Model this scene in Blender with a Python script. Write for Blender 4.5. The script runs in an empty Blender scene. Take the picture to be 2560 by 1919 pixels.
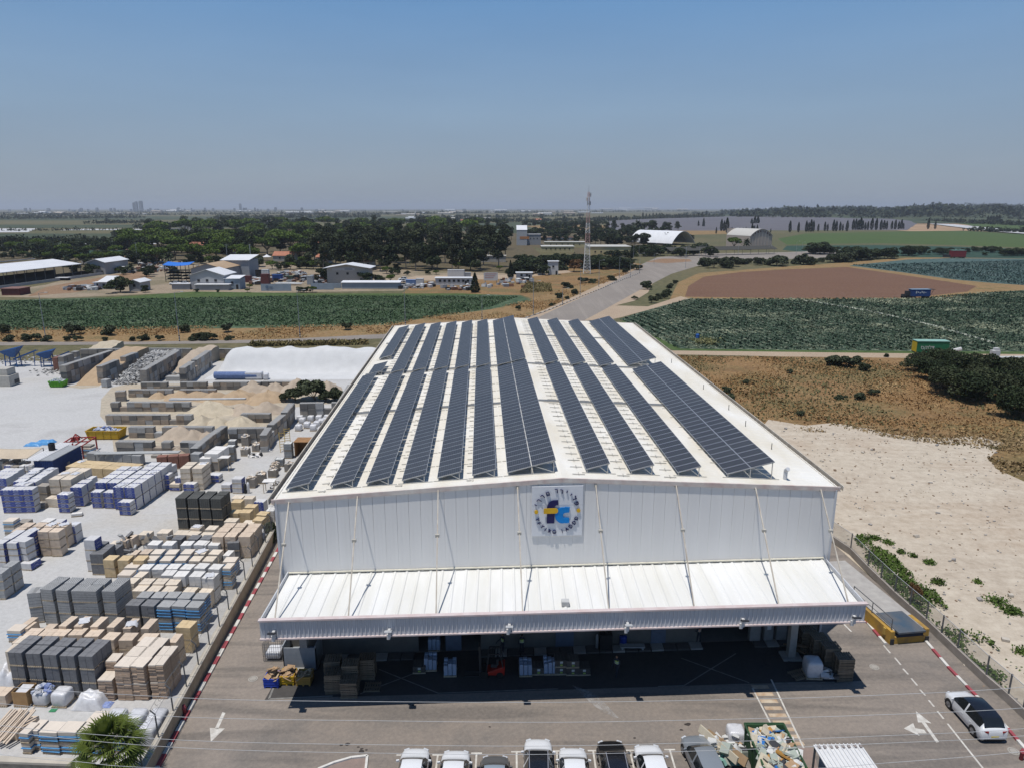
"""Builds a drone view over a tile warehouse with rooftop solar rows, its block yard and the farmland behind."""
SUN, SKY, EXPO, HAZE = 4.4, (1.0, 0.6, 1.0, .07), -0.1, 8e-5
import bpy, math, random
import numpy as np
from mathutils import Matrix, Vector
random.seed(7)
R = math.radians
SC = bpy.context.scene
COL = SC.collection

# ---------------------------------------------------------------- survey camera (photo pixels 2560 x 1919 -> metres)
FPX, CAM_H, HORIZON = 1775.0, 35.0, 521.0
PITCH = math.atan((1919 / 2 - HORIZON) / FPX)
VIEWS = dict(A=(0,1100,6.32),B=(350,1100,6.32),C=(180,1320,6.32),D=(430,1300,8.193),E=(0,1500,6.32),F=(300,1480,8.288),
    G=(0,1680,4.809),H=(0,1280,7.535),I=(0,840,6.32),J=(350,840,3.881),K=(560,1000,6.377),L=(680,780,3.6036),
    M=(1200,780,2.9105),N=(2000,1300,2.679),Q=(1640,1550,4.254),R=(650,1590,6.32),S=(1040,1580,4.254),T=(2160,720,4.605),
    U=(1200,520,4.254),V=(1700,480,5.144),W=(2080,480,4.608),X=(0,620,5.267),Y=(400,600,5.267),O=(800,620,5.267),
    P6=(600,1480,2.765),P7=(1380,1480,2.765),P5=(0,1300,2.679),P4=(0,820,3.16),D0=(0,0,0.8641),
    z1=(0,440,2.572),z2=(860,440,2.572),z3=(1700,440,2.572),z8=(1760,840,1.536),
    c4=(980,1760,4.608),c5=(1460,1760,4.254),S1=(0,0,1.0),z3a=(660,1180,2.99),z4a=(1380,1180,2.765))
def ray(v, x, y):
    a, b, s = VIEWS[v]
    X, Y = a + x / s, b + y / s
    p, q = (X - 1280) / FPX, -(Y - 959.5) / FPX
    c, n = math.cos(PITCH), math.sin(PITCH)
    return Vector((p, c + q * n, -n + q * c))
def at(v, x, y, z=0.0):
    """the place at height z that the survey reading (x, y) of view v falls on"""
    d = ray(v, x, y)
    t = (z - CAM_H) / d.z
    return Vector((d.x * t, d.y * t, z))
def atY(v, x, y, Y):
    d = ray(v, x, y); t = Y / d.y
    return Vector((d.x * t, Y, CAM_H + d.z * t))
def screen_x(p):
    return p.x / (p.y * math.cos(PITCH) - (p.z - CAM_H) * math.sin(PITCH))

# ---------------------------------------------------------------- mesh builder
class MB:
    def __init__(s): s.v = []; s.f = []; s.m = []; s.T = Matrix.Identity(4)
    def add(s, vs, fs, m=0):
        n = len(s.v)
        s.v += [tuple(s.T @ Vector(p)) for p in vs]
        s.f += [tuple(n + i for i in f) for f in fs]
        s.m += [m] * len(fs)
    def box(s, x0, y0, z0, x1, y1, z1, m=0):
        s.add([(x0,y0,z0),(x1,y0,z0),(x1,y1,z0),(x0,y1,z0),(x0,y0,z1),(x1,y0,z1),(x1,y1,z1),(x0,y1,z1)],
              [(0,3,2,1),(4,5,6,7),(0,1,5,4),(1,2,6,5),(2,3,7,6),(3,0,4,7)], m)
    def cbox(s, x, y, z, sx, sy, sz, m=0, rz=0, rx=0, ry=0):
        T = s.T
        s.T = T @ Matrix.Translation((x, y, z)) @ Matrix.Rotation(rz,4,'Z') @ Matrix.Rotation(ry,4,'Y') @ Matrix.Rotation(rx,4,'X')
        s.box(-sx/2,-sy/2,-sz/2,sx/2,sy/2,sz/2,m); s.T = T
    def quad(s, a, b, c, d, m=0): s.add([a,b,c,d],[(0,1,2,3)],m)
    def poly(s, ps, m=0): s.add(ps,[tuple(range(len(ps)))],m)
    def prism(s, ps, z0, z1, m=0, mtop=None):
        n = len(ps)
        a = sum(ps[i][0]*ps[(i+1)%n][1]-ps[(i+1)%n][0]*ps[i][1] for i in range(n))
        if a < 0: ps = ps[::-1]
        s.add([(p[0],p[1],z0) for p in ps]+[(p[0],p[1],z1) for p in ps],
              [(i,(i+1)%n,n+(i+1)%n,n+i) for i in range(n)]+[tuple(range(n-1,-1,-1))], m)
        s.add([(p[0],p[1],z1) for p in ps],[tuple(range(n))], m if mtop is None else mtop)
    def tube(s, p, q, r, n=6, m=0, r2=None, caps=True):
        p, q = Vector(p), Vector(q); d = q - p
        if d.length < 1e-6: return
        z = d.normalized(); x = z.orthogonal().normalized(); y = z.cross(x)
        r2 = r if r2 is None else r2
        vs = []
        for c, rr in ((p, r), (q, r2)):
            for i in range(n):
                a = 2*math.pi*i/n
                vs.append(c + x*(rr*math.cos(a)) + y*(rr*math.sin(a)))
        fs = [(i,(i+1)%n,n+(i+1)%n,n+i) for i in range(n)]
        if caps: fs += [tuple(range(n-1,-1,-1)), tuple(range(n,2*n))]
        s.add(vs, fs, m)
    def bar(s, p, q, w, h, m=0):
        """rectangular bar from p to q"""
        p, q = Vector(p), Vector(q); d = (q-p); z = d.normalized()
        up = Vector((0,0,1)) if abs(z.z) < .95 else Vector((0,1,0))
        x = z.cross(up).normalized(); y = x.cross(z)
        vs = [c + x*(a*w/2) + y*(b*h/2) for c in (p,q) for a,b in ((-1,-1),(1,-1),(1,1),(-1,1))]
        s.add(vs,[(0,1,2,3),(7,6,5,4),(0,4,5,1),(1,5,6,2),(2,6,7,3),(3,7,4,0)],m)
    def path(s, pts, r, n=5, m=0):
        for a, b in zip(pts, pts[1:]): s.tube(a, b, r, n, m, caps=False)
    def grid(s, nu, nv, fn, m=0):
        vs = [fn(i/nu, j/nv) for j in range(nv+1) for i in range(nu+1)]
        s.add(vs,[(j*(nu+1)+i,j*(nu+1)+i+1,(j+1)*(nu+1)+i+1,(j+1)*(nu+1)+i) for j in range(nv) for i in range(nu)],m)
    def lathe(s, prof, n=12, m=0, c=(0,0,0)):
        vs = [(c[0]+r*math.cos(2*math.pi*i/n), c[1]+r*math.sin(2*math.pi*i/n), c[2]+z) for r, z in prof for i in range(n)]
        s.add(vs,[(k*n+i,k*n+(i+1)%n,(k+1)*n+(i+1)%n,(k+1)*n+i) for k in range(len(prof)-1) for i in range(n)],m)
    def mesh(s, name, mats, smooth=False):
        me = bpy.data.meshes.new(name)
        me.from_pydata(s.v, [], s.f)
        for m in (mats if isinstance(mats,(list,tuple)) else [mats]): me.materials.append(m)
        me.polygons.foreach_set('material_index', s.m)
        if smooth: me.polygons.foreach_set('use_smooth', [True]*len(s.f))
        me.update(); return me
    def build(s, name, mats, parent=None, loc=None, rz=0, smooth=False, bevel=0):
        o = place(s.mesh(name, mats, smooth), name, parent, loc, rz)
        if bevel:
            b = o.modifiers.new('bevel','BEVEL'); b.width = bevel; b.segments = 2; b.limit_method = 'ANGLE'
        return o
def place(me, name, parent=None, loc=None, rz=0, scale=None):
    o = bpy.data.objects.new(name, me); COL.objects.link(o)
    if loc is not None: o.location = loc
    o.rotation_euler = (0,0,rz)
    if scale is not None: o.scale = scale if hasattr(scale,'__len__') else (scale,)*3
    o.parent = parent
    return o
def tag(o, label=None, cat=None, group=None, kind=None):
    if label: o['label'] = label
    if cat: o['category'] = cat
    if group: o['group'] = group
    if kind: o['kind'] = kind
    return o
def thing(name, label, cat, loc=(0,0,0), rz=0, group=None):
    return tag(place(None, name, None, loc, rz), label, cat, group)
KIDS = {}
def copy_tree(o, parent=None):
    c = o.copy(); COL.objects.link(c); c.parent = parent
    for ch in KIDS.setdefault(o.name, list(o.children)): copy_tree(ch, c)
    return c
ORD = 'first second third fourth fifth sixth seventh eighth ninth tenth eleventh twelfth thirteenth fourteenth fifteenth sixteenth seventeenth eighteenth nineteenth'.split()
def nth(i):
    if i < 19: return ORD[i]
    t, u = divmod(i+1, 10)
    tens = ['','','twent','thirt','fort','fift','sixt','sevent','eight','ninet']
    return tens[t]+'ieth' if u == 0 else tens[t]+'y-'+ORD[u-1]
def from_left(objs, fmt, cat, group=None):
    """labels for look-alikes: their order from the left of the row they stand in"""
    objs = sorted(objs, key=lambda o: screen_x(o.location))
    for i, o in enumerate(objs):
        w = 'leftmost' if i == 0 else 'rightmost' if i == len(objs)-1 else nth(i)+' from left'
        tag(o, fmt.replace('#', w), cat, group)

# ---------------------------------------------------------------- leaves
def leaf_mesh(name, P, S, seed, mats, up=0.0, aspect=1.0, mi=None):
    """one small folded leaf-clump quad at every point P, of size S"""
    rng = np.random.default_rng(seed)
    P = np.asarray(P, float); n = len(P); S = np.broadcast_to(np.asarray(S, float), (n,))
    N = rng.normal(size=(n,3)); N[:,2] += up; N /= np.linalg.norm(N,axis=1)[:,None]
    A = np.cross(N, rng.normal(size=(n,3))); A /= np.linalg.norm(A,axis=1)[:,None]
    B = np.cross(N, A)
    S = (S*rng.uniform(.6,1.25,n))[:,None]
    bend = N*S*.22
    V = np.empty((n,4,3))
    V[:,0] = P - A*S*.5 - B*S*.35*aspect; V[:,1] = P + A*S*.1 - B*S*.5*aspect + bend
    V[:,2] = P + A*S*.5 + B*S*.3*aspect; V[:,3] = P - A*S*.15 + B*S*.5*aspect + bend
    me = bpy.data.meshes.new(name)
    me.vertices.add(4*n); me.loops.add(4*n); me.polygons.add(n)
    me.vertices.foreach_set('co', V.ravel())
    me.loops.foreach_set('vertex_index', np.arange(4*n))
    me.polygons.foreach_set('loop_start', np.arange(n)*4)
    me.polygons.foreach_set('loop_total', np.full(n,4))
    for m in (mats if isinstance(mats,(list,tuple)) else [mats]): me.materials.append(m)
    if mi is not None: me.polygons.foreach_set('material_index', np.asarray(mi, dtype=np.int32))
    me.update(); me.validate()
    return me
# ---------------------------------------------------------------- materials
MATS = {}
def _new(name):
    m = bpy.data.materials.new(name); m.use_nodes = True
    nt = m.node_tree; b = nt.nodes['Principled BSDF']
    return m, nt, b
def ramp(nt, fac, stops, interp='LINEAR'):
    r = nt.nodes.new('ShaderNodeValToRGB'); r.color_ramp.interpolation = interp
    e = r.color_ramp.elements
    while len(e) < len(stops): e.new(.5)
    for k, (p, c) in enumerate(stops):
        e[k].position = p; e[k].color = (*c, 1) if len(c) == 3 else c
    nt.links.new(fac, r.inputs[0]); return r.outputs[0]
def noise(nt, vec, scale, detail=4, rough=.6, dist=0):
    n = nt.nodes.new('ShaderNodeTexNoise'); n.inputs['Scale'].default_value = scale
    n.inputs['Detail'].default_value = detail; n.inputs['Roughness'].default_value = rough; n.inputs['Distortion'].default_value = dist
    nt.links.new(vec, n.inputs['Vector']); return n.outputs['Fac']
def mixc(nt, f, a, b, mode='MIX'):
    n = nt.nodes.new('ShaderNodeMix'); n.data_type = 'RGBA'; n.blend_type = mode
    for s, v in ((n.inputs[0], f), (n.inputs[6], a), (n.inputs[7], b)):
        if hasattr(v, 'links'): nt.links.new(v, s)
        elif isinstance(v, (int, float)): s.default_value = v
        else: s.default_value = (*v, 1)
    return n.outputs[2]
def math_(nt, op, a, b=0.0, c=None):
    n = nt.nodes.new('ShaderNodeMath'); n.operation = op
    for s, v in zip(n.inputs, (a, b, c)):
        if v is None: continue
        if hasattr(v, 'links'): nt.links.new(v, s)
        else: s.default_value = v
    return n.outputs[0]
def mapped(nt, vec, scale=(1,1,1), rot=(0,0,0)):
    n = nt.nodes.new('ShaderNodeMapping'); n.inputs['Scale'].default_value = scale; n.inputs['Rotation'].default_value = rot
    nt.links.new(vec, n.inputs[0]); return n.outputs[0]
def coords(nt, world=False):
    if world: return nt.nodes.new('ShaderNodeNewGeometry').outputs['Position']
    return nt.nodes.new('ShaderNodeTexCoord').outputs['Object']
def bumped(nt, b, h, strength, dist=.05):
    n = nt.nodes.new('ShaderNodeBump'); n.inputs['Strength'].default_value = strength; n.inputs['Distance'].default_value = dist
    nt.links.new(h, n.inputs['Height']); nt.links.new(n.outputs[0], b.inputs['Normal'])
def M(name, c, c2=None, rough=.8, scale=2.0, rnd=.12, metal=0, spec=.3, bump=0, stretch=(1,1,1), coat=0, alpha=1):
    """painted / plain material: two close tones mixed by noise, and a little random value per object"""
    if name in MATS: return MATS[name]
    m, nt, b = _new(name)
    if c2 is None: c2 = tuple(x*.78 for x in c)
    co = mapped(nt, coords(nt), stretch)
    n = noise(nt, co, scale, 5)
    col = ramp(nt, n, [(.3, c), (.7, c2)])
    if rnd:
        oi = nt.nodes.new('ShaderNodeObjectInfo')
        k = math_(nt, 'MULTIPLY_ADD', oi.outputs['Random'], 2*rnd, 1-rnd)
        col = mixc(nt, 1.0, col, _gray(nt, k), 'MULTIPLY')
    nt.links.new(col, b.inputs['Base Color'])
    b.inputs['Roughness'].default_value = rough; b.inputs['Metallic'].default_value = metal
    b.inputs['Specular IOR Level'].default_value = spec; b.inputs['Coat Weight'].default_value = coat
    if alpha < 1: b.inputs['Alpha'].default_value = alpha
    if bump: bumped(nt, b, noise(nt, co, scale*6, 4), bump, .03)
    MATS[name] = m; return m
def _gray(nt, k):
    n = nt.nodes.new('ShaderNodeCombineColor')
    for i in range(3): nt.links.new(k, n.inputs[i])
    return n.outputs[0]
def leafmat(name, c1, c2, c3, scale=.35, rnd=.2):
    if name in MATS: return MATS[name]
    m, nt, b = _new(name)
    co = coords(nt)
    col = ramp(nt, noise(nt, co, scale, 6, .7), [(.32, c1), (.5, c2), (.68, c3)])
    oi = nt.nodes.new('ShaderNodeObjectInfo')
    k = math_(nt, 'MULTIPLY_ADD', oi.outputs['Random'], 2*rnd, 1-rnd)
    col = mixc(nt, 1.0, col, _gray(nt, k), 'MULTIPLY')
    nt.links.new(col, b.inputs['Base Color'])
    b.inputs['Roughness'].default_value = .75; b.inputs['Specular IOR Level'].default_value = .15
    MATS[name] = m; return m
def ground(name, stops, scale, fine=None, fscale=3.0, famt=.5, rough=.95, patch=None, pscale=.01, streak=None, bump=0, rot=0, fstretch=(1,1,1)):
    """ground cover in world metres: broad noise ramp, optional second broad colour, fine speckle and streaks (stretched noise)"""
    m, nt, b = _new(name)
    co = coords(nt, True)
    col = ramp(nt, noise(nt, co, scale, 6, .65), stops)
    if patch:
        f = ramp(nt, noise(nt, co, pscale, 4, .6), [(patch[0], (0,0,0)), (patch[1], (1,1,1))])
        col = mixc(nt, f, col, patch[2])
    if streak:
        sc, c, amt, lo, hi = streak
        f = ramp(nt, noise(nt, mapped(nt, co, sc, (0,0,rot)), 1.0, 4, .6, .4), [(lo, (0,0,0)), (hi, (amt,)*3)])
        col = mixc(nt, f, col, c)
    fn = None
    if fine:
        fn = noise(nt, mapped(nt, co, fstretch, (0,0,rot)), fscale, 5, .75)
        f = ramp(nt, fn, fine)
        col = mixc(nt, famt, col, f)
    nt.links.new(col, b.inputs['Base Color']); b.inputs['Roughness'].default_value = rough
    b.inputs['Specular IOR Level'].default_value = .15
    if bump and fn is not None: bumped(nt, b, fn, bump, .15)
    MATS[name] = m; return m
# ---------------------------------------------------------------- ground, roads, fields (kind: structure)
LAYER = {}
def sheet(name, pts, z, mat, cat=None):
    """pts: (view, x, y) survey readings or plain (X, Y) metres"""
    ps = [(at(*p) if isinstance(p[0], str) else Vector((p[0], p[1], 0))) for p in pts]
    mb = MB(); mb.poly([(p.x, p.y, 0) for p in ps])
    me = mb.mesh(name, mat)
    if me.polygons[0].normal.z < 0: me.flip_normals()
    o = place(me, name, None, (0,0,z)); o['kind'] = 'structure'
    return o
g_base = ground('mixed_farmland', [(.3,(.085,.085,.045)),(.5,(.14,.12,.065)),(.7,(.055,.065,.035))], .012,
    fine=[(.35,(.04,.045,.025)),(.5,(.12,.105,.055)),(.65,(.22,.18,.10))], fscale=.35, famt=.45, patch=(.42,.58,(.075,.085,.04)), pscale=.0045)
g_yard = ground('dusty_concrete', [(.35,(.41,.405,.39)),(.5,(.47,.465,.45)),(.62,(.36,.35,.335))], .06,
    fine=[(.38,(.34,.33,.32)),(.6,(.49,.48,.465))], fscale=2.2, famt=.4, patch=(.52,.66,(.42,.375,.305)), pscale=.035,
    streak=((.03,.35,1),(.46,.45,.44),.8,.5,.6), rot=.35)
g_asph = ground('worn_asphalt', [(.35,(.195,.172,.152)),(.5,(.24,.203,.172)),(.62,(.155,.142,.13))], .09,
    fine=[(.32,(.13,.12,.11)),(.5,(.215,.185,.158)),(.68,(.30,.26,.22))], fscale=3.5, famt=.4, patch=(.50,.62,(.275,.235,.20)), pscale=.055,
    streak=((.05,.5,1),(.10,.092,.086),.75,.5,.62), rot=-.5)
g_sand = ground('pale_sand', [(.36,(.41,.355,.28)),(.5,(.46,.40,.32)),(.64,(.36,.30,.235))], .07,
    fine=[(.36,(.33,.27,.20)),(.5,(.46,.39,.305)),(.64,(.56,.49,.39))], fscale=.9, famt=.45, patch=(.5,.66,(.37,.29,.215)), pscale=.06,
    streak=((.05,.6,1),(.52,.46,.375),.6,.5,.64), rot=.5, bump=.5)
g_dry = ground('dry_grass', [(.36,(.19,.105,.048)),(.48,(.25,.15,.068)),(.58,(.15,.09,.042)),(.68,(.085,.078,.034))], .08,
    fine=[(.34,(.11,.075,.035)),(.5,(.215,.13,.06)),(.66,(.36,.25,.125))], fscale=1.2, famt=.5, patch=(.48,.62,(.105,.105,.045)), pscale=.05, bump=.6)
g_track = ground('dirt_track', [(.3,(.36,.285,.205)),(.7,(.29,.225,.16))], .1, fine=[(.4,(.3,.2,.13)),(.6,(.5,.4,.3))], fscale=2, famt=.35)
g_road = ground('road_asphalt', [(.3,(.225,.195,.165)),(.7,(.18,.155,.135))], .05, fine=[(.4,(.22,.2,.18)),(.6,(.34,.31,.28))], fscale=2, famt=.3,
    streak=((.3,.02,1),(.28,.245,.21),.6,.5,.65), rot=.3)
g_cab = ground('cabbage_leaves', [(.3,(.022,.042,.024)),(.5,(.035,.058,.036)),(.72,(.06,.08,.046))], .035,
    fine=[(.40,(.012,.022,.014)),(.5,(.04,.064,.042)),(.56,(.12,.15,.105)),(.63,(.40,.40,.29))], fscale=.55, famt=.8, bump=.8, rot=-.35, fstretch=(.8,1.2,1))
g_crop = ground('green_crop', [(.3,(.035,.07,.03)),(.55,(.05,.09,.035)),(.75,(.06,.085,.04))], .02,
    fine=[(.40,(.018,.035,.018)),(.5,(.06,.095,.05)),(.57,(.12,.155,.10)),(.65,(.22,.25,.18))], fscale=.5, famt=.75, bump=.8, rot=.1, fstretch=(.7,1.3,1))
g_teal = ground('bluegreen_crop', [(.3,(.05,.088,.08)),(.7,(.07,.105,.095))], .02,
    fine=[(.36,(.02,.045,.042)),(.5,(.06,.1,.095)),(.64,(.15,.2,.185))], fscale=.42, famt=.75, bump=.7)
g_plough = ground('ploughed_soil', [(.3,(.125,.066,.042)),(.7,(.155,.085,.055))], .02,
    fine=[(.38,(.085,.045,.03)),(.6,(.2,.118,.078))], fscale=1.0, famt=.5, streak=((.012,.5,1),(.19,.12,.075),.7,.5,.65), rot=-.22, bump=.5)
g_meadow = ground('bright_meadow', [(.3,(.05,.085,.025)),(.7,(.075,.11,.03))], .02, fine=[(.4,(.03,.055,.018)),(.6,(.1,.135,.05))], fscale=.4, famt=.5)
g_deep = ground('deep_green_crop', [(.3,(.025,.055,.04)),(.7,(.035,.07,.048))], .01, fine=[(.4,(.018,.04,.03)),(.6,(.05,.085,.06))], fscale=.3, famt=.5)
g_white = ground('plastic_cover', [(.3,(.5,.5,.5)),(.7,(.4,.4,.41))], .02)
g_farg = ground('far_orchard', [(.35,(.05,.07,.04)),(.55,(.085,.095,.055)),(.7,(.14,.13,.08))], .012, streak=((.002,.05,1),(.02,.035,.02),.9,.45,.6))
g_redsoil = ground('red_soil', [(.3,(.20,.115,.065)),(.7,(.26,.17,.105))], .06, fine=[(.4,(.15,.085,.05)),(.6,(.32,.23,.15))], fscale=.8, famt=.4)
g_verge = ground('dry_verge', [(.36,(.19,.115,.052)),(.5,(.26,.17,.08)),(.62,(.11,.10,.042))], .12,
    fine=[(.34,(.10,.075,.035)),(.5,(.235,.15,.07)),(.66,(.37,.27,.15))], fscale=1.3, famt=.5, bump=.5)
g_comp = ground('trodden_ground', [(.36,(.30,.235,.165)),(.5,(.24,.19,.135)),(.64,(.34,.28,.2))], .06, fine=[(.38,(.17,.135,.095)),(.6,(.36,.29,.21))], fscale=.7, famt=.45, patch=(.48,.6,(.115,.105,.055)), pscale=.03)
g_orch = ground('sapling_rows', [(.3,(.40,.27,.17)),(.7,(.34,.22,.14))], .02, streak=((.12,.004,1),(.1,.09,.05),.8,.5,.6), rot=.4)
D = lambda x, y: ('D0', x, y)

mb = MB(); mb.poly([(-26000,-60,0),(26000,-60,0),(26000,34000,0),(-26000,34000,0)])
tag(mb.build('ground', g_base, loc=(0,0,-.06)), kind='structure')
# right of the hall: dry slope, sand lot, track, fields
sheet('dry_grass_ground', [(24,150),(36,60),(40,20),(140,20),(150,130),D(2300,770),D(1455,770)], -.05, g_dry)
sheet('sand_lot_ground', [(27,90),(30,93),D(1660,905),D(1740,918),D(1800,912),D(1880,925),D(1930,938),D(2020,945),D(2110,940),D(2170,955),D(2140,985),D(2150,1010),D(2260,1060),(72,46),(47,20),(33,20),(35.6,58),(34.5,72),(29,84)], -.04, g_sand)
sheet('farm_track', [D(1440,765),D(1700,770),D(2212,776),D(2300,778),D(2300,768),D(2212,765),D(1950,763),D(1700,760),D(1450,757)], -.042, g_track)
sheet('track_verge', [D(1330,697),D(1455,757),D(1700,760),D(1950,763),D(2300,768),D(2300,758),D(1950,757),D(1700,755),D(1470,752),D(1360,690)], -.044, g_meadow)
sheet('cabbage_field', [D(1340,689),D(1470,753),D(1700,756),D(1950,758),D(2300,760),D(2300,628),D(2212,627),D(2130,632),D(2060,642),D(1970,645),D(1700,646),D(1490,645),D(1440,655)], -.043, g_cab)
sheet('ploughed_field', [D(1480,641),D(1487,618),D(1520,598),D(1600,588),D(1700,582),D(1830,577),D(1920,590),D(2010,603),D(2110,618),D(2090,630),D(1970,643),D(1700,644)], -.041, g_plough)
sheet('field_margin', [D(1440,660),D(1465,610),D(1510,590),D(1700,576),D(1845,566),D(1960,557),D(2300,555),D(2300,624),D(2212,627),D(2060,644),D(1490,648)], -.046, g_verge)
sheet('bluegreen_field', [D(1835,574),D(1960,561),D(2050,558),D(2300,560),D(2300,622),D(2150,612),D(2060,604),D(1960,590)], -.041, g_teal)
sheet('teal_strip_field', [D(1700,531),D(1900,530),D(2060,533),D(2300,541),D(2300,560),D(2000,556),D(1760,548),D(1690,540)], -.04, g_deep)
sheet('upper_green_field', [D(1680,516),D(1740,505),D(1960,500),D(2080,499),D(2300,512),D(2300,538),D(2060,530),D(1900,526),D(1760,527),D(1700,529)], -.03, g_meadow)
sheet('stubble_field', [D(1440,500),D(1480,488),D(1560,486),D(1640,500),D(1650,508),D(1560,506),D(1480,508)], -.03, g_verge)
sheet('sapling_field', [D(1880,492),D(1930,468),D(2090,486),D(2130,499),D(1960,500)], -.03, g_orch)
sheet('hillside_meadow', [D(1930,468),D(2010,466),D(2212,485),D(2240,500),D(2130,499),D(2090,486)], -.025, g_meadow)
sheet('mid_green_field', [D(985,484),D(1180,478),D(1240,482),D(1180,492),D(1130,505),D(1000,500)], -.03, g_farg)
sheet('mid_stubble_field', [D(1130,489),D(1250,482),D(1330,490),D(1310,500),D(1200,498)], -.025, g_verge)
fpth = [at('z8',265,118),at('z8',320,165),at('z8',345,195),at('z8',400,225),at('z8',470,245),at('z8',560,260)]
mb = MB(); lft = []; rgt = []
for i, c in enumerate(fpth):
    d = (fpth[min(i+1,5)]-fpth[max(i-1,0)]).normalized(); n = Vector((-d.y,d.x,0))*.7; lft.append(c+n); rgt.append(c-n)
for i in range(5): mb.quad(*[(q.x,q.y,0) for q in (rgt[i],rgt[i+1],lft[i+1],lft[i])])
tag(mb.build('worn_footpath', g_verge, loc=(0,0,-.044)), kind='structure')
# left: crops, verges, yards
sheet('green_crop_field', [D(-60,650),D(300,641),D(700,637),D(1060,636),D(1125,639),D(1150,650),D(1060,668),D(900,690),D(840,702),D(600,708),D(-60,714)], -.043, g_crop)
sheet('bright_grass_strip', [D(200,645),D(420,630),D(700,634),D(1000,634),D(1060,637),D(700,641),D(300,645)], -.04, g_meadow)
sheet('dry_verge_ground', [D(-60,706),D(600,702),D(840,696),D(900,685),D(1060,664),D(1140,648),D(1300,600),D(1400,570),D(1410,578),D(1260,640),D(1150,690),D(1080,704),D(900,705),D(840,725),D(600,735),D(300,740),D(-60,744)], -.05, g_verge)
sheet('weedy_ground', [D(860,640),D(1125,637),D(1150,645),D(1240,640),D(1400,572),D(1300,560),D(1150,565),D(900,610)], -.052, g_dry)
sheet('compound_ground', [D(-60,640),D(100,615),D(300,560),D(560,552),D(900,575),D(1180,578),D(1200,590),D(1100,602),D(900,608),D(870,628),D(560,633),D(350,634),D(120,644)], -.048, g_comp)
sheet('red_soil_ground', [D(100,620),D(300,585),D(330,600),D(160,632),D(60,640)], -.044, g_redsoil)
g_grove = ground('grove_soil', [(.35,(.06,.055,.03)),(.5,(.12,.09,.055)),(.65,(.045,.05,.022))], .08, fine=[(.4,(.05,.05,.025)),(.6,(.17,.13,.08))], fscale=.5, famt=.5)
sheet('grove_floor', [D(330,560),D(240,535),D(300,505),D(600,488),D(1100,490),D(1180,560),D(1100,591),D(900,584),D(700,578),D(560,568)], -.047, g_grove)
sheet('left_garden_ground', [D(-60,585),D(-60,548),D(300,540),D(330,560),D(280,580),D(120,600)], -.046, g_grove)
sheet('right_garden_ground', [D(1130,530),D(1130,492),D(1440,496),D(1500,520),D(1420,535),D(1300,560)], -.046, g_grove)
# far left bands
for i, (ya, yb, xa, xb, m, z) in enumerate([(533,541,-60,330,g_redsoil,.0),(541,556,50,340,g_deep,.0),(520,529,-60,330,g_farg,.02),(505,518,-60,560,g_farg,.04),
        (528,533,-60,140,g_white,.06),(526,530,160,250,g_white,.07),(526,529,265,330,g_white,.08),(495,498,130,320,g_white,.1),(497,500,360,460,g_white,.11),
        (486,493,-60,600,g_farg,.12),(488,490,350,560,g_white,.2),(478,481,460,640,g_white,.3),(482,485,560,620,g_white,.3),(468,476,-60,900,g_farg,.3),(494,503,-60,60,g_white,.1)]):
    sheet('far_field', [D(xa,yb),D(xb,yb-1),D(xb+20,ya),D(xa+30,ya)], z, m)
# sealed ground round the hall
yard_edge = lambda Y: -22.93 - (Y-37.9)*.085
sheet('yard_ground', [(-170,32),(yard_edge(32),32),(yard_edge(75),75),(-26.5,100),(-28.3,163),(-60,164),(-110,164),(-190,170)], -.004, g_yard)
sheet('forecourt_ground', [(yard_edge(20),20),(yard_edge(75),75),(-26.4,102),(-28,160),(-20,160),(-17,60),(26,60),(24,140),(29,140),(31,90),(34.6,70),(36.3,46),(36.6,20)], 0, g_asph)
g_floor = ground('shade_dark_floor', [(.35,(.075,.07,.066)),(.6,(.055,.052,.05))], .2, fine=[(.35,(.05,.047,.045)),(.65,(.09,.083,.078))], fscale=2.5, famt=.4)  # floor tone darkened to deepen the shade under the canopy
sheet('canopy_shade_floor', [('P6',170,742),('P6',640,722),('P6',1370,702),('P6',2200,672),('Q',20,704),('Q',300,694),('Q',850,672),('Q',1900,660),('Q',2190,640),(26.2,52.8),(-17.9,50.2)], .003, g_floor)
sheet('forecourt_front_ground', [(-60,-30),(-60,32.5),(-22.2,32.5),(-21.5,20.2),(36.6,20.2),(60,20),(60,-30)], -.002, g_asph)
sheet('access_road', [D(-80,747),D(300,744),D(600,740),D(830,731),D(850,727),D(850,720),D(820,722),D(600,733),D(300,738),D(-80,739)], -.03, g_road)
sheet('village_road', [D(1150,692),D(1200,668),D(1290,628),D(1362,588),D(1392,574),D(1420,568),D(1500,565),D(1540,567),D(1500,577),D(1450,592),D(1380,628),D(1300,672),D(1262,692)], -.028, g_road)
sheet('road_footpath', [D(1125,692),D(1250,636),D(1340,594),D(1380,575),D(1392,574),D(1362,588),D(1290,628),D(1200,668),D(1150,692)], -.024, g_track)
sheet('road_shoulder', [D(1262,692),D(1300,672),D(1380,628),D(1410,612),D(1400,632),D(1370,650),D(1330,660),D(1400,662),D(1470,640),D(1490,645),D(1420,664),D(1340,686),D(1310,692)], -.026, g_track)
sheet('roundabout_road', [D(1380,574),D(1420,556),D(1520,548),D(1700,545),D(1860,538),D(1930,545),D(1860,556),D(1700,560),D(1570,566),D(1500,570)], -.029, g_road)
sheet('roundabout_island', [D(1395,566),D(1430,559),D(1490,560),D(1495,565),D(1440,569)], -.02, g_redsoil)
sheet('compound_road', [D(860,605),D(900,596),D(1100,594),D(1220,583),D(1240,588),D(1110,602),D(960,606)], -.04, g_track)
sheet('highway', [D(2005,484),D(2060,486),D(2160,496),D(2260,505),D(2260,511),D(2150,502),D(2050,490)], 1.2, g_white)

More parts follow.
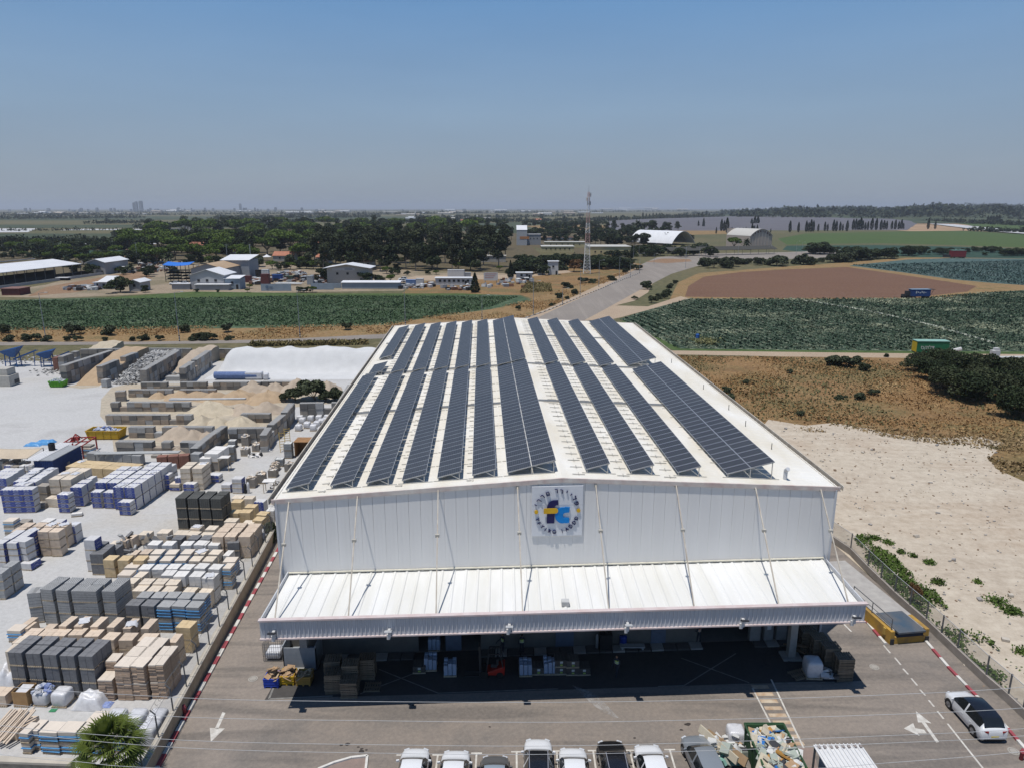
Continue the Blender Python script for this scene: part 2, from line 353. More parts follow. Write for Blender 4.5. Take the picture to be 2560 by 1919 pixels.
# road markings and stains on the forecourt
paint = M('worn_white_paint', (.62,.60,.55), (.40,.37,.33), scale=2.2, rnd=0)
rust = M('rusty_paint', (.55,.47,.36), (.34,.21,.12), scale=1.2, rnd=0)
oil = M('oil_stain', (.035,.03,.028), (.06,.05,.045), rnd=0, rough=.6)
dust = M('spilt_powder', (.46,.44,.42), (.34,.32,.30), scale=1.6, rnd=0)
_nt = dust.node_tree; _nt.links.new(ramp(_nt, noise(_nt, coords(_nt), 1.1, 6, .75), [(.36,(0,0,0)),(.60,(.75,.75,.75))]), _nt.nodes['Principled BSDF'].inputs['Alpha'])
def mark(polys, name='road_marking', m=paint, z=.006):
    mb = MB()
    for ps in polys:
        q = [at(*p) if isinstance(p[0], str) else p for p in ps]
        mb.poly([(p.x, p.y, 0) for p in q])
    me = mb.mesh(name, m)
    for p in me.polygons:
        if p.normal.z < 0: p.flip()
    o = place(me, name, None, (0,0,z)); o['kind'] = 'structure'; return o
def stripe(v, x0, y0, x1, y1, w):
    a, b = at(v, x0, y0), at(v, x1, y1); d = (b-a).normalized(); n = Vector((-d.y, d.x, 0))*w/2
    return [a-n, b-n, b+n, a+n]
def stripes(lst, name='road_marking', m=paint, z=.006):
    mb = MB()
    for v, x0, y0, x1, y1, w in lst: mb.poly([(p.x, p.y, 0) for p in stripe(v, x0, y0, x1, y1, w)])
    me = mb.mesh(name, m)
    for p in me.polygons:
        if p.normal.z < 0: p.flip()
    o = place(me, name, None, (0,0,z)); o['kind'] = 'structure'; return o
# left arrow, right turn arrow
mark([[('P5',1490,1283),('P5',1510,1288),('P5',1462,1395),('P5',1440,1390)],[('P5',1405,1388),('P5',1505,1392),('P5',1412,1482)]], 'arrow_marking')
mark([[('N',775,1275),('N',880,1358),('N',838,1350),('N',932,1482),('N',912,1486),('N',815,1352),('N',790,1352)],[('N',695,1392),('N',758,1356),('N',772,1390),('N',830,1400),('N',850,1425),('N',790,1425),('N',802,1442)]], 'arrow_marking')
stripes([('N',a,b,c,d,.13) for a,b,c,d in ((295,695,345,745),(560,835,605,888),(635,918,675,966),(690,992,725,1030),(745,1056,785,1104),(803,1132,840,1172),(862,1203,898,1246),(920,1276,962,1328),(988,1360,1225,1658))], 'lane_marking')
# bay lines in front of the cars
T = []
bays = [('P6',1118,1128),('P6',1367,1127),('P6',1635,1115),('P6',1912,1105),('P6',2190,1100),('P7',285,1097),('P7',540,1095),('P7',815,1090)]
for v, x, y in bays:
    p = at(v, x, y)
    T.append([Vector((p.x-.06,p.y-5,0)),Vector((p.x+.06,p.y-5,0)),Vector((p.x+.06,p.y,0)),Vector((p.x-.06,p.y,0))])
    T.append([Vector((p.x-.36,p.y,0)),Vector((p.x+.36,p.y,0)),Vector((p.x+.36,p.y+.13,0)),Vector((p.x-.36,p.y+.13,0))])
mb = MB()
for ps in T: mb.poly([tuple(p) for p in ps])
tag(mb.build('bay_marking', paint, loc=(0,0,.006)), kind='structure')
# crossing ladder to the hall
lad = []
for k in range(9):
    t0, t1 = k/9, (k+.5)/9
    def L(t, s): return ('P7', 1375+ (1640-1375)*t + s*(115+(10)*t), 640+(1080-640)*t)
    lad.append([L(t0,0),L(t0,1),L(t1,1),L(t1,0)])
mark(lad, 'crossing_marking', rust, .006)
stripes([('P7',1385,660,1560,1000,.12),('P7',1515,600,1740,1075,.12)], 'crossing_marking', paint, .009)
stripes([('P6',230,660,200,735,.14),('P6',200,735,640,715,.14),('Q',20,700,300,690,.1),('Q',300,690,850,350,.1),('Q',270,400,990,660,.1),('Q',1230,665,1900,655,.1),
         ('P6',960,530,1370,695,.1),('P6',830,700,1200,560,.1),('P6',1370,695,2200,665,.1)], 'bay_marking', M('shaded_paint', (.26,.25,.23), (.14,.135,.125), scale=2, rnd=0), .006)  # line paint in a darker copy, canopy shade put into its colour
mark([[('P7',140,640),('P7',280,690),('P7',380,780),('P7',465,870),('P7',420,860),('P7',300,790),('P7',210,710)]], 'powder_spill', dust, .008)
for v, x, y, r in (('P6',838,1097,.22),('P6',840,1080,.13),('P6',818,1068,.1),('P6',875,1087,.1),('P6',740,1048,.2),('P6',700,1055,.12),('c5',1105,210,.22),('c5',1035,268,.14),('c4',1125,255,.1),('c5',540,355,.1),('c4',245,8,.1)):
    p = at(v, x, y); mb = MB()
    mb.poly([(r*random.uniform(.7,1.3)*math.cos(a*.7), .7*r*random.uniform(.7,1.3)*math.sin(a*.7), 0) for a in range(9)])
    tag(mb.build('oil_stain', oil, loc=(p.x,p.y,.007)), kind='structure')
# ---------------------------------------------------------------- the hall
FL, FR, BL, BR = Vector((-17.95,50.2)), Vector((25.75,52.75)), Vector((-21.85,132.2)), Vector((23.1,135.5))
WID, LEN, EAVE, RISE, RIDGE_U = 44.2, 82.0, 13.5, 1.25, .50
def H2(u, v):
    a, b = u/WID, v/LEN
    return FL*(1-a)*(1-b) + FR*a*(1-b) + BL*(1-a)*b + BR*a*b
def roof_z(u): return EAVE + RISE*(1-abs(u/WID-RIDGE_U)/.5)
def H(u, v, z): p = H2(u, v); return (p.x, p.y, z)
w_panel = M('white_cladding', (.74,.725,.70), (.70,.685,.66), rough=.55, scale=.5, rnd=0, stretch=(3,3,.12))
w_roof = M('cream_roof_sheet', (.73,.71,.66), (.62,.57,.47), rough=.6, scale=.35, rnd=0, stretch=(1,.35,1))
w_can = M('white_canopy_sheet', (.72,.718,.705), (.63,.62,.575), rough=.55, scale=.5, rnd=0, stretch=(1.5,.2,1))
w_trim = M('pinkish_trim', (.60,.53,.52), (.50,.39,.37), rough=.6, scale=1.2, rnd=0)
w_grey = M('light_steel', (.56,.57,.59), (.48,.49,.51), rough=.5, scale=1, rnd=0)
w_strut = M('weathered_strut', (.52,.48,.41), (.36,.31,.25), rough=.6, scale=1.5, rnd=.06)
w_dark = M('dark_recess', (.04,.04,.042), rnd=0)
w_door = M('blue_grey_door', (.13,.16,.22), rnd=0)
w_conc = M('concrete', (.40,.38,.35), (.31,.29,.27), scale=1.5, rnd=.05)
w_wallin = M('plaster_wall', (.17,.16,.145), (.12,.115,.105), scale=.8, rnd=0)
w_block = M('concrete_floor', (.2,.19,.18), rnd=0)
hall = thing('warehouse', 'long white warehouse with low gable front, canopy and rows of solar panels', 'warehouse', H(WID/2, 0, 0))
hall_inv = Matrix.Translation(-hall.location)
def hb(mb, name, mats, parent=hall, smooth=False, bevel=0):
    mb.v = [tuple(hall_inv @ Vector(p)) for p in mb.v] if parent is hall or parent.get('local') else mb.v
    return mb.build(name, mats, parent, smooth=smooth, bevel=bevel)
# roof: two slopes with fine standing ribs running down the slope
mb = MB(); n = 96
for k in range(n):
    v0, v1 = LEN*k/n, LEN*(k+1)/n; vm = v0+(v1-v0)*.86
    for u0, u1 in ((-.25, WID*RIDGE_U), (WID*RIDGE_U, WID+.25)):
        mb.quad(H(u0,v0,roof_z(u0)),H(u1,v0,roof_z(u1)),H(u1,vm,roof_z(u1)),H(u0,vm,roof_z(u0)))
        va = vm+(v1-vm)*.35; vb = vm+(v1-vm)*.65
        mb.quad(H(u0,vm,roof_z(u0)),H(u1,vm,roof_z(u1)),H(u1,va,roof_z(u1)+.035),H(u0,va,roof_z(u0)+.035))
        mb.quad(H(u0,va,roof_z(u0)+.035),H(u1,va,roof_z(u1)+.035),H(u1,vb,roof_z(u1)+.035),H(u0,vb,roof_z(u0)+.035))
        mb.quad(H(u0,vb,roof_z(u0)+.035),H(u1,vb,roof_z(u1)+.035),H(u1,v1,roof_z(u1)),H(u0,v1,roof_z(u0)))
hb(mb, 'roof', w_roof)
# ridge cap, gutters, verge trim
mb = MB(); um = WID*RIDGE_U
for s in (-1, 1):
    mb.quad(H(um,-.1,roof_z(um)+.09),H(um+s*.45,-.1,roof_z(um+s*.45)+.06),H(um+s*.45,LEN,roof_z(um+s*.45)+.06),H(um,LEN,roof_z(um)+.09))
hb(mb, 'ridge_cap', w_roof)
for u, s in ((0,-1),(WID,1)):
    mb = MB()
    for (ua, za, ub, zb) in ((.0,.05,.0,-.25),(.0,-.25,.45,-.25),(.45,-.25,.45,.16),(.45,.16,.53,.16)):
        mb.quad(H(u+s*(ua+.06),-.15,EAVE+za),H(u+s*(ub+.06),-.15,EAVE+zb),H(u+s*(ub+.06),LEN+.1,EAVE+zb),H(u+s*(ua+.06),LEN+.1,EAVE+za))
    g = hb(mb, 'gutter', w_strut)
mb = MB()
for ua, ub in ((-.3, um), (um, WID+.3)):
    for v in (-.035, LEN+.02):
        mb = MB(); a, b = H(ua,v,roof_z(ua)), H(ub,v,roof_z(ub))
        mb.bar(Vector(a)+Vector((0,0,-.06)), Vector(b)+Vector((0,0,-.06)), .14, .34)
        hb(mb, 'verge_trim', M('cream_trim', (.66,.62,.56), (.48,.36,.33), scale=.9, rnd=0))
# front wall in vertical cladding with slim ribs
DOORS = [(12.3,18.2,5.2,'gate'),(33.2,38.0,5.2,'gate')]
mb = MB(); nz = 7.0; step = .92
k = 0; u = 0.0
while u < WID-.01:
    u1 = min(u+step, WID); z0 = 5.35 if 0 else 7.0
    mb.quad(H(u,0,6.9),H(u1-.05,0,6.9),H(u1-.05,0,roof_z(u1-.05)-.05),H(u,0,roof_z(u)-.05))
    mb.quad(H(u1-.05,0,6.9),H(u1-.025,.006,6.9),H(u1-.025,.006,roof_z(u1)-.05),H(u1-.05,0,roof_z(u1)-.05))
    mb.quad(H(u1-.025,.006,6.9),H(u1,0,6.9),H(u1,0,roof_z(u1)-.05),H(u1-.025,.05,roof_z(u1)-.05))
    for q in (.3,.6):
        uu = u+q*(u1-u)
        mb.quad(H(uu,-.004,6.9),H(uu+.02,-.004,6.9),H(uu+.02,-.004,roof_z(uu)-.1),H(uu,-.004,roof_z(uu)-.1))
    u = u1
hb(mb, 'front_wall', w_panel)
# wall under the canopy, with gates left open
mb = MB()
segs = [(0,10.5),(15.6,33.9),(38.6,WID)]   # solid pieces between the open gates
gate_u = [(10.5,15.6),(33.9,38.6)]
for a, b in segs: mb.quad(H(a,.04,0),H(b,.04,0),H(b,.04,6.9),H(a,.04,6.9))
for a, b in gate_u: mb.quad(H(a,.04,5.0),H(b,.04,5.0),H(b,.04,6.9),H(a,.04,6.9))
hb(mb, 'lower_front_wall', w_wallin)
for nm, (ua, va), (ub, vb) in (('side_wall',(0,0),(0,LEN)),('side_wall',(WID,0),(WID,LEN))):
    mb = MB(); s = 0
    N = 90
    for i in range(N):
        va0, vb0 = LEN*i/N, LEN*(i+1)/N
        d = .05 if ua else -.05
        vm = va0+(vb0-va0)*.8; vh = va0+(vb0-va0)*.9
        mb.quad(H(ua,va0,0),H(ua,vm,0),H(ua,vm,EAVE-.02),H(ua,va0,EAVE-.02))
        mb.quad(H(ua,vm,0),H(ua+d,vh,0),H(ua+d,vh,EAVE-.02),H(ua,vm,EAVE-.02))
        mb.quad(H(ua+d,vh,0),H(ua,vb0,0),H(ua,vb0,EAVE-.02),H(ua+d,vh,EAVE-.02))
    hb(mb, nm, w_panel)
mb = MB(); mb.poly([H(0,LEN,0),H(WID,LEN,0),H(WID,LEN,EAVE-.02),H(um,LEN,roof_z(um)-.05),H(0,LEN,EAVE-.02)]); hb(mb, 'rear_wall', w_panel)
mb = MB(); mb.quad(H(.1,.1,.012),H(WID-.1,.1,.012),H(WID-.1,LEN-.1,.012),H(.1,LEN-.1,.012)); hb(mb, 'hall_floor', w_block)
# wall corner trims
for u in (0, WID):
    mb = MB(); mb.bar(H(u,-.03,0),H(u,-.03,EAVE-.15),.16,.16); hb(mb, 'corner_trim', w_grey)
# canopy: sheet, parapet fascia with ribs, flashing
CL, CR = Vector((-17.25,43.25)), Vector((25.25,45.4))
ZB, ZT, ZJ = 6.2, 7.75, 7.3
def C(t, z, o=0.0):
    p = CL.lerp(CR, t); d = (CR-CL).normalized(); return (p.x+d.y*o, p.y-d.x*o, z)
def J(t, z): return H(.55+t*(WID-1.0), -.02, z)
mb = MB(); n = 46
for k in range(n):
    for t0, t1, za, zb in ((k/n,(k+.72)/n,0,0),((k+.72)/n,(k+.8)/n,0,.06),((k+.8)/n,(k+.92)/n,.06,.06),((k+.92)/n,(k+1)/n,.06,0)):
        mb.quad(C(.001+t0*.998,ZB+1.0+za,-.1),C(.001+t1*.998,ZB+1.0+zb,-.1),J(t1,ZJ+zb),J(t0,ZJ+za))
hb(mb, 'canopy_sheet', w_can)
mb = MB()
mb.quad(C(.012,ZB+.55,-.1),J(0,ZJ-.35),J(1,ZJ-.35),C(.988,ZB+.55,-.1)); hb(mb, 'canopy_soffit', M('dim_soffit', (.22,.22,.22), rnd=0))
mb = MB(); n = 142
for k in range(n):
    t0, t1, t2, t3, t4 = [(k+q)/n for q in (0,.62,.72,.9,1)]
    for a, b, oa, ob in ((t0,t1,0,0),(t1,t2,0,.06),(t2,t3,.06,.06),(t3,t4,.06,0)):
        mb.quad(C(a,ZB+.08,oa),C(b,ZB+.08,ob),C(b,ZT-.1,ob),C(a,ZT-.1,oa))
mb.quad(C(0,ZB+.08,-.12),C(1,ZB+.08,-.12),C(1,ZT-.1,-.12),C(0,ZT-.1,-.12))
hb(mb, 'fascia', M('fascia_sheet', (.58,.59,.61), (.50,.51,.53), rough=.5, scale=.6, rnd=0, stretch=(2,2,.2)))
mb = MB(); mb.bar(C(-.002,ZT-.05,0),C(1.002,ZT-.05,0),.34,.12); mb.bar(C(-.002,ZB+.06,.03),C(1.002,ZB+.06,.03),.2,.1)
hb(mb, 'fascia_trim', w_trim)
for t in (0,1):
    mb = MB(); a, b = C(t,0,-.1), J(t,0)
    for z0, z1, w in ((ZB+.5,ZJ+.35,.1),):
        mb.add([(a[0],a[1],ZB+.05),(b[0],b[1],ZJ-.5),(b[0],b[1],ZJ+.28),(a[0],a[1],ZT-.12),
                (a[0]+.08*(1 if t else -1),a[1],ZB+.05),(b[0]+.08*(1 if t else -1),b[1],ZJ-.5),(b[0]+.08*(1 if t else -1),b[1],ZJ+.28),(a[0]+.08*(1 if t else -1),a[1],ZT-.12)],
               [(0,1,2,3),(7,6,5,4),(3,2,6,7),(0,4,5,1),(1,5,6,2),(0,3,7,4)])
    hb(mb, 'canopy_side_panel', w_grey)
mb = MB()
for i in range(70):
    t0, t1 = (i+.12)/70, (i+.8)/70
    mb.quad(J(t0,ZJ+.02),J(t1,ZJ+.02),J(t1,ZJ+.10),J(t0,ZJ+.10))
mb.v = [(x, y-.03, z) for x, y, z in mb.v]
hb(mb, 'closure_strip', M('dark_closure', (.17,.165,.155), rnd=0))
mb = MB(); mb.bar(Vector(J(0,ZJ+.17))+Vector((0,-.06,0)), Vector(J(1,ZJ+.17))+Vector((0,-.06,0)), .12, .1); hb(mb, 'wall_flashing', M('cream_flashing', (.72,.68,.56), rnd=0))
# tie struts from the gable down to the fascia
tops = [('z3a',188,215),('z3a',700,172),('z3a',1302,125),('z3a',1895,80),('z4a',303,62),('z4a',857,85),('z4a',1405,100),('z4a',1855,112)]
ends = [('z3a',65,1085),('z3a',620,1075),('z3a',1282,1058),('z3a',1935,1042),('z4a',400,945),('z4a',995,933),('z4a',1585,910),('z4a',2070,892)]
def on_line(v, x, y, A, B):
    d = ray(v, x, y); n = Vector((-(B-A).y,(B-A).x)); t = n.dot(A)/n.dot(Vector((d.x,d.y)))
    return Vector((d.x*t, d.y*t, CAM_H+d.z*t))
brkt = M('steel_bracket', (.45,.43,.38), rnd=0)
for a, b in zip(tops, ends):
    p = on_line(*a, FL, FR) + Vector((0,-.05,0)); q = on_line(*b, CL, CR); q.z = ZB+1.12; q.y += .2
    p.z = min(p.z, 14.2)
    mb = MB(); mb.bar(p, q, .085, .085)
    s = hb(mb, 'strut', w_strut)
    mb = MB(); mid = p.lerp(q, .38); mb.cbox(*(mid+hall_inv.translation), .3,.2,.22)
    mb.build('strut_bracket', brkt, s)
    mb = MB(); mb.cbox(*(p+hall_inv.translation), .2,.08,.35); mb.build('strut_bracket', brkt, s)
# posts under the canopy
for bx, by in ((22.4,50.2),(-16.2,48.9)):
    mb = MB(); mb.box(bx-.28,by-.28,0,bx+.28,by+.28,6.7); mb.box(bx-.75,by-.6,0,bx+.75,by+.6,.18)
    hb(mb, 'canopy_post', M('pale_post', (.36,.35,.33), rnd=0), bevel=.02)
# purlins under the soffit
for k in range(6):
    mb = MB(); t = .08+k*.168; a = Vector(C(t,6.55,-.15)); b = Vector(J(t,6.75)); mb.bar(a, b, .2, .35); hb(mb, 'canopy_beam', w_grey)
# doors and boards on the lower wall
def on_wall(name, v, x0, x1, z0, z1, mat, d=.05):
    a, b = on_line(v, x0, 300, FL, FR), on_line(v, x1, 300, FL, FR)
    dv = Vector((FR.y-FL.y, -(FR.x-FL.x))).normalized()*d
    mb = MB(); mb.add([(a.x,a.y,z0),(b.x,b.y,z0),(b.x,b.y,z1),(a.x,a.y,z1),(a.x+dv.x,a.y+dv.y,z0),(b.x+dv.x,b.y+dv.y,z0),(b.x+dv.x,b.y+dv.y,z1),(a.x+dv.x,a.y+dv.y,z1)],
        [(0,3,2,1),(4,5,6,7),(0,1,5,4),(1,2,6,5),(2,3,7,6),(3,0,4,7)])
    return hb(mb, name, mat)
handle = M('dark_handle', (.05,.05,.05), rnd=0)
for v, x0, x1, z1 in (('P6',1420,1530,2.3),('P7',25,150,2.5),('P7',683,785,2.6)):
    on_wall('door', v, x0, x1, .1, z1, w_door)
on_wall('notice', 'P7', 720, 752, 1.9, 2.5, M('cream_board', (.6,.57,.45), rnd=0), .09)
for x0, x1 in ((1352,1422),(1450,1510),(1533,1600)): on_wall('electric_cabinet', 'P7', x0, x1, .3, 2.4, M('grey_cabinet', (.27,.27,.265), rnd=0), .45)
on_wall('notice', 'P7', 1466, 1493, 1.3, 1.8, M('white_sticker', (.7,.7,.7), rnd=0), .47)
kerbm = [M('kerb_white', (.66,.64,.6), (.5,.48,.44), rnd=0), M('kerb_red', (.34,.07,.085), (.26,.06,.07), rnd=0)]
mb = MB()
for i in range(41):
    t0, t1 = i/40, (i+1)/40
    if .22 < t0 < .35 or .76 < t0 < .87 or i == 40:
        if mb.v: hb(mb, 'kerbed_step', [w_conc, M('dull_step', (.12,.11,.105), rnd=0)]); mb = MB()
        continue
    a, b = Vector(J(t0,0)), Vector(J(t1-.002,0)); o = Vector((0,-.95,0))
    mb.prism([(a.x,a.y-.06),(b.x,b.y-.06),(b.x,b.y-.95),(a.x,a.y-.95)],0,.14, 0 if i % 3 == 0 else 1)
# floodlights on the fascia
for v, x, y, blk in (('P6',238,262,1),('P6',1035,248,0),('P6',1862,215,2),('P7',520,205,0),('P7',1315,175,1),('P7',2082,155,1)):
    p = on_line(v, x, y, CL, CR)
    mb = MB(); dk = 1
    mb.box(-.09,-.30,-.55,.09,-.06,.05,0); mb.box(-.2,-.2,-.75,.02,-.06,-.35,0); mb.cbox(0,-.55,.12,.5,.42,.10,1 if blk == 1 else 0,rx=-.45)
    mb.bar((0,-.2,0),(0,-.5,.1),.05,.05,1)
    f = mb.build('floodlight', [M('light_grey_box', (.6,.6,.6), rnd=0), M('black_lamp', (.04,.04,.045), rnd=0, rough=.4)], hall, Vector(p)+hall_inv.translation)
    mb = MB(); mb.cbox(0,-.565,.066,.42,.34,.03,rx=-.45); mb.build('lamp_glass', M('lamp_glass', (.25,.27,.3), rnd=0, rough=.1, spec=.6), f)
# things on the roof skin: cable trays, vents, small box on canopy
for v in (22.4, 41.2, 63.3):
    mb = MB()
    for k in range(5):
        dv = k*.14
        for a, b in ((.5,um),(um,36.5)): mb.bar(H(a,v+dv,roof_z(a)+.12),H(b,v+dv,roof_z(b)+.12),.06,.06)
    hb(mb, 'cable_tray', M('galvanised', (.42,.42,.41), rough=.4, metal=.4, rnd=0))
mb = MB()
for v0, v1, ua, ub in ((1.0,80,23.0,24.0),(1.0,80,26.6,27.6),(1.0,80,30.4,31.4),(1.0,80,3.0,3.6),(1,80,9.0,9.5),(1,80,14.6,15.0)):
    k = v0
    while k < v1:
        z = roof_z(ua)+.07; mb.bar(H(ua,k,z),H(ub,k,roof_z(ub)+.07),.05,.05); mb.bar(H(ua+.5,k-.2,z+.02),H(ua+.5,k+.25,z+.02),.06,.05); k += 1.6
hb(mb, 'mounting_rail', M('rail_grey', (.50,.48,.43), rnd=0))
mb = MB(); p = at('z4a', 92, 890, 7.55); mb.cbox(p.x,p.y,7.45,.55,.5,.35); hb(mb, 'junction_box', M('grey_box', (.5,.5,.49), rnd=0))
p = Vector(H(40.6,1.5,roof_z(40.6))); mb = MB(); mb.tube(p, p+Vector((0,0,.75)), .16, 10); mb.tube(p+Vector((0,0,.75)), p+Vector((.05,-.3,1.0)), .17, 10)
hb(mb, 'roof_vent', w_grey)
mb = MB()
for k, (u, v) in enumerate([(42.6,16),(42.8,31),(42.7,46),(42.9,22),(42.5,9)]): q = Vector(H(u,v,roof_z(u))); mb.tube(q, q+Vector((0,0,.6)), .035, 5)
hb(mb, 'roof_pin', w_dark)

# ---------------------------------------------------------------- solar rows on the roof
mp, nt, b = _new('solar_cells')
co = coords(nt); sx = nt.nodes.new('ShaderNodeSeparateXYZ'); nt.links.new(co, sx.inputs[0])
lx = math_(nt, 'LESS_THAN', math_(nt, 'FRACT', math_(nt, 'MULTIPLY', sx.outputs[0], 6.1)), .10)
ly = math_(nt, 'LESS_THAN', math_(nt, 'FRACT', math_(nt, 'MULTIPLY', sx.outputs[1], 5.4)), .08)
ln = math_(nt, 'MAXIMUM', lx, ly)
oi = nt.nodes.new('ShaderNodeObjectInfo')
cell = ramp(nt, oi.outputs['Random'], [(0,(.018,.019,.024)),(.5,(.023,.024,.029)),(1,(.029,.030,.034))])
nt.links.new(mixc(nt, math_(nt,'MULTIPLY',ln,.8), cell, (.20,.20,.205)), b.inputs['Base Color'])
b.inputs['Roughness'].default_value = .38; b.inputs['Specular IOR Level'].default_value = .35
p_frame = M('panel_frame', (.55,.56,.58), rough=.35, metal=.3, rnd=0); p_back = M('rack_steel', (.55,.54,.50), (.42,.4,.36), rough=.5, rnd=0)
PITCHV = 1.128
def module_mesh():
    mb = MB(); l, w = 1.95, 1.07
    mb.box(0,0,-.02,l,w,.02,1); mb.quad((.025,.025,.023),(l-.025,.025,.023),(l-.025,w-.025,.023),(.025,w-.025,.023),0)
    return mb.mesh('solar_module', [mp, p_frame])
mod_me = module_mesh()
TILT = R(14.5)
def solar_row(u0, v0, n, wide, label):
    x, y, z = H(u0, v0, 0); zb = roof_z(u0)+.34
    slope = Vector(H(u0+1, v0, 0)) - Vector((x,y,0)); ax = Vector(H(u0, v0+1, 0)) - Vector((x,y,0))
    yaw = math.atan2(-ax.x, ax.y)
    t = thing('solar_row', label, 'solar panels', (x,y,zb), yaw, 'solar panel rows on the warehouse roof')
    # rack: legs, rafters and base rails (one welded frame)
    mb = MB(); L = n*PITCHV; W = 1.95*wide+.04*(wide-1)
    dz = lambda d: roof_z(u0+d)-roof_z(u0)-.34+.03
    hi = W*math.sin(TILT)
    for k in range(0, n+1, 3):
        yy = min(k*PITCHV+.05, L-.05)
        c = W*math.cos(TILT)
        mb.bar((0,yy,-.05),(c,yy,hi-.05),.06,.07); mb.bar((-.3,yy,dz(-.3)),(c+.5,yy,dz(c+.5)),.07,.06)
        mb.bar((.1,yy,dz(.1)),(.1,yy,-.02),.06,.06); mb.bar((c-.15,yy,dz(c-.15)),(c-.15,yy,hi-.08),.06,.06)
        if wide > 1: mb.bar((c*.5,yy,dz(c*.5)),(c*.5,yy,hi*.5-.06),.06,.06)
        mb.bar((c-.15,yy,dz(c-.15)+.05),(c*.55,yy,hi*.55-.05),.05,.05)
    for f in (.22,.78):
        for w in range(wide):
            d = (w*1.99+f*1.95); mb.bar((d*math.cos(TILT),0,d*math.sin(TILT)-.06),(d*math.cos(TILT),L,d*math.sin(TILT)-.06),.05,.06)
    mb.build('rack', p_back, t)
    for w in range(wide):
        for k in range(n):
            o = place(mod_me, 'solar_module', t, (w*1.99*math.cos(TILT), k*PITCHV, w*1.99*math.sin(TILT)))
            o.rotation_euler = (0,-TILT,0)
    return t
rows = [(.42,1),(3.87,1),(6.68,1),(9.5,1),(12.28,1),(15.05,1),(17.85,2),(24.15,1),(27.75,1),(31.6,1),(35.68,2)]
for i, (u, wd) in enumerate(rows):
    kind = 'double-width' if wd > 1 else 'single'
    w = nth(i)+' from left' if i else 'leftmost'
    if i == 10: w = 'rightmost'
    solar_row(u, 1.4, 34, wd, f'{kind} row of solar panels, {w}, half nearer the logo front')
    if i == 0:
        solar_row(1.0, 40.6, 5, 1, 'short five-panel solar piece midway along the left roof edge')
        solar_row(1.05, 50.5, 24, 1, f'{kind} row of solar panels, leftmost, half nearer the fields')
    else: solar_row(u, 42.0 if i == 10 else 40.7, 34, wd, f'{kind} row of solar panels, {w}, half nearer the fields')

# ---------------------------------------------------------------- logo sign
navy = M('navy_letter', (.012,.012,.085), rnd=0, rough=.4); yel = M('yellow_letter', (.68,.40,.02), rnd=0, rough=.4); cyan = M('bright_blue_letter', (.0,.22,.62), rnd=0, rough=.4)
w_sign = M('white_sign_board', (.68,.69,.71), (.64,.65,.67), rough=.4, rnd=0)
c0 = on_line('S1', 1310+190/9.753, 1190+225/9.753, FL, FR); c1 = on_line('S1', 1310+1445/9.753, 1190+205/9.753, FL, FR); c2 = on_line('S1', 1310+1445/9.753, 1190+1415/9.753, FL, FR)
sw, sh = (c1-c0).length, c1.z-c2.z
ang = math.atan2(FR.y-FL.y, FR.x-FL.x)
sign = thing('company_sign', 'square white logo board with blue and yellow letters on the gable', 'sign', (c0.x, c0.y-.05, c2.z), ang)
mb = MB(); mb.box(0,-.07,0,sw,.03,sh); bd = mb.build('sign_board', w_sign, sign, bevel=.02)
mb = MB(); mb.box(0,-.074,sh*.62,sw,-.071,sh*.625); mb.build('board_joint', M('joint_grey',(.5,.5,.52),rnd=0), bd)
def sp(x, y): return ((x-190)/1255*sw, (1415-y)/1200*sh)
def letter(name, pts, mat, d0, d1, label=None):
    """flat outline on the sign, standing d0..d1 off the board"""
    mb = MB(); q = [sp(*p) for p in pts]
    mb.prism(q, 0, d1-d0)
    mb.v = [(x, -.07-d0-z, y) for x, y, z in mb.v]
    me = mb.mesh(name, mat); import bmesh
    bm = bmesh.new(); bm.from_mesh(me); bmesh.ops.recalc_face_normals(bm, faces=bm.faces); bm.to_mesh(me); bm.free()
    o = place(me, name, sign)
    if label: o['label'] = label
arc = lambda cx, cy, rx, ry, a0, a1, n=14: [(cx+rx*math.cos(R(a0+(a1-a0)*i/n)), cy-ry*math.sin(R(a0+(a1-a0)*i/n))) for i in range(n+1)]
letter('letter', [(560,1090),(560,720)]+arc(745,725,185,185,175,90)+[(835,540),(835,655)]+arc(800,720,52,65,95,175,6)+[(745,1090)], navy, .03, .11, 'dark navy letter f')
letter('letter', arc(945,905,185,195,62,298,24)[0:0]+[(1120,715),(1105,835),(1000,845)]+arc(1010,905,55,60,110,250,10)+[(1000,965),(1110,975),(1115,1085),(1030,1095)]+arc(945,905,185,190,285,75,22)+[(1000,705)], cyan, .035, .11, 'bright blue letter c')
letter('letter_bar', [(480,725),(770,725)]+arc(770,787,62,62,90,-90,10)+[(480,850)], yel, .112, .15, 'yellow bar with rounded end')
for cx, cy in ((300,815),(1335,800)): letter('dot', arc(cx,cy,46,46,0,345,16), yel, .03, .10, 'yellow round dot')
def text_mesh(s, size, mat, depth, name):
    cu = bpy.data.curves.new(name, 'FONT'); cu.body = s; cu.size = size; cu.extrude = depth/2; cu.align_x = 'CENTER'; cu.align_y = 'CENTER'
    o = bpy.data.objects.new(name, cu); COL.objects.link(o); bpy.context.view_layer.update()
    me = bpy.data.meshes.new_from_object(o.evaluated_get(bpy.context.evaluated_depsgraph_get()))
    bpy.data.objects.remove(o); me.materials.clear(); me.materials.append(mat); return me
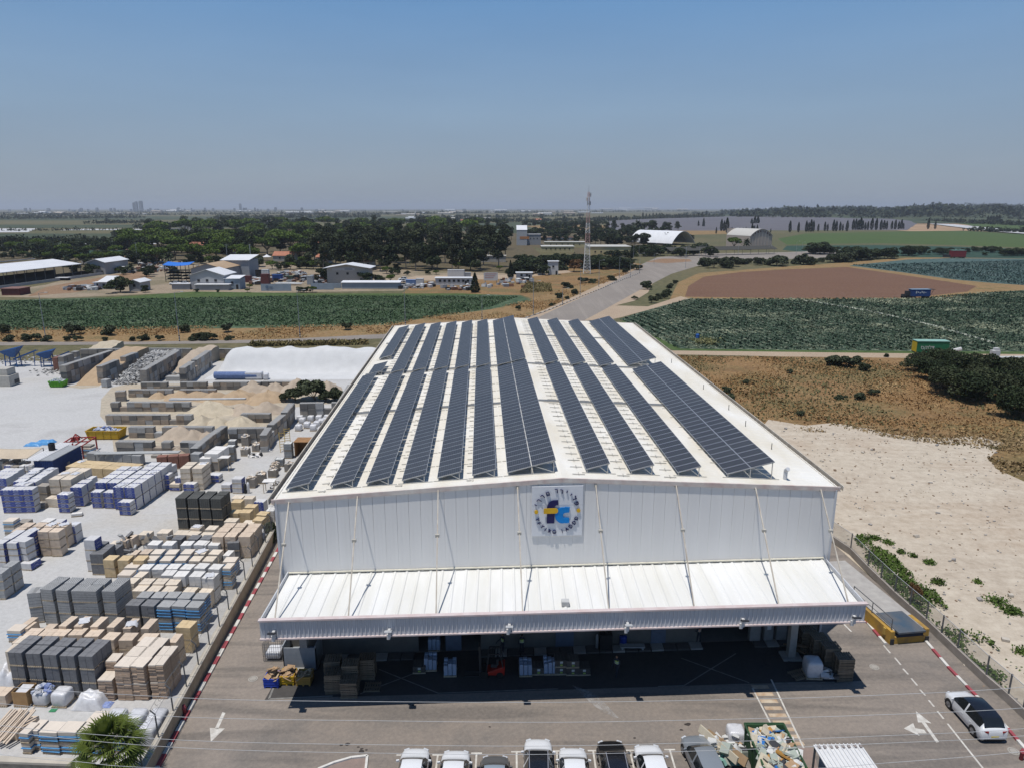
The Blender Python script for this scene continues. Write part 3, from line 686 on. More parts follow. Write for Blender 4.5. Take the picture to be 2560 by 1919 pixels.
ring = [('פ',1290,630,62),('ל',1230,515,50),('י',1140,430,38),('י',1040,362,25),('ר',915,340,12),('ר',790,325,0),('ם',580,385,-20),('ר',455,455,-40),('ר',370,552,-52),('י',305,655,-66),
        ('Y',325,1000,-75),('F',370,1095,-62),('Y',450,1175,-45),('I',530,1245,-32),('R',630,1290,-18),('O',750,1312,-6),('I',945,1298,14),('A',1060,1255,30),('D',1155,1185,48),('D',1235,1095,62),('D',1290,990,74)]
for ch, x, y, a in ring:
    lower = y > 900
    me = text_mesh(ch, .54 if not lower else .42, navy, .08, 'ring_letter')
    o = place(me, 'ring_letter', sign, (sp(x,y)[0], -.13, sp(x,y)[1]))
    o.rotation_euler = (R(90), R(-a if lower else a), 0)
# ---------------------------------------------------------------- block yard
wood = M('pallet_wood', (.50,.42,.31), (.36,.28,.19), scale=3, rnd=.15)
def layers(mb, w, d, z0, z1, n, nx, ny, jit, m=0, gap=.012, mtop=None):
    """n courses of nx x ny pieces, each a little out of line"""
    h = (z1-z0)/n
    for k in range(n):
        for i in range(nx):
            for j in range(ny):
                a, b = random.uniform(-jit,jit), random.uniform(-jit,jit)
                x0, x1 = -w/2+w*i/nx+gap/2+a, -w/2+w*(i+1)/nx-gap/2+a
                y0, y1 = -d/2+d*j/ny+gap/2+b, -d/2+d*(j+1)/ny-gap/2+b
                mb.box(x0,y0,z0+k*h+.004,x1,y1,z0+(k+1)*h, mtop if mtop is not None and k == n-1 else m)
Y = dict(
 grey=M('dark_concrete', (.19,.19,.195), (.145,.145,.15), scale=5, rnd=.08), lgrey=M('grey_concrete', (.36,.36,.355), (.28,.28,.275), scale=4, rnd=.08),
 beige=M('beige_paver', (.62,.51,.40), (.53,.42,.32), scale=3, rnd=.10), cream=M('cream_paver', (.66,.575,.47), (.57,.49,.39), scale=3, rnd=.07),
 white=M('white_paver', (.68,.66,.63), (.60,.58,.55), scale=3, rnd=.06), tan=M('yellow_tan_paver', (.58,.45,.28), (.48,.36,.2), scale=3, rnd=.08),
 bag=M('pale_bag', (.60,.59,.58), (.50,.49,.49), scale=3, rnd=.06), blue=M('blue_print', (.04,.06,.25), (.065,.09,.29), rnd=.1, rough=.5),
 mark=M('white_print', (.60,.62,.68), rnd=0), film=M('sky_blue_film', (.07,.24,.52), (.14,.36,.62), rnd=.1, rough=.35), wet=M('pale_slab', (.65,.57,.48), (.57,.5,.42), rnd=.05),
 brown=M('rough_brown_slab', (.47,.355,.265), (.37,.27,.195), scale=4, rnd=.06), rust=M('red_brick', (.25,.12,.085), (.18,.09,.07), scale=3, rnd=.15),
 grid=M('charcoal_paver', (.085,.085,.08), (.11,.11,.10), scale=4, rnd=.08), wrap=M('stretch_film', (.66,.66,.67), (.52,.52,.54), scale=3.5, rough=.25, spec=.6, rnd=.05, bump=.6),
 band=M('dark_band', (.03,.03,.03), rnd=0), mott=M('mottled_block', (.30,.265,.22), (.20,.19,.18), scale=1.2, rnd=.22))
PROTO = {}
def pallet_mb(w, d, h=.13):
    mb = MB(); n = 7
    for i in range(n):
        x = -w/2+(w-.09)*i/(n-1); mb.box(x,-d/2-.03,h-.035,x+.09,d/2+.03,h)
    for y in (-d/2, -.05, d/2-.1): mb.box(-w/2,y,.0,w/2,y+.1,h-.036)
    return mb
def proto(kind, w, d, h):
    key = (kind, round(w,2), round(d,2), round(h,2))
    if key in PROTO: return PROTO[key]
    p, q = .13, h
    mb = MB(); name = 'paver_pack'; mats = [Y['beige']]; kids = []
    if kind == 'grey': layers(mb,w,d,p,q,3,2,2,.006,gap=.02); mats=[Y['grey']]; name='block_pack'
    elif kind == 'hollow':
        mb.box(-w/2,-d/2,p,w/2,d/2,q-.14); mats=[Y['lgrey'],Y['band']]; name='block_pack'
        hh=(q-.14-p)/4
        for k in range(1,4): mb.box(-w/2-.004,-d/2-.004,p+k*hh-.008,w/2+.004,d/2+.004,p+k*hh+.004,1)
        for i in range(6):
            x=-w/2+(w-.085)*i/5; mb.box(x,-d/2,q-.14,x+.085,d/2,q)
        for j in range(6):
            y=-d/2+(d-.11)*j/5
            for i in range(5): xx=-w/2+.085+(w-.085)*i/5; mb.box(xx,y,q-.139,xx+(w-.085)/5-.085,y+.11,q)
        mb.box(-w/2+.02,-d/2+.02,q-.139,w/2-.02,d/2-.02,q-.135,1)
    elif kind in ('beige','cream','white','tan','mott','rust','lgrey'):
        layers(mb,w,d,p,q,max(2,round((h-.13)/.17)),2,1 if d < .9 else 2,.008,gap=.01); mats=[Y[kind]]
    elif kind == 'dgrey': layers(mb,w,d,p,q,max(2,round(h/.25)),2,2,.008,gap=.015); mats=[Y['grey']]
    elif kind == 'bag':
        n=max(1,round(h/.36)); layers(mb,w,d,.10,q,n,1,1,.012); mats=[Y['bag'],Y['blue'],Y['mark']]; name='bag_pack'
        hh=(q-.1)/n
        f=MB()
        for k in range(n):
            z=.1+k*hh; x=random.uniform(-.02,.02)
            f.box(-w*.49,-d/2-.03,z+.02,w*.49,-d/2-.014,z+hh*.93,0)
            pts=[(x-.3+.6*i/8, z+hh*(.40+.38*math.sin(math.pi*i/8))) for i in range(9)]
            for a,b in zip(pts,pts[1:]): f.quad((a[0],-d/2-.034,a[1]),(b[0],-d/2-.034,b[1]),(b[0],-d/2-.034,b[1]+.035),(a[0],-d/2-.034,a[1]+.035),1)
            for i in range(7):
                xx=x-.3+i*.085; f.quad((xx,-d/2-.034,z+hh*.28),(xx+.05,-d/2-.034,z+hh*.28),(xx+.05,-d/2-.034,z+hh*(.40+.06*(i%2))),(xx,-d/2-.034,z+hh*(.40+.06*(i%2))),1)
        kids.append(('printed_front',f,[Y['blue'],Y['mark']]))
        t=MB()
        for i in range(3): xx=-w*.42+i*w*.3; t.box(xx,-d/2-.01,q,xx+w*.16,-d/2+.09,q+.006,0)
        kids.append(('printed_flap',t,[Y['blue']]))
    elif kind == 'bagside':
        n=max(1,round(h/.36)); layers(mb,w,d,.10,q,n,1,1,.012); mats=[Y['bag'],Y['blue']]; name='bag_pack'; hh=(q-.1)/n; f=MB()
        for k in range(n):
            z=.1+k*hh; f.box(w/2+.014,-d*.48,z+.02,w/2+.03,d*.48,z+hh*.93,0)
            pts=[(-.3+.6*i/8, z+hh*(.40+.38*math.sin(math.pi*i/8))) for i in range(9)]
            for a,b in zip(pts,pts[1:]): f.quad((w/2+.034,a[0],a[1]),(w/2+.034,b[0],b[1]),(w/2+.034,b[0],b[1]+.03),(w/2+.034,a[0],a[1]+.03),1)
        kids.append(('printed_side',f,[Y['blue'],Y['mark']]))
    elif kind in ('slab','slabg'):
        mats=[Y['wet'] if kind=='slab' else Y['lgrey'],Y['film']]; name='slab_pack'
        mb.box(-w/2,-d/2,q-.26,w/2,d/2,q); mb.box(-w/2+.02,-d/2+.02,p,w/2-.02,d/2-.02,q-.262)
        f=MB(); z=q-.34; k=0
        while z > p+.1:
            f.cbox(0,0,z,w+.10,d+.10,.06,0,random.uniform(-.03,.03)); z-=.27
        kids.append(('blue_sheet',f,[Y['film']]))
    elif kind == 'thin':
        mats=[Y['brown'],Y['wet']]; name='slab_pack'; n=max(4,round(h/.11))
        for k in range(n):
            z0=.02+(h-.02)*k/n; z1=.02+(h-.02)*(k+1)/n-.012
            for i in range(2):
                a=random.uniform(-.035,.035); x0=-w/2+w*i/2
                mb.box(x0+a*.3,-d/2+a,z0,x0+w/2-.008+a*.3,d/2+a,z1,1 if k==n-1 else 0)
    elif kind == 'grid':
        mats=[Y['grid']]; name='paver_pack'; layers(mb,w,d,p,q,9,5,4,.008,gap=.03)
        mb.box(-w/2+.05,-d/2+.05,p,w/2-.05,d/2-.05,q-.03)
    elif kind == 'wrap':
        mats=[Y['wrap']]; name='wrapped_pallet'; n=6
        for (za,zb,g) in ((p,h*.35,.0),(h*.35,h*.7,.02),(h*.7,h*.93,.0),):
            pass
        prof=[(p,.46),(p+.1,.5),(h*.5,.52),(h*.85,.5),(h*.96,.45),(h,.34)]
        N=24
        def ring(s):
            out=[]
            for i in range(N):
                a=2*math.pi*i/N; c,sn=math.cos(a),math.sin(a); e=.28
                out.append((math.copysign(abs(c)**e,c)*s*w, math.copysign(abs(sn)**e,sn)*s*d))
            return out
        vs=[]
        for z,s in prof:
            for x,y in ring(s): vs.append((x+random.uniform(-.012,.012),y+random.uniform(-.012,.012),z+random.uniform(-.015,.015)))
        vs.append((0,0,h+.01)); L=len(prof)
        mb.add(vs,[(k*N+i,k*N+(i+1)%N,(k+1)*N+(i+1)%N,(k+1)*N+i) for k in range(L-1) for i in range(N)]+[((L-1)*N+i,(L-1)*N+(i+1)%N,L*N) for i in range(N)])
    root = mb.build(name, mats, loc=(0,0,-500))
    if kind == 'wrap': root.data.polygons.foreach_set('use_smooth',[True]*len(root.data.polygons))
    for nm, f, mm in kids: f.build(nm, mm, root)
    if kind not in ('thin',): pallet_mb(w,d).build('pallet', wood, root)
    PROTO[key] = root; root['_n'] = 0
    return root
FILM = []
from mathutils import noise as nz_
for k in range(4):
    mb = MB(); mb.grid(8,7,lambda u,v:((u-.5)*.95*(1+.3*nz_.noise(Vector((v*5,k,0)))),(v-.5)*.8*(1+.4*nz_.noise(Vector((u*5,k,3)))),.05+.09*nz_.noise(Vector((u*6,v*6,k*9)))-.35*max(0,abs(u-.5)-.42)*8*(k%2)))
    FILM.append(mb.mesh('torn_film', Y['wrap'], True))
def packs(A, B, z, nc, nr, lv, kind, desc, where, w=1.07, d=1.07, gap=.06, jit=.05, top=None, group=None, cut=()):
    """a block of stacked pallets: A and B are the front top corners at height z"""
    a, b = at(*A, z), at(*B, z); X = (b-a); L = X.length; X.normalize(); N = Vector((-X.y, X.x, 0)); yaw = math.atan2(X.y, X.x)
    pitch = (L-w)/(nc-1) if nc > 1 else 0
    if nc == 1: w = L
    h = z/lv
    for j in range(nr):
        for i in range(nc):
            c = a + X*(w/2+i*pitch) + N*(d/2+j*(d+gap)) + Vector((random.uniform(-jit,jit), random.uniform(-jit,jit), 0))
            for k in range(lv):
                if (i,j,k) in cut: continue
                kk = top if (top and k == lv-1) else kind
                p = proto(kk, w, d, h)
                if p['_n'] == 0: o = p
                else: o = copy_tree(p)
                p['_n'] += 1
                o.location = (c.x+random.uniform(-.015,.015), c.y+random.uniform(-.015,.015), k*h); o.rotation_euler = (0,0,yaw+random.uniform(-.045,.045))
                if k == lv-1 and o is not p and kk in ('beige','cream','white','mott','bag','lgrey','tan') and random.random() < .14:
                    f = place(random.choice(FILM), 'torn_film', o, (random.uniform(-.08,.08),random.uniform(-.08,.08),h+.012), random.uniform(0,6.28))
                col = '' if nc == 1 else ('leftmost stack' if i == 0 else 'rightmost stack' if i == nc-1 else f'{nth(i)} stack from left')
                row = '' if nr == 1 else ('front row' if j == 0 else 'back row' if j == nr-1 else f'{nth(j)} row')
                lev = '' if lv == 1 else ('top' if k == lv-1 else 'bottom' if k == 0 else 'middle' if lv == 3 else f'{nth(k)} up')
                loc = ' '.join(t for t in (lev and (lev+(' of' if col or row else ' one')), col) if t)
                if row: loc = (loc + (', ' if col else ' ') + row) if loc else row
                txt = desc + (', ' + loc if loc else '') + ', ' + where
                tag(o, txt, {'bag':'bag pallet','bagside':'bag pallet','wrap':'wrapped pallet'}.get(kk,'block pack'), group or 'stacked goods in the block yard')
G1 = packs
# ---- near end, in front
G1(('E',105,825),('E',1455,890),3.45,5,2,3,'grey','dark grey block pack','by brown slabs')
G1(('E',1550,1255),('E',1780,1260),1.72,1,1,1,'thin','short brown slab stack','next to dark grey packs',d=1.2)
G1(('E',1660,960),('E',1830,965),2.5,1,1,1,'thin','brown slab stack','tucked behind the short slab stack',d=1.0)
G1(('E',1800,1030),('E',2035,1048),2.85,1,3,2,'thin','brown slab stack in leftmost tall column','by road wall',d=1.2,gap=.03)
G1(('F',185,1525),('F',490,1535),2.85,1,3,2,'thin','brown slab stack in middle tall column','by road wall',d=1.2,gap=.03)
G1(('F',565,1510),('F',870,1512),2.85,1,2,2,'thin','brown slab stack in rightmost tall column','by road wall',d=1.2,gap=.03)
G1(('F',1000,1025),('F',1165,1030),2.3,1,1,2,'beige','narrow beige pack','alone behind tall brown slabs',d=1.2)
G1(('F',365,1000),('F',690,1005),1.9,1,1,2,'beige','broad beige pack','behind middle brown slabs')
G1(('F',-30,985),('F',255,990),1.9,1,1,2,'beige','broad beige pack','behind leftmost brown slabs')
G1(('E',1600,612),('E',1800,620),1.9,1,1,2,'beige','broad beige pack','behind rightmost dark grey pack')
for i, (x, y) in enumerate([(180,665),(370,545),(590,560),(810,555),(1060,548),(1330,560)]):
    G1(('E',x,y),('E',x+215,y+3),1.75 if i else 1.5,1,1,1,'beige',f'cut beige pack, {nth(i)} from left','row behind dark grey packs',d=1.0)
for i, x in enumerate((925,1165,1415,1680,1940)):
    G1(('E',x,400+i*9),('E',x+120,405+i*9),2.0,1,1,2,'beige',f'narrow beige pack, {nth(i)} from left','foot of hollow blocks',d=1.5)
G1(('F',425,745),('F',590,750),2.0,1,1,2,'beige','narrow beige pack','topped with loose blocks',d=1.5)
G1(('E',640,480),('E',790,483),1.5,1,1,1,'beige','small beige pack','left of narrow beige row')
G1(('E',100,480),('E',310,490),1.1,1,1,1,'slab','pale slab pack on sky blue film','alone at far left',d=1.0)
G1(('E',320,440),('E',450,445),1.0,1,1,1,'beige','low beige pack','beside pale slabs on film')
G1(('E',345,375),('E',450,380),1.1,1,1,1,'beige','tiny beige pack','left behind hollow blocks')
G1(('E',60,815),('E',160,815),2.9,1,2,1,'cream','pale cream pack','hidden left of dark grey packs')
# ---- bottom strip by the stone wall
G1(('G',470,715),('G',680,725),1.7,1,1,2,'slab','pale slab pack on blue film, third from left','by stone wall',w=1.1)
G1(('G',690,722),('G',905,730),1.7,1,1,2,'slab','pale slab pack on blue film, fourth from left','by stone wall',w=1.1)
G1(('G',920,730),('G',1130,740),1.7,1,1,2,'slab','pale slab pack on blue film','behind palm fronds',w=1.1)
G1(('G',225,725),('G',330,730),1.6,1,1,2,'slab','pale slab pack on blue film, leftmost','by stone wall')
G1(('G',335,700),('G',440,705),1.5,1,1,2,'slab','pale slab pack on blue film, second from left','by stone wall')
G1(('G',1020,590),('G',1200,598),1.25,1,1,1,'slab','lone pale slab pack on blue film','above the palm')
G1(('G',1300,740),('G',1420,745),1.4,1,1,1,'slab','pale slab pack half hidden','right of the palm')
G1(('G',1400,675),('G',1840,690),1.45,2,1,1,'wrap','glossy white wrapped pallet','front row by road fence',w=1.1,d=1.15)
G1(('G',1250,540),('G',1930,548),1.4,3,1,1,'wrap','glossy white wrapped pallet','second row by road fence',w=1.1,d=1.15)
G1(('G',1210,690),('G',1390,690),1.3,1,1,1,'wrap','glossy white wrapped pallet','leftmost of front three, above palm',d=1.15)
# ---- rows between hollow blocks and the road wall
G1(('C',840,1215),('C',1050,1225),2.35,1,1,2,'dgrey','grey pack with a loose block','leftmost of front grey row')
G1(('C',1090,1220),('C',1300,1228),2.35,1,1,2,'dgrey','grey pack','second from left in front grey row')
G1(('C',1340,1235),('C',1545,1243),2.45,1,1,2,'slabg','grey slab pack on blue film','middle of front grey row')
G1(('C',1560,1228),('C',1770,1235),2.45,1,1,2,'slabg','grey slab pack on blue film','second from right, front grey row')
G1(('C',1790,1240),('C',1990,1248),2.45,1,1,2,'slabg','grey slab pack on blue film','rightmost in front grey row')
G1(('C',1000,1090),('C',1650,1103),2.4,3,1,2,'lgrey','light grey pack','second grey row')
G1(('C',1660,1103),('C',2095,1112),2.4,2,1,2,'slabg','grey slab pack on blue film','second grey row')
G1(('C',1620,1560),('C',1850,1578),2.3,1,1,2,'tan','tan slab pack on pallets','in front of grey slab packs')
G1(('C',945,990),('C',1580,1005),1.9,3,1,2,'cream','cream pack','front cream row by hollow blocks')
G1(('C',1040,880),('C',1665,885),2.0,3,1,2,'cream','cream pack','second cream row by hollow blocks')
G1(('C',840,860),('C',985,868),1.9,1,2,1,'cream','cream pack','half hidden right of hollow blocks')
G1(('C',1735,1020),('C',2160,1030),1.6,2,1,1,'cream','pinkish cream pack','behind blue film slabs, wall side')
G1(('C',1400,745),('C',1585,745),2.0,1,1,2,'white','white pack, leftmost','front white row')
G1(('C',1600,755),('C',1790,757),2.3,1,1,2,'white','white pack, second from left','front white row')
G1(('C',1830,762),('D',560,1163),2.55,1,1,2,'white','white pack, third from left','front white row')
G1(('D',598,1185),('D',845,1190),2.6,1,1,2,'white','white pack, rightmost','front white row')
G1(('C',1045,650),('C',1440,645),2.0,2,1,2,'white','white pack','back white row, left end')
G1(('C',1490,637),('C',1870,645),1.9,2,1,2,'white','white pack','middle of back white row')
G1(('D',445,980),('D',955,1005),2.2,2,1,2,'white','white pack','right end of back white row')
G1(('C',820,622),('C',1020,624),1.5,1,1,1,'slab','tan slab pack on blue film','left of back white row')
G1(('C',720,735),('C',925,740),1.4,1,1,1,'slab','tan slab pack on blue film','just behind hollow blocks')
G1(('C',945,780),('C',1110,785),1.0,1,1,1,'white','broken white pack','left of front white row')
G1(('C',480,500),('C',1120,510),1.9,3,1,2,'tan','tan pack','left part of tan and slab row')
G1(('C',1140,512),('C',1790,510),1.6,3,1,1,'slab','tan slab pack on blue film','middle of tan and slab row')
G1(('C',1830,517),('D',850,832),1.75,2,1,2,'cream','cream pack','right end of tan and slab row')
G1(('C',1235,405),('C',1880,402),1.55,3,1,1,'slab','tan slab pack on blue film','row behind the tan packs')
G1(('C',1920,400),('D',950,695),1.75,2,1,2,'cream','cream pack','row behind the tan packs')
G1(('C',1060,395),('C',1200,400),1.4,1,1,1,'beige','small beige pack','left of blue film slab row')
G1(('C',920,410),('C',1010,412),1.3,1,1,1,'beige','broken beige pack','beside loose grey kerbstones')
G1(('C',1190,255),('C',1355,262),1.6,1,1,1,'white','white pack under loose pieces','left end of long white row')
G1(('C',1420,268),('C',1870,268),1.65,2,1,1,'white','white pack','left half of long white row')
G1(('C',1918,262),('C',2110,266),1.7,1,1,1,'white','white pack, fourth from left','long white row')
G1(('D',430,498),('D',935,520),1.75,2,1,1,'white','white pack','right half of long white row')
G1(('D',-20,390),('D',180,400),1.5,1,1,1,'dgrey','flat grey pack, leftmost','behind long white row')
G1(('D',310,385),('D',760,390),1.5,2,1,1,'dgrey','flat grey pack','middle behind long white row')
G1(('D',840,378),('D',1060,382),2.0,1,1,1,'dgrey','charcoal pack','behind right end, long white row')
G1(('D',1118,468),('D',1355,462),1.9,1,1,2,'dgrey','charcoal pack','beside tall tan pile and fence')
G1(('D',1040,715),('D',1170,720),1.3,1,1,1,'white','split white pack','beside the road fence',d=1.2)
G1(('D',1040,850),('D',1290,852),1.5,1,1,1,'slab','tan slab pack on blue film','wall side, beyond other slabs')
G1(('D',1030,985),('D',1190,988),2.2,1,1,2,'slab','tan slab pack over dark pallets','wall side of white packs')
for i, (xa, xb, xc) in enumerate(((818,1048,0),(1075,1290,0),(1352,1592,0))):
    G1(('D',xa,332+i*3),('D',xb,335+i*3),2.38,1,3,2,'beige',f'tan paver pile column {["one at left","two in middle","three at wall"][i]}','beside road fence',d=1.1,gap=.02)
G1(('C',1040,98),('C',1205,102),1.2,1,1,1,'cream','thin cream pack','left end behind long white row')
G1(('C',1335,72),('C',1505,78),1.5,1,1,1,'cream','thin cream pack, second from left','near charcoal stacks')
G1(('C',1590,100),('C',1780,106),1.2,1,1,1,'cream','thin cream pack','middle, near charcoal stacks')
G1(('C',1785,100),('C',1965,116),1.35,1,1,1,'cream','tilted thin cream pack','near charcoal stacks')
G1(('C',2000,122),('C',2175,130),1.4,1,1,1,'cream','thin cream pack, rightmost','near charcoal stacks')
G1(('D',370,172),('D',870,186),1.6,2,1,1,'cream','cream pack','at front foot of charcoal stacks')
# left side of the same rows
G1(('C',270,408),('C',480,410),2.25,1,2,2,'dgrey','rough dark grey pack','left end of tan row',d=1.1)
G1(('C',180,185),('C',350,192),3.4,1,1,3,'bagside','pale pack with blue print on right','beside dark grey packs')
G1(('C',375,270),('C',480,275),2.4,1,1,1,'dgrey','flat dark grey pack','behind rough dark grey packs')
G1(('C',590,320),('C',700,325),1.8,1,1,1,'dgrey','grey kerbstone pack','among loose kerbstones')
G1(('C',735,190),('C',850,200),1.3,1,1,1,'beige','collapsing beige pack','among loose kerbstones')
G1(('C',570,260),('C',720,262),1.2,1,1,1,'cream','low cream pack','behind grey kerbstone pack')
G1(('C',850,160),('C',960,165),1.3,1,1,1,'beige','tumbled beige pack','behind loose kerbstones')
# ---- hollow light grey blocks
G1(('H',760,1442),('H',1255,1470),3.45,2,2,3,'hollow','hollow grey block pack','left pair of hollow stacks',w=1.08)
G1(('H',1330,1470),('H',1812,1482),3.45,2,2,3,'hollow','hollow grey block pack','middle pair of hollow stacks',w=1.08)
G1(('C',458,990),('C',655,1000),3.4,1,2,3,'hollow','hollow grey block pack in rightmost stack','by cream packs',d=1.1)
G1(('H',500,1525),('H',760,1500),2.9,2,1,2,'hollow','half-used hollow grey block pack','left of hollow stacks',w=.7)
G1(('H',-150,1150),('H',35,1150),2.65,1,2,3,'lgrey','light grey pack','cut by photo left edge',d=1.2)
# ---- charcoal gridded stacks
G1(('B',550,915),('B',1280,926),3.8,4,2,3,'grid','charcoal gridded paver pack','stacks by hall corner',w=1.14,d=1.1)
# ---- right of them, towards the hall
for x0, y0, x1, y1, z, t in ((1435,985,1590,988,1.5,'tan pack, first of loose group'),(1390,1150,1545,1155,1.4,'tan pack, second of loose group'),(1570,1145,1735,1150,1.5,'tan pack, third of loose group'),
        (1640,1062,1805,1066,1.45,'tan pack, fourth of loose group'),(1765,1260,1920,1270,1.6,'tan pack, fifth of loose group'),(1835,1175,1990,1185,1.6,'tan pack, sixth of loose group')):
    G1(('B',x0,y0),('B',x1,y1),z,1,1,2 if z > 1.55 else 1,'tan',t,'right of charcoal stacks')
G1(('B',1330,1282),('B',1515,1288),1.3,1,1,1,'cream','pink cream pack','front right of charcoal stacks')
G1(('B',1610,1320),('B',1780,1325),1.4,1,1,1,'cream','pink cream pack','beside topmost tan pile')
G1(('B',1440,915),('B',1600,918),1.1,1,1,1,'cream','pink cream pack','behind loose tan group')
G1(('B',1620,922),('B',1775,926),1.1,1,1,1,'cream','pink cream pack in torn film','behind loose tan group')
G1(('B',1800,972),('B',1950,980),1.5,1,1,1,'bag','grey bag pack, first','close to hall corner')
G1(('B',1985,1112),('B',2110,1116),1.6,1,1,1,'white','white pack','against hall corner')
G1(('B',630,440),('B',968,443),2.95,2,2,4,'cream','smooth cream pack','big cream pile by blue bags',w=1.25,d=1.15)
G1(('B',945,285),('B',1110,285),2.0,1,1,2,'mott','white topped mottled pack','behind big cream pile',top='white')
G1(('B',1020,210),('B',1230,215),2.5,1,2,2,'mott','white topped tall pack','at corner of block bays',top='white',d=1.6)
G1(('B',350,405),('B',510,410),2.2,1,1,2,'bag','blue printed bag pack','farther of two near cream pile')
G1(('B',290,548),('B',450,550),2.0,1,1,3,'bag','blue printed bag pack','nearer of two near cream pile')
G1(('B',465,690),('B',622,692),.95,1,1,2,'bag','blue bag pack with beige cap','front of cream pile',top='cream')
G1(('B',672,690),('B',840,700),1.15,1,1,2,'bag','blue bag pack in loose film','front of cream pile')
G1(('B',1085,555),('B',1245,562),1.0,1,1,2,'bag','blue printed bag pack','alone right of cream pile')
G1(('B',1278,705),('B',1420,708),1.05,1,1,2,'bagside','low bag pack, blue right side','between cream pile and hall')
G1(('B',1440,608),('B',1592,612),1.95,1,1,3,'bagside','tall bag pack, blue right side','between cream pile and hall')
G1(('K',150,1165) if 0 else ('B',550,600),('B',640,600),1.6,1,1,2,'bag','blue bag pack mostly hidden','left of cream pile')
# ---- blue bags, middle mass
G1(('A',1430,820),('A',1780,828),2.05,2,1,3,'bag','blue printed bag pack','front of big blue mass',w=1.15)
G1(('A',1695,890),('A',1870,893),1.45,1,1,2,'bag','blue printed bag pack','stepping out of big blue mass')
G1(('A',1870,975),('A',2050,982),1.65,1,1,3,'bag','blue printed bag pack','nearest corner of big blue mass')
G1(('A',1780,740),('A',2130,746),2.9,2,6,2,'bag','blue printed bag pack','right part, big blue mass',w=1.25,d=1.35,gap=.12)
G1(('A',1500,667),('A',1850,672),2.5,2,4,2,'bag','blue printed bag pack','left part, big blue mass',w=1.3,d=1.35,gap=.12)
# ---- blue bags, middle column and left mass
G1(('A',890,855),('A',1060,862),2.3,1,1,4,'bag','blue printed bag pack','front of narrow blue row')
G1(('A',1110,760),('A',1220,764),2.3,1,1,3,'bag','blue printed bag pack','second in narrow blue row',d=1.2)
G1(('A',1110,745),('A',1290,742),2.5,1,1,2,'bag','blue printed bag pack','third in narrow blue row',d=1.2)
G1(('A',1215,675),('A',1380,675),2.4,1,1,2,'bag','blue printed bag pack','fourth in narrow blue row',d=1.2)
G1(('A',1310,610),('A',1440,612),2.1,1,1,2,'bag','blue printed bag pack','last in narrow blue row',d=1.2)
G1(('A',0,790),('A',500,780),2.92,3,1,4,'bag','blue printed bag pack','three-stack front, left mass',w=1.3,d=1.2)
for i, (xa, xb, y, z) in enumerate(((200,430,712,2.5),(210,560,655,2.5),(280,640,597,2.5),(380,730,540,2.5),(450,815,482,2.4))):
    G1(('A',xa,y),('A',xb,y+4),z,2 if i else 1,1,2,'bag','blue printed bag pack',f'{nth(i)} slanting row behind left mass',d=1.3,w=1.25)
for i, (xa, xb, y) in enumerate(((-190,90,600),(-100,190,545),(-20,270,490))):
    G1(('A',xa,y),('A',xb,y+4),2.3,2,1,2,'bag','grey topped bag pack',f'{nth(i)} row at left edge',d=1.3,w=1.25)
G1(('A',560,720),('A',730,730),2.0,1,1,2,'mott','film wrapped mottled pack','between left mass and cream pile')
G1(('A',705,920),('A',920,930),1.1,2,1,1,'cream','low open cream pack','front of narrow blue row',w=1.0)
G1(('A',600,1010),('A',700,1010),.6,1,1,1,'mott','low brown pack','beside left blue mass')
G1(('A',770,612),('A',1098,622),3.0,2,3,3,'cream','smooth cream pack','cream mass beside blue rows',w=1.3,d=1.3,gap=.08)
G1(('A',1030,410),('A',2060,478),1.35,7,2,1,'tan','yellow tan pack','long tan row by container',w=1.4,d=1.3)
G1(('A',890,362),('A',1010,368),1.3,1,1,1,'mott','grey tan pack','left end of long tan row')
# ---- left lower group
G1(('H',915,370),('H',1108,368),2.75,1,1,3,'beige','beige pack on yellow pallets, rightmost','front row, lower left')
G1(('H',200,365),('H',885,368),2.75,3,1,3,'beige','beige pack on yellow pallets','front row, lower left')
G1(('H',365,268),('H',1225,272),2.45,4,1,2,'beige','beige pack','second row, lower left',w=1.1)
G1(('H',115,578),('H',298,582),2.8,1,3,4,'bagside','bag pack, blue right side, middle column','lower left',d=1.0,gap=.02)
G1(('H',-120,580),('H',60,585),2.8,1,3,4,'bagside','bag pack, blue right side, left column','lower left',d=1.0,gap=.02)
G1(('H',470,560),('H',640,470),2.85,1,1,4,'bagside','torn bag pack, blue right side','lower left',d=1.4)
G1(('H',375,960),('H',585,970),.75,1,1,1,'bagside','low torn bag pack','lower left',d=1.3)
G1(('H',1295,262),('H',1400,262),2.0,1,1,2,'bag','crumpled white bag pack','behind lower left beige packs',d=1.2)
G1(('H',60,165),('H',245,170),2.2,1,1,3,'slab','ragged slab stack on blue film','lower left, behind beige packs')
G1(('H',300,190),('H',490,195),1.5,1,1,1,'mott','pinkish pack','beside ragged slab stack')
G1(('H',760,175),('H',930,185),.7,1,1,1,'white','low white pack','behind second beige row, lower left')
G1(('H',980,190),('H',1140,195),.8,1,1,1,'bagside','low pack with blue side','behind second beige row, lower left')
G1(('A',1120,1165),('A',1290,1150),.4,1,1,1,'wet' if 0 else 'white','small fallen white pack','alone on open yard floor',d=.5)
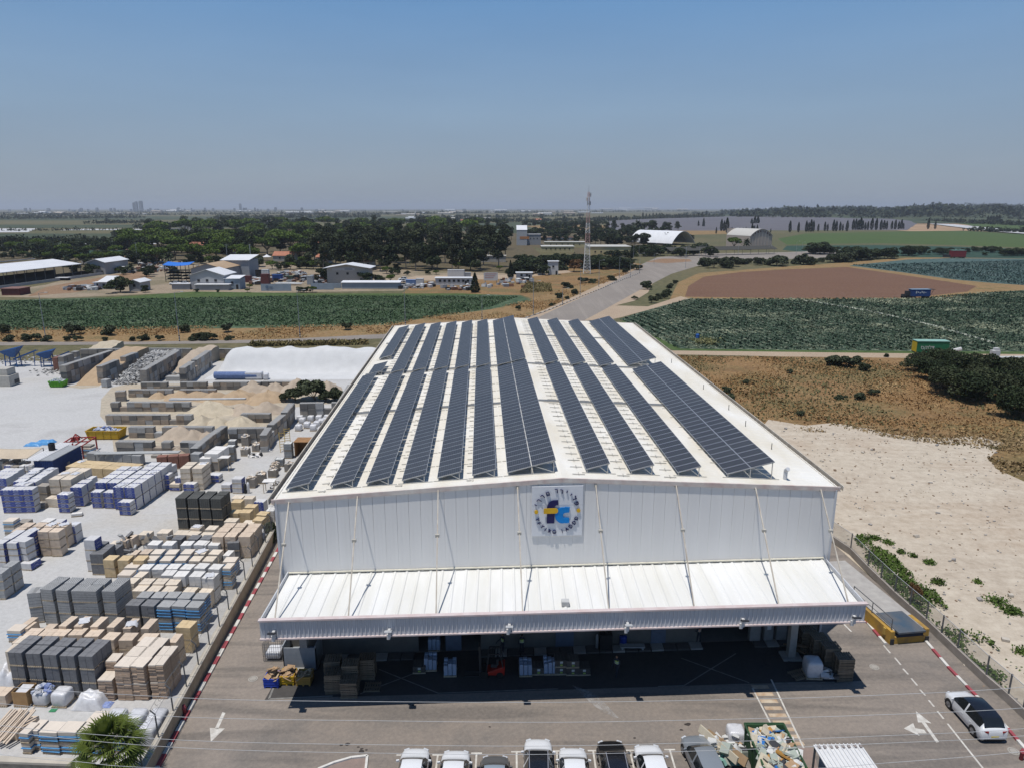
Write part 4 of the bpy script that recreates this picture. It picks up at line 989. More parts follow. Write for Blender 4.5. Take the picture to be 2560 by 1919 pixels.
# ---- back left odds and ends
for i, (x, y) in enumerate(((130,330),(20,370),(60,400),(150,420),(-60,330),(290,350))):
    G1(('A',x,y),('A',x+110,y+3),1.3,1,1,1,('mott','beige','bag','mott','lgrey','cream')[i],('brown','beige','blue grey','pinkish grey','grey','cream')[i]+' assorted pack','near tan canopy, far left')
for i, x in enumerate((300,385,465)): G1(('A',x,405),('A',x+75,407),1.6,1,1,2,'white',f'small white stacked pack, {nth(i)}','left of blue container',d=.8)
G1(('A',1285,120),('A',1430,128),1.6,1,1,2,'slab','slab pack on blue film','near red steel frame')
G1(('A',1300,85),('A',1420,88),1.9,1,1,2,'mott','pack with loose sacks','behind red steel frame')
G1(('A',1030,235),('A',1170,240),1.3,1,1,1,'lgrey','light grey pack','between red frame and tan row')
G1(('A',1360,200),('A',2210,245),1.5,6,1,1,'lgrey','grey kerb pack','long low wall row below bays',w=1.3)
G1(('B',250,270),('B',760,240),1.9,3,1,1,'rust','dark red brick pack','in front of block bays',w=1.3)
G1(('B',790,215),('B',930,220),2.0,1,1,1,'lgrey','grey pack','beside dark red bricks')
# ---------------------------------------------------------------- walls, fences, bays, piles, yard gear
stone = M('yellow_stone', (.42,.34,.24), (.30,.24,.17), scale=1.4, rnd=0, bump=.4)
cap = M('wall_cap', (.50,.45,.37), (.40,.36,.30), scale=1, rnd=0)
steel = M('fence_steel', (.13,.135,.14), (.10,.10,.105), rnd=0, rough=.5)
mesh_m = M('chain_link', (.42,.42,.42), rnd=0, alpha=.20); mesh_d = M('chain_link_dark', (.20,.21,.20), rnd=0, alpha=.30)
wl = lambda Y: -22.93 - (Y-37.9)*.085
t = thing('road_wall', 'long yellow stone wall between block yard and hall road', 'wall', (wl(60),60,0))
mb = MB()
ys = [28+i*2.0 for i in range(37)]
for a, b in zip(ys, ys[1:]): mb.prism([(wl(a),a),(wl(a)-.3,a),(wl(b)-.3,b-.004),(wl(b),b-.004)],0,1.2)
mb.v = [(x-wl(60),y-60,z) for x,y,z in mb.v]; mb.build('wall_body', stone, t)
mb = MB()
for a, b in zip(ys, ys[1:]): mb.prism([(wl(a)+.05,a),(wl(a)-.36,a),(wl(b)-.36,b-.03),(wl(b)+.05,b-.03)],1.202,1.30)
mb.v = [(x-wl(60),y-60,z) for x,y,z in mb.v]; mb.build('wall_cap', cap, t)
t = thing('road_fence', 'leaning steel posts and chain link on the yellow stone wall', 'fence', (wl(60),60,1.3))
mb = MB(); base = Vector((wl(60),60,1.3))
for k in range(20):
    Yk = 37.2+k*2.55; p = Vector((wl(Yk)-.15,Yk,1.3)); q = p+Vector((-.03,.0,1.75)); q2 = q+Vector((-.3,0,.3))
    m2 = MB(); m2.tube(p-base,q-base,.05,6); m2.tube(q-base,q2-base,.045,6); m2.build('fence_post', steel, t)
    if k < 19:
        Yn = Yk+2.55; pn = Vector((wl(Yn)-.15,Yn,1.3)); qn = pn+Vector((-.03,0,1.75))
        m3 = MB(); m3.quad(p-base+Vector((0,0,.1)),pn-base+Vector((0,0,.1)),qn-base,q-base); m3.build('chain_link', mesh_m, t)
        mb.tube(q2-base,qn+Vector((-.3,0,.3))-base,.012,4); mb.tube(q-base,qn-base,.012,4)
        c = [Vector((wl(Yk+i*.16)-.32+.2*math.cos(i*2.1), Yk+i*.16, 3.2+.2*math.sin(i*2.1)))-base for i in range(17)]
        mb.path(c, .007, 3)
mb.build('barbed_wire', steel, t)
# painted kerb along that wall
mb = MB(); kb = lambda Y: -22.72 - (Y-38.74)*.062
for k in range(60):
    a = 27+k*1.05; mb.prism([(kb(a),a),(kb(a)-.28,a),(kb(a+1.05)-.28,a+1.04),(kb(a+1.05),a+1.04)],0,.16, k%2)
tag(mb.build('road_kerb', kerbm), kind='structure')
# stone wall across the near end
t = thing('near_stone_wall', 'stone wall with flat cap across the bottom left corner', 'wall', (-40,37.9,0))
mb = MB(); mb.prism([(-20,.9),(12.8,-.65),(12.8,-1.0),(-20,.55)],0,1.66); mb.build('wall_body', M('rough_stone', (.34,.29,.23), (.22,.19,.15), scale=2.5, rnd=0, bump=.8), t)
mb = MB(); mb.prism([(-20,.96),(12.8,-.59),(12.8,-1.06),(-20,.49)],1.662,1.82); mb.build('wall_cap', cap, t)
# right boundary: low concrete wall, kerb, chain link fence
fp = [at('N',205,130),at('N',345,225),at('N',460,345),at('N',640,520),at('N',740,610),at('N',850,705),at('N',1060,905),at('N',1250,1085),at('N',1400,1215),at('N',1500,1310)]
fp = [Vector((36.0,100,0)) if 0 else Vector((fp[0].x-.6,fp[0].y+22,0))]+fp+[Vector((fp[-1].x+.6,fp[-1].y-16,0))]
def along(pts, step):
    out=[]; 
    for a, b in zip(pts, pts[1:]):
        n = max(1, round((b-a).length/step))
        out += [a.lerp(b, i/n) for i in range(n)]
    return out+[pts[-1]]
fa = along(fp, 2.6)
t = thing('boundary_wall', 'low concrete wall under the chain link fence, right lane', 'wall', fa[8])
mb = MB()
for a, b in zip(fa, fa[1:]):
    n = Vector(((b-a).y,-(b-a).x,0)).normalized(); a0, b0 = a-fa[8], b-fa[8]
    mb.prism([(a0+n*.05)[:2],(a0+n*.27)[:2],(b0+n*.27)[:2],(b0+n*.05)[:2]],0,.72)
mb.build('wall_body', M('stained_concrete', (.36,.32,.28), (.25,.22,.19), scale=.9, rnd=0), t)
t = thing('boundary_fence', 'grey post and chain link fence beside the sand lot', 'fence', fa[8])
for i, (a, b) in enumerate(zip(fa, fa[1:])):
    n = Vector(((b-a).y,-(b-a).x,0)).normalized()*.16; p = a-fa[8]+n; q = b-fa[8]+n
    m2 = MB(); m2.cbox(p.x,p.y,1.5,.09,.09,1.7); m2.build('fence_post', steel, t)
    m3 = MB(); m3.quad(p+Vector((0,0,.75)),q+Vector((0,0,.75)),q+Vector((0,0,2.3)),p+Vector((0,0,2.3))); m3.build('chain_link', mesh_d, t)
    m4 = MB(); m4.tube(p+Vector((0,0,2.3)),q+Vector((0,0,2.3)),.025,5); m4.build('top_rail', M('galvanised_rail',(.45,.46,.47),rnd=0,rough=.4), t)
mb = MB(); k = 0
kp = along([at('N',850,812),at('N',1000,985),at('N',1190,1180),at('N',1400,1400),at('N',1540,1560)], 1.2)
for a, b in zip(kp, kp[1:]):
    n = Vector(((b-a).y,-(b-a).x,0)).normalized()*.22; mb.prism([a[:2],(a+n)[:2],(b+n)[:2],b[:2]],0,.15,k%2); k += 1
kp = along([at('N',425,650),at('N',580,830)], 1.0)
for a, b in zip(kp, kp[1:]):
    n = Vector(((b-a).y,-(b-a).x,0)).normalized()*.22; mb.prism([a[:2],(a+n)[:2],(b+n)[:2],b[:2]],0,.15,k%2); k += 1
tag(mb.build('lane_kerb', kerbm), kind='structure')
# loading dock with blue leveller
yb = M('yellow_dock_paint', (.50,.29,.04), (.27,.17,.06), scale=1.1, rnd=0, bump=.3)
A_, B_ = at('N',600,830), at('N',855,808); X = (B_-A_).normalized(); ay = math.atan2(X.y,X.x); Wd = (B_-A_).length
t = thing('loading_dock', 'yellow loading dock with blue steel leveller plate and handrail', 'loading dock', A_, ay)
PLL = (at('N',695,602,1.19)-at('N',815,725,1.19)).length
mb = MB(); mb.box(0,0,0,.35,9,1.15); mb.box(Wd-.35,0,0,Wd,2.2,1.15); mb.box(.35,0,0,Wd-.35,.25,.62); mb.build('dock_wall', yb, t)
mb = MB(); mb.box(.352,.26,0,Wd-.002,12,1.12); mb.build('dock_platform', w_conc, t)
mb = MB(); mb.box(.5,-.25,1.05,Wd-.5,PLL,1.19); mb.build('leveller_plate', M('blue_steel_plate', (.07,.11,.15), (.17,.16,.15), scale=.7, rnd=0, rough=.5, metal=.3), t)
mb = MB(); mb.box(.55,-.05,.62,Wd-.55,.25,1.04); mb.build('leveller_front', M('dark_blue', (.02,.03,.05), rnd=0), t)
mb = MB()
for y in (.3,2.9,5.6): mb.tube((.2,y,1.15),(.2,y,2.15),.04,6)
mb.tube((.2,.3,2.15),(.2,5.6,2.15),.04,6); mb.tube((.2,.3,1.65),(.2,5.6,1.65),.03,6); mb.build('handrail', steel, t)
mb = MB(); mb.box(-.12,.6,.5,0,.9,1.1); mb.build('control_box', M('yellow_box',(.5,.33,.08),rnd=0), t)
mb = MB(); mb.box(.0,-.1,.0,.3,-.002,.5); mb.box(Wd-.3,-.1,0,Wd,-.002,.5); mb.build('bumper', w_dark, t)
# ramp down the right side of the hall
# ---- block bays
def bwall(pts, z, th, label, mat='mott', courses=2, block=1.35, gapy=0):
    P = [at(*p, z) for p in pts]; o = P[0].copy(); o.z = 0
    mb = MB()
    for a, b in zip(P, P[1:]):
        d = b-a; L = d.length; d.normalize(); n = Vector((-d.y,d.x,0)); N = max(1,round(L/block)); ang = math.atan2(d.y,d.x)
        miss = {i for i in range(N) if random.random() < .10}
        for k in range(courses):
            for i in range(N):
                if k == courses-1 and i in miss: continue
                c = a+d*(L*(i+.5)/N)+n*th/2-o; h = z/courses
                mb.cbox(c.x+random.uniform(-.04,.04),c.y+random.uniform(-.09,.09),h*(k+.5)+random.uniform(-.03,.03),L/N-.04,th+random.uniform(-.14,.14),h-.03,random.choice((0,0,1,2,3)),ang+random.uniform(-.02,.02))
                if k == courses-1:
                    for q in range(5):
                        cc = a+d*(L*(i+(q+.5)/5)/N)+n*th/2-o; mb.cbox(cc.x,cc.y,z+.01,L/N/5-.06,th-.1,.07,4,ang)
    r = mb.build('block_wall', [Y['mott'],Y['lgrey'],M('old_block',(.36,.29,.225),(.25,.21,.17),scale=1.5,rnd=0),M('dark_old_block',(.17,.16,.15),(.12,.12,.115),scale=1.5,rnd=0),M('block_top',(.36,.355,.34),(.28,.275,.265),scale=2,rnd=0)], loc=o)
    tag(r, label, 'block wall', 'walls of stacked blocks round the sand bays')
bwall([('P4',910,900),('P4',1560,905)],1.7,1.1,'front block wall of the nearest sand bay')
bwall([('P4',1560,950),('P4',1680,850),('P4',1800,770)],2.2,1.1,'diagonal block wall closing the nearest bay',courses=3)
bwall([('P4',1010,785),('P4',1740,785)],1.7,1.0,'block wall between nearest and second bays')
bwall([('J',850,900),('J',1215,895)],2.3,1.0,'grey block wall behind the liquid tanks',courses=3)
bwall([('J',1230,960),('J',1300,860),('J',1420,760)],2.6,1.1,'diagonal block wall beside the yellow ladder frame',courses=3)
bwall([('J',1430,740),('J',1500,650)],2.9,1.1,'upper diagonal block wall left of the white bags',courses=3)
bwall([('P4',830,690),('P4',1510,690)],1.6,1.0,'block wall in front of the third sand row')
bwall([('P4',1900,680),('P4',2130,680)],1.5,1.0,'short block wall right of pale piles')
bwall([('P4',870,590),('P4',1560,590)],1.6,1.0,'block wall with pipes laid on top')
bwall([('P4',1010,490),('P4',1700,490)],1.4,.9,'low wall behind the orange sand strip')
bwall([('J',0,455),('J',640,450),('J',1170,450)],1.5,1.0,'block wall in front of the white powder basin')
bwall([('J',1180,445),('J',1900,448)],1.5,.9,'block wall right of the blue tarpaulin roll')
bwall([('J',1545,655),('J',1930,650)],3.0,.9,'tall dark block wall behind the white bags',courses=3)
bwall([('J',1960,640),('J',2060,470)],2.4,.9,'block wall running along the hall side')
bwall([('P4',905,505),('P4',985,500)],1.9,1.2,'short brown block stub at open bay end')
bwall([('P4',1185,965+20),('P4',1250,965+20)],.8,1.0,'low block stub by steel pipes')
for a, b, z, lb in ((('I',1030,470),('I',1800,225),3.9,'left silo wall, leaning back from green skip'),(('I',1610,480),('I',2180,255),3.7,'silo wall right of the tan sand slope'),
        (('J',60,330),('J',390,140),3.7,'silo wall right of the grey rubble'),(('J',440,310),('J',690,140),3.6,'silo wall left of the white powder basin'),
        (('I',1000,330),('I',1260,235),3.4,'far left silo wall near blue machine')):
    bwall([a,b],z,1.3,lb,courses=3)
bwall([('I',1260,215),('I',2212,200),('J',900,128)],2.2,.8,'long grey wall at the back of the yard',courses=2,block=2)
bwall([('J',1360,135),('J',1890,135)],2.6,.8,'back wall blocks behind the white powder',courses=2,block=2)
G1(('I',820,345),('I',900,345),3.0,1,2,1,'rust','brown brick stack','at far left silo wall',w=1.2,d=1.2)
G1(('I',1590,690),('I',1680,695),1.6,1,1,1,'lgrey','single grey block pack','foot of tan sand slope',d=1.2)
G1(('J',418,330),('J',490,335),2.0,1,1,1,'lgrey','single grey block pack','foot of silo wall by powder',d=1.4)
# ---- heaps (each heap one mesh)
sand_c = M('pale_sand_heap', (.50,.43,.32), (.40,.34,.25), scale=1.2, rnd=.04, bump=.5); sand_t = M('tan_sand_heap', (.42,.31,.20), (.34,.245,.155), scale=1, rnd=.05, bump=.5)
sand_p = M('pinkish_sand_heap', (.42,.345,.265), (.35,.285,.22), scale=1.2, rnd=.05, bump=.5)
powder = M('white_powder', (.56,.56,.555), (.50,.50,.495), scale=.5, rnd=0, bump=.3)
def heap(v, x, y, r, h, mat, label, sx=1.0):
    mb = MB(); N, Rn = 32, 12; ph = [random.uniform(0,6.3) for _ in range(4)]
    vs = []
    for k in range(Rn+1):
        f = k/Rn
        for i in range(N):
            a = 2*math.pi*i/N; rr = r*f*(1+.16*math.sin(2*a+ph[0])+.09*math.sin(5*a+ph[1]))
            z = h*(max(0,1-f)**1.05)*(1+.14*math.sin(3*a+ph[2])*f*(1-f)*3)*(1-.18*max(0,1-f*4)**2)-.02*k; z += .20*h*nz_.noise(Vector((rr*math.cos(a)*.9+x,rr*math.sin(a)*.9+y,ph[3])))*min(1,(1-f)*3)
            if k == 0: z = h*.97
            vs.append((rr*math.cos(a)*sx, rr*math.sin(a), z+random.uniform(-.03,.03)*h*(k<Rn)))
    mb.add(vs,[(k*N+i,(k+1)*N+i,(k+1)*N+(i+1)%N,k*N+(i+1)%N) for k in range(Rn) for i in range(N)])
    p = at(v,x,y); o = mb.build('sand_heap', mat, loc=(p.x,p.y,0), smooth=True)
    tag(o, label, 'heap', 'heaps in the block yard bays')
for a in [('P4',1430,872,3.4,2.3,sand_p,'tallest pinkish heap in the nearest bay',1.1),('P4',1535,876,2.9,1.7,sand_p,'middle pinkish heap in the nearest bay'),('P4',1640,874,2.4,1.4,sand_p,'right pinkish heap in the nearest bay'),
        ('P4',1600,766,3.2,1.9,sand_c,'left heap of second bay row'),('P4',1720,772,3.0,1.8,sand_c,'middle heap of second bay row'),('P4',1905,772,3.0,2.0,sand_c,'cleanest cone heap in second bay row',1.1),
        ('P4',1670,664,4.2,2.2,sand_c,'broad pale yellow heap in third bay row',1.15),('P4',1930,662,3.2,1.8,sand_p,'small pinkish heap in third bay row'),('P4',2110,664,3.4,2.1,sand_p,'right pinkish heap in third bay row'),
        ('P4',1260,545,2.2,1.2,sand_t,'leftmost orange heap on orange strip'),('P4',1420,548,3.4,1.4,sand_t,'second orange heap on orange strip',1.3),('P4',1560,552,3.2,1.5,sand_t,'third orange heap on orange strip',1.3),('P4',1690,555,3.0,1.4,sand_t,'fourth orange heap on orange strip',1.2),
        ('J',960,615,4.0,2.1,sand_t,'large tan heap with small bushes',1.2),('J',1250,615,4.2,2.1,sand_t,'large tan heap right of bushy heap',1.2),
        ('J',1110,520,3.6,1.9,sand_p,'leftmost brown cone behind orange strip'),('J',1320,520,3.2,1.7,sand_p,'second brown cone behind orange strip'),('J',1530,522,3.6,2.5,sand_p,'tallest brown cone behind orange strip'),('J',1820,525,3.4,2.1,sand_p,'rightmost brown cone behind orange strip'),
        ('P4',1420,985,1.8,1.0,sand_p,'tiny pale heap behind red bricks')]: heap(*a)
def slope_heap(name, a, b, Yf, Yb, h, mat, label, rough=.15, bowl=0):
    """heap filling a bay between X a and b, rising from Yf at the open front to h at the back Yb"""
    mb = MB(); n, m = 44, 36
    sd = random.uniform(0,99)
    from mathutils import noise as nz
    def f(u, v):
        x = a+(b-a)*u; y = Yf+(Yb-Yf)*v
        z = h*min(1,max(0,(v-.04)/.72))**.85
        if bowl:
            st = lambda q: (lambda c: c*c*(3-2*c))(min(1,max(0,q)))
            z = max(h*st((v-.42)/.42), h*.95*st((u-.80)/.18))+.7*nz.noise(Vector((x*.22,sd,0)))*st((v-.75)/.2); z *= min(1,max(0,u*26+ .15))
        z += rough*nz.noise(Vector((x*.7,y*.7,sd)))*min(1,v*4)+rough*1.6*nz.noise(Vector((x*.25,y*.25,sd)))*min(1,v*4)
        return (x-a, y-Yf, max(z,.0)+.01)
    mb.grid(n, m, f)
    fs_ = lambda q: (q[0],q[1],-.1)
    for i in range(m): 
        for u in (0,1): A_0, B_0 = f(u,i/m), f(u,(i+1)/m); mb.quad(A_0,B_0,fs_(B_0),fs_(A_0))
    for i in range(n): A_0, B_0 = f(i/n,1), f((i+1)/n,1); mb.quad(A_0,B_0,fs_(B_0),fs_(A_0))
    o = mb.build(name, mat, loc=(a,Yf,0), smooth=True); tag(o, label, 'heap', 'heaps in the block yard bays')
p = at('I',1180,760); q = at('I',1620,760); slope_heap('sand_heap', p.x+.5, q.x, p.y-1, p.y+20, 3.9, sand_t, 'steep tan sand slope between two silo walls')
p = at('I',1880,740); q = at('J',60,420); slope_heap('rubble_base', p.x-1, q.x, p.y-1, p.y+20, 3.0, M('rubble_grey',(.36,.35,.34),(.24,.235,.23),scale=2,rnd=0,bump=1), 'grey broken concrete slope between two silo walls', .5)
rp = (p.x-1, q.x, p.y)
p = at('J',290,380); q = at('J',430,390); slope_heap('sand_heap', p.x-.5, q.x+.5, p.y-1, p.y+17, 3.0, sand_p, 'narrow sand and rubble slope beside powder basin', .4)
p = at('J',620,420); q = at('J',2110,425); slope_heap('powder_heap', p.x, -24.6, p.y, at('J',1400,140,3.5).y, 4.2, powder, 'huge white powder heap shaped like a basin', .25, 1)
p = at('I',1300,330); slope_heap('sand_heap', p.x, p.x+5.5, p.y-1, p.y+9, 2.2, sand_c, 'low pale slope behind the left silo wall', .3)
# broken slabs on the rubble: nobody could count them
mb = MB()
for k in range(900):
    u, v = random.random(), random.random()**.8; x = rp[0]+(rp[1]-rp[0])*u; y = rp[2]-1.5+20*v; z = 3.0*min(1,max(0,v/.76))**.85+random.uniform(0,.25)
    s = random.uniform(.25,.8); mb.cbox(x,y,z,s,s*random.uniform(.4,.9),random.uniform(.08,.2),random.randrange(3),random.uniform(0,3),random.uniform(-.7,.7),random.uniform(-.7,.7))
for k in range(260):
    p = random.choice((at('J',350,390),at('I',850,590),at('I',60,420),at('I',600,420))); x, y = p.x+random.gauss(0,2.2), p.y+random.gauss(0,2.2)+2
    s = random.uniform(.2,.6); mb.cbox(x,y,random.uniform(.05,.5),s,s*.7,.15,random.randrange(3),random.uniform(0,3),random.uniform(-.5,.5),random.uniform(-.5,.5))
tag(mb.build('concrete_rubble', [Y['lgrey'],M('pale_rubble',(.45,.44,.42),(.36,.35,.33),rnd=0),M('dark_rubble',(.24,.235,.225),(.17,.165,.16),rnd=0)]), 'broken grey concrete pieces strewn over the rubble slope', 'rubble', kind='stuff')
# ---- skips
def skip(name, p, yaw, L, W, Ht, mat, label, fill):
    t = thing(name, label, 'skip', p, yaw); mb = MB(); s = .25
    lo = [(-L/2+s,-W/2+.1),(L/2-s,-W/2+.1),(L/2-s,W/2-.1),(-L/2+s,W/2-.1)]; hi = [(-L/2,-W/2),(L/2,-W/2),(L/2,W/2),(-L/2,W/2)]
    v = [(x,y,.12) for x,y in lo]+[(x,y,Ht) for x,y in hi]+[(x*.96,y*.94,Ht) for x,y in hi]+[(x*.96,y*.94,.3) for x,y in lo]
    mb.add(v,[(3,2,1,0)]+[(i,(i+1)%4,4+(i+1)%4,4+i) for i in range(4)]+[(4+i,4+(i+1)%4,8+(i+1)%4,8+i) for i in range(4)]+[(8+i,8+(i+1)%4,12+(i+1)%4,12+i) for i in range(4)]+[(12,13,14,15)])
    mb.build('tub', mat, t)
    mb = MB()
    n = 5
    for i in range(n):
        x = -L/2+.3+(L-.6)*i/(n-1)
        for sg in (-1,1): mb.bar((x,sg*(W/2-.06),.15),(x,sg*(W/2+.04),Ht-.05),.09,.07)
    mb.bar((-L/2,-W/2,Ht),(L/2,-W/2,Ht),.1,.1); mb.bar((-L/2,W/2,Ht),(L/2,W/2,Ht),.1,.1); mb.bar((-L/2,-W/2,Ht),(-L/2,W/2,Ht),.1,.1); mb.bar((L/2,-W/2,Ht),(L/2,W/2,Ht),.1,.1)
    mb.bar((-L/2+.3,-.5,.06),(L/2-.3,-.5,.06),.12,.12); mb.bar((-L/2+.3,.5,.06),(L/2-.3,.5,.06),.12,.12)
    mb.build('rib_frame', mat, t)
    fill(p, yaw, L, W, Ht)
    return t
def debris(name, p, yaw, L, W, z, h, n, mats, label, smin=.2, smax=.6, flat=.25, cat='waste'):
    mb = MB(); T = Matrix.Rotation(yaw,4,'Z')
    mb.T = T
    mb.grid(10,8,lambda u,v:((u-.5)*L,(v-.5)*W,z-.15+h*.5*math.sin(math.pi*u)*math.sin(math.pi*v)),0)
    for k in range(n):
        u, v = random.random(), random.random(); s = random.uniform(smin,smax)
        mb.T = T
        mb.cbox((u-.5)*L*.94,(v-.5)*W*.92,z-.05+h*math.sin(math.pi*u)*math.sin(math.pi*v)*random.random(),s,s*random.uniform(.35,1),s*random.uniform(.05,flat),random.randrange(len(mats)),random.uniform(0,3.1),random.uniform(-.6,.6),random.uniform(-.6,.6))
    tag(mb.build(name, mats, loc=p), label, cat, kind='stuff')
bluebag = [M('crumpled_blue',(.12,.17,.40),(.30,.36,.55),scale=6,rnd=0),M('crumpled_white',(.6,.6,.62),rnd=0),M('crumpled_pale',(.42,.46,.56),rnd=0)]
pA, pB = at('I',1375,1640), at('I',1880,1640)
skip('yellow_skip', ((pA.x+pB.x)/2,pA.y+1.2,0), 0, pB.x-pA.x+.3, 2.3, 1.45, M('yellow_skip_paint',(.55,.34,.03),(.45,.27,.03),rnd=0), 'yellow skip filled with blue and white sacks',
    lambda p,y,L,W,H_: debris('sack_waste',p,y,L*.9,W*.86,H_-.25,.75,170,bluebag,'crumpled blue and white sacks in the yellow skip',.2,.5,.5))
gp = at('I',880,815)
skip('green_skip', (gp.x,gp.y+1.0,0), .02, 3.0, 1.8, 1.25, M('green_skip_paint',(.12,.36,.03),(.09,.28,.03),rnd=0), 'small bright green skip at the silo wall',
    lambda p,y,L,W,H_: debris('mixed_waste',p,y,L*.9,W*.86,H_-.1,.9,90,[bluebag[1],bluebag[2],M('bin_bag',(.5,.55,.5),rnd=0)],'pale mixed waste heaped in the green skip',.25,.6,.5))
# ---- container with white roof sheet, tank, red frame, tan canopy
cA, cB, cC = at('A',530,310,2.6), at('A',825,312,2.6), at('A',1060,50,2.6)
ang_c = math.atan2((cB-cA).y,(cB-cA).x); wc = (cB-cA).length; lc = 6.1
blue_c = M('container_blue',(.035,.07,.20),(.03,.055,.15),rnd=0,rough=.5)
t = thing('shipping_container', 'dark blue container with white sheet roof by tan packs', 'container', (cA.x,cA.y,0), ang_c)
mb = MB(); n = 16
for (x0,y0,x1,y1,nn) in ((0,0,wc,0,10),(wc,0,wc,lc,40),(0,lc,0,0,40),(wc,lc,0,lc,10)):
    d = Vector((x1-x0,y1-y0,0)); nv = Vector((d.y,-d.x,0)).normalized()*.06
    for i in range(nn):
        a, b, c, e = [Vector((x0,y0,0))+d*((i+q)/nn) for q in (0,.4,.55,.85)]; f_ = Vector((x0,y0,0))+d*((i+1)/nn)
        for s_, e_, o1, o2 in ((a,b,0,0),(b,c,0,1),(c,e,1,1),(e,f_,1,0)):
            mb.quad(s_+nv*o1,e_+nv*o2,e_+nv*o2+Vector((0,0,2.5)),s_+nv*o1+Vector((0,0,2.5)))
mb.build('container_side', blue_c, t)
mb = MB(); mb.box(-.05,-.05,2.502,wc+.05,lc,2.6); mb.build('container_top', M('grey_top',(.33,.34,.35),rnd=0), t)
mb = MB()
for k in range(9): mb.box(-.9+k*.2,-.4,2.63+(k%2)*.03,-.9+k*.2+.19,lc+1,2.66+(k%2)*.03)
mb.build('roof_sheet', M('white_sheet',(.62,.62,.62),(.54,.54,.55),rnd=0), t)
p = at('A',825,150,2.7); mb = MB(); mb.lathe([(0,0),(.42,0),(.42,.95),(.34,.98),(.34,.6),(0,.58)],16); tag(mb.build('black_barrel', M('black_plastic',(.03,.03,.032),rnd=0), loc=(p.x,p.y,2.7), smooth=False), 'black open drum on the white container roof', 'drum')
red = M('red_steel',(.33,.045,.04),(.25,.04,.035),rnd=0)
fa_, fb_ = at('A',930,300), at('A',1240,200)
t = thing('steel_frame', 'red steel frame beside the blue container', 'steel frame', fa_, .1); mb = MB(); fw, fd = 3.4, 4.2
for x in (0,fw):
    for y in (0,fd): mb.bar((x,y,0),(x,y,1.9),.16,.16)
for z in (1.9,):
    for x in (0,fw*.33,fw*.66,fw): mb.bar((x,0,z),(x,fd,z),.14,.14)
    for y in (0,fd*.5,fd): mb.bar((0,y,z+.01),(fw,y,z+.01),.14,.14)
mb.bar((fw*.3,fd*.3,1.9),(fw*.5,fd*.5,3.1),.12,.12); mb.bar((fw*.7,fd*.3,1.9),(fw*.5,fd*.5,3.1),.12,.12); mb.bar((fw*.5,fd*.9,1.9),(fw*.5,fd*.5,3.1),.12,.12); mb.cbox(fw*.5,fd*.5,2.4,.9,.5,.5)
mb.build('frame', red, t)
t = thing('shade_canopy', 'sagging tan fabric canopy over goods at far left', 'canopy', at('A',100,240)); o = t.location
cA, cB = at('A',-420,225,2.7), at('A',520,240,2.7)
mb = MB()
def sail(u, v):
    a = at('A',-420,215,2.7).lerp(at('A',430,280,2.4),u); b = at('A',-420,85,2.7).lerp(at('A',680,115,2.8),u); p = a.lerp(b,v)
    return (p.x-o.x,p.y-o.y,p.z-.5*math.sin(math.pi*u*2.0)**2*math.sin(math.pi*v)-.3*math.sin(math.pi*u))
mb.grid(24,8,sail); mb.v += []
s_ = mb.build('fabric', M('tan_fabric',(.52,.43,.32),(.46,.38,.28),rnd=0), t, smooth=True); md = s_.modifiers.new('thick','SOLIDIFY'); md.thickness = .04
mb = MB()
for u in (0,.34,.67,1):
    for v in (0,1):
        q = sail(u,v); mb.tube((q[0],q[1],0),q,.05,6)
mb.build('pole', steel, t)
# ---- machines at the far left edge
bl = M('machine_blue',(.03,.10,.27),(.025,.075,.2),rnd=0,rough=.5)
def hopper(v, x, y, s, label, yaw=0):
    p = at(v,x,y); t = thing('hopper', label, 'machine', p, yaw); mb = MB()
    top = [(-2.2*s,-1.2*s,3.6*s),(2.0*s,-1.2*s,4.4*s),(2.0*s,1.5*s,4.6*s),(-2.2*s,1.5*s,3.6*s)]; low = [(-.4*s,-.4*s,2.2*s),(.6*s,-.4*s,2.2*s),(.6*s,.4*s,2.2*s),(-.4*s,.4*s,2.2*s)]
    mb.add(top+low,[(4,5,1,0),(5,6,2,1),(6,7,3,2),(7,4,0,3),(7,6,5,4)]); mb.build('funnel', bl, t)
    mb = MB()
    for x in (-1.3,1.3):
        for y in (-.8,.8): mb.bar((x*s,y*s,0),(x*s*.9,y*s*.9,3.2*s),.16,.16)
    mb.bar((-1.3*s,-.8*s,1.2*s),(1.3*s,-.8*s,1.2*s),.12,.12); mb.bar((-1.3*s,.8*s,1.2*s),(1.3*s,.8*s,1.2*s),.12,.12); mb.build('stand', bl, t)
    mb = MB(); mb.bar((.4*s,0,1.6*s),(5.5*s,.6*s,3.6*s),.7*s,.14); mb.bar((.4*s,-.35*s,1.75*s),(5.5*s,.25*s,3.75*s),.06,.25); mb.bar((4.6*s,.3,0),(4.8*s,.4,3.2*s),.12,.12); mb.build('conveyor', bl, t)
hopper('I',220,480,1.0,'blue tipping hopper at the far left of the yard')
hopper('I',760,480,.85,'blue screening machine left of the silo walls',.2)
p = at('I',0,800); mb = MB(); mb.box(-4,0,0,2.1,3,2.2); mb.box(-4,.3,2.2,1.7,2.8,3.6); tag(mb.build('concrete_base', M('weathered_concrete',(.46,.44,.40),(.36,.34,.3),rnd=0), loc=p, bevel=.05), 'stepped concrete block base at left photo edge', 'concrete base')
p = at('I',215,760); mb = MB(); mb.box(-.8,-.7,.35,.9,.7,1.1); mb.box(-.8,-.7,0,-.6,.7,.35); mb.box(.6,-.7,0,.8,.7,.35); mb.bar((-1.6,0,2.6),(-.4,0,1.0),.2,.3); tag(mb.build('trough', M('dark_steel',(.08,.08,.08),rnd=0), loc=p), 'dark steel trough beside the concrete base', 'trough')
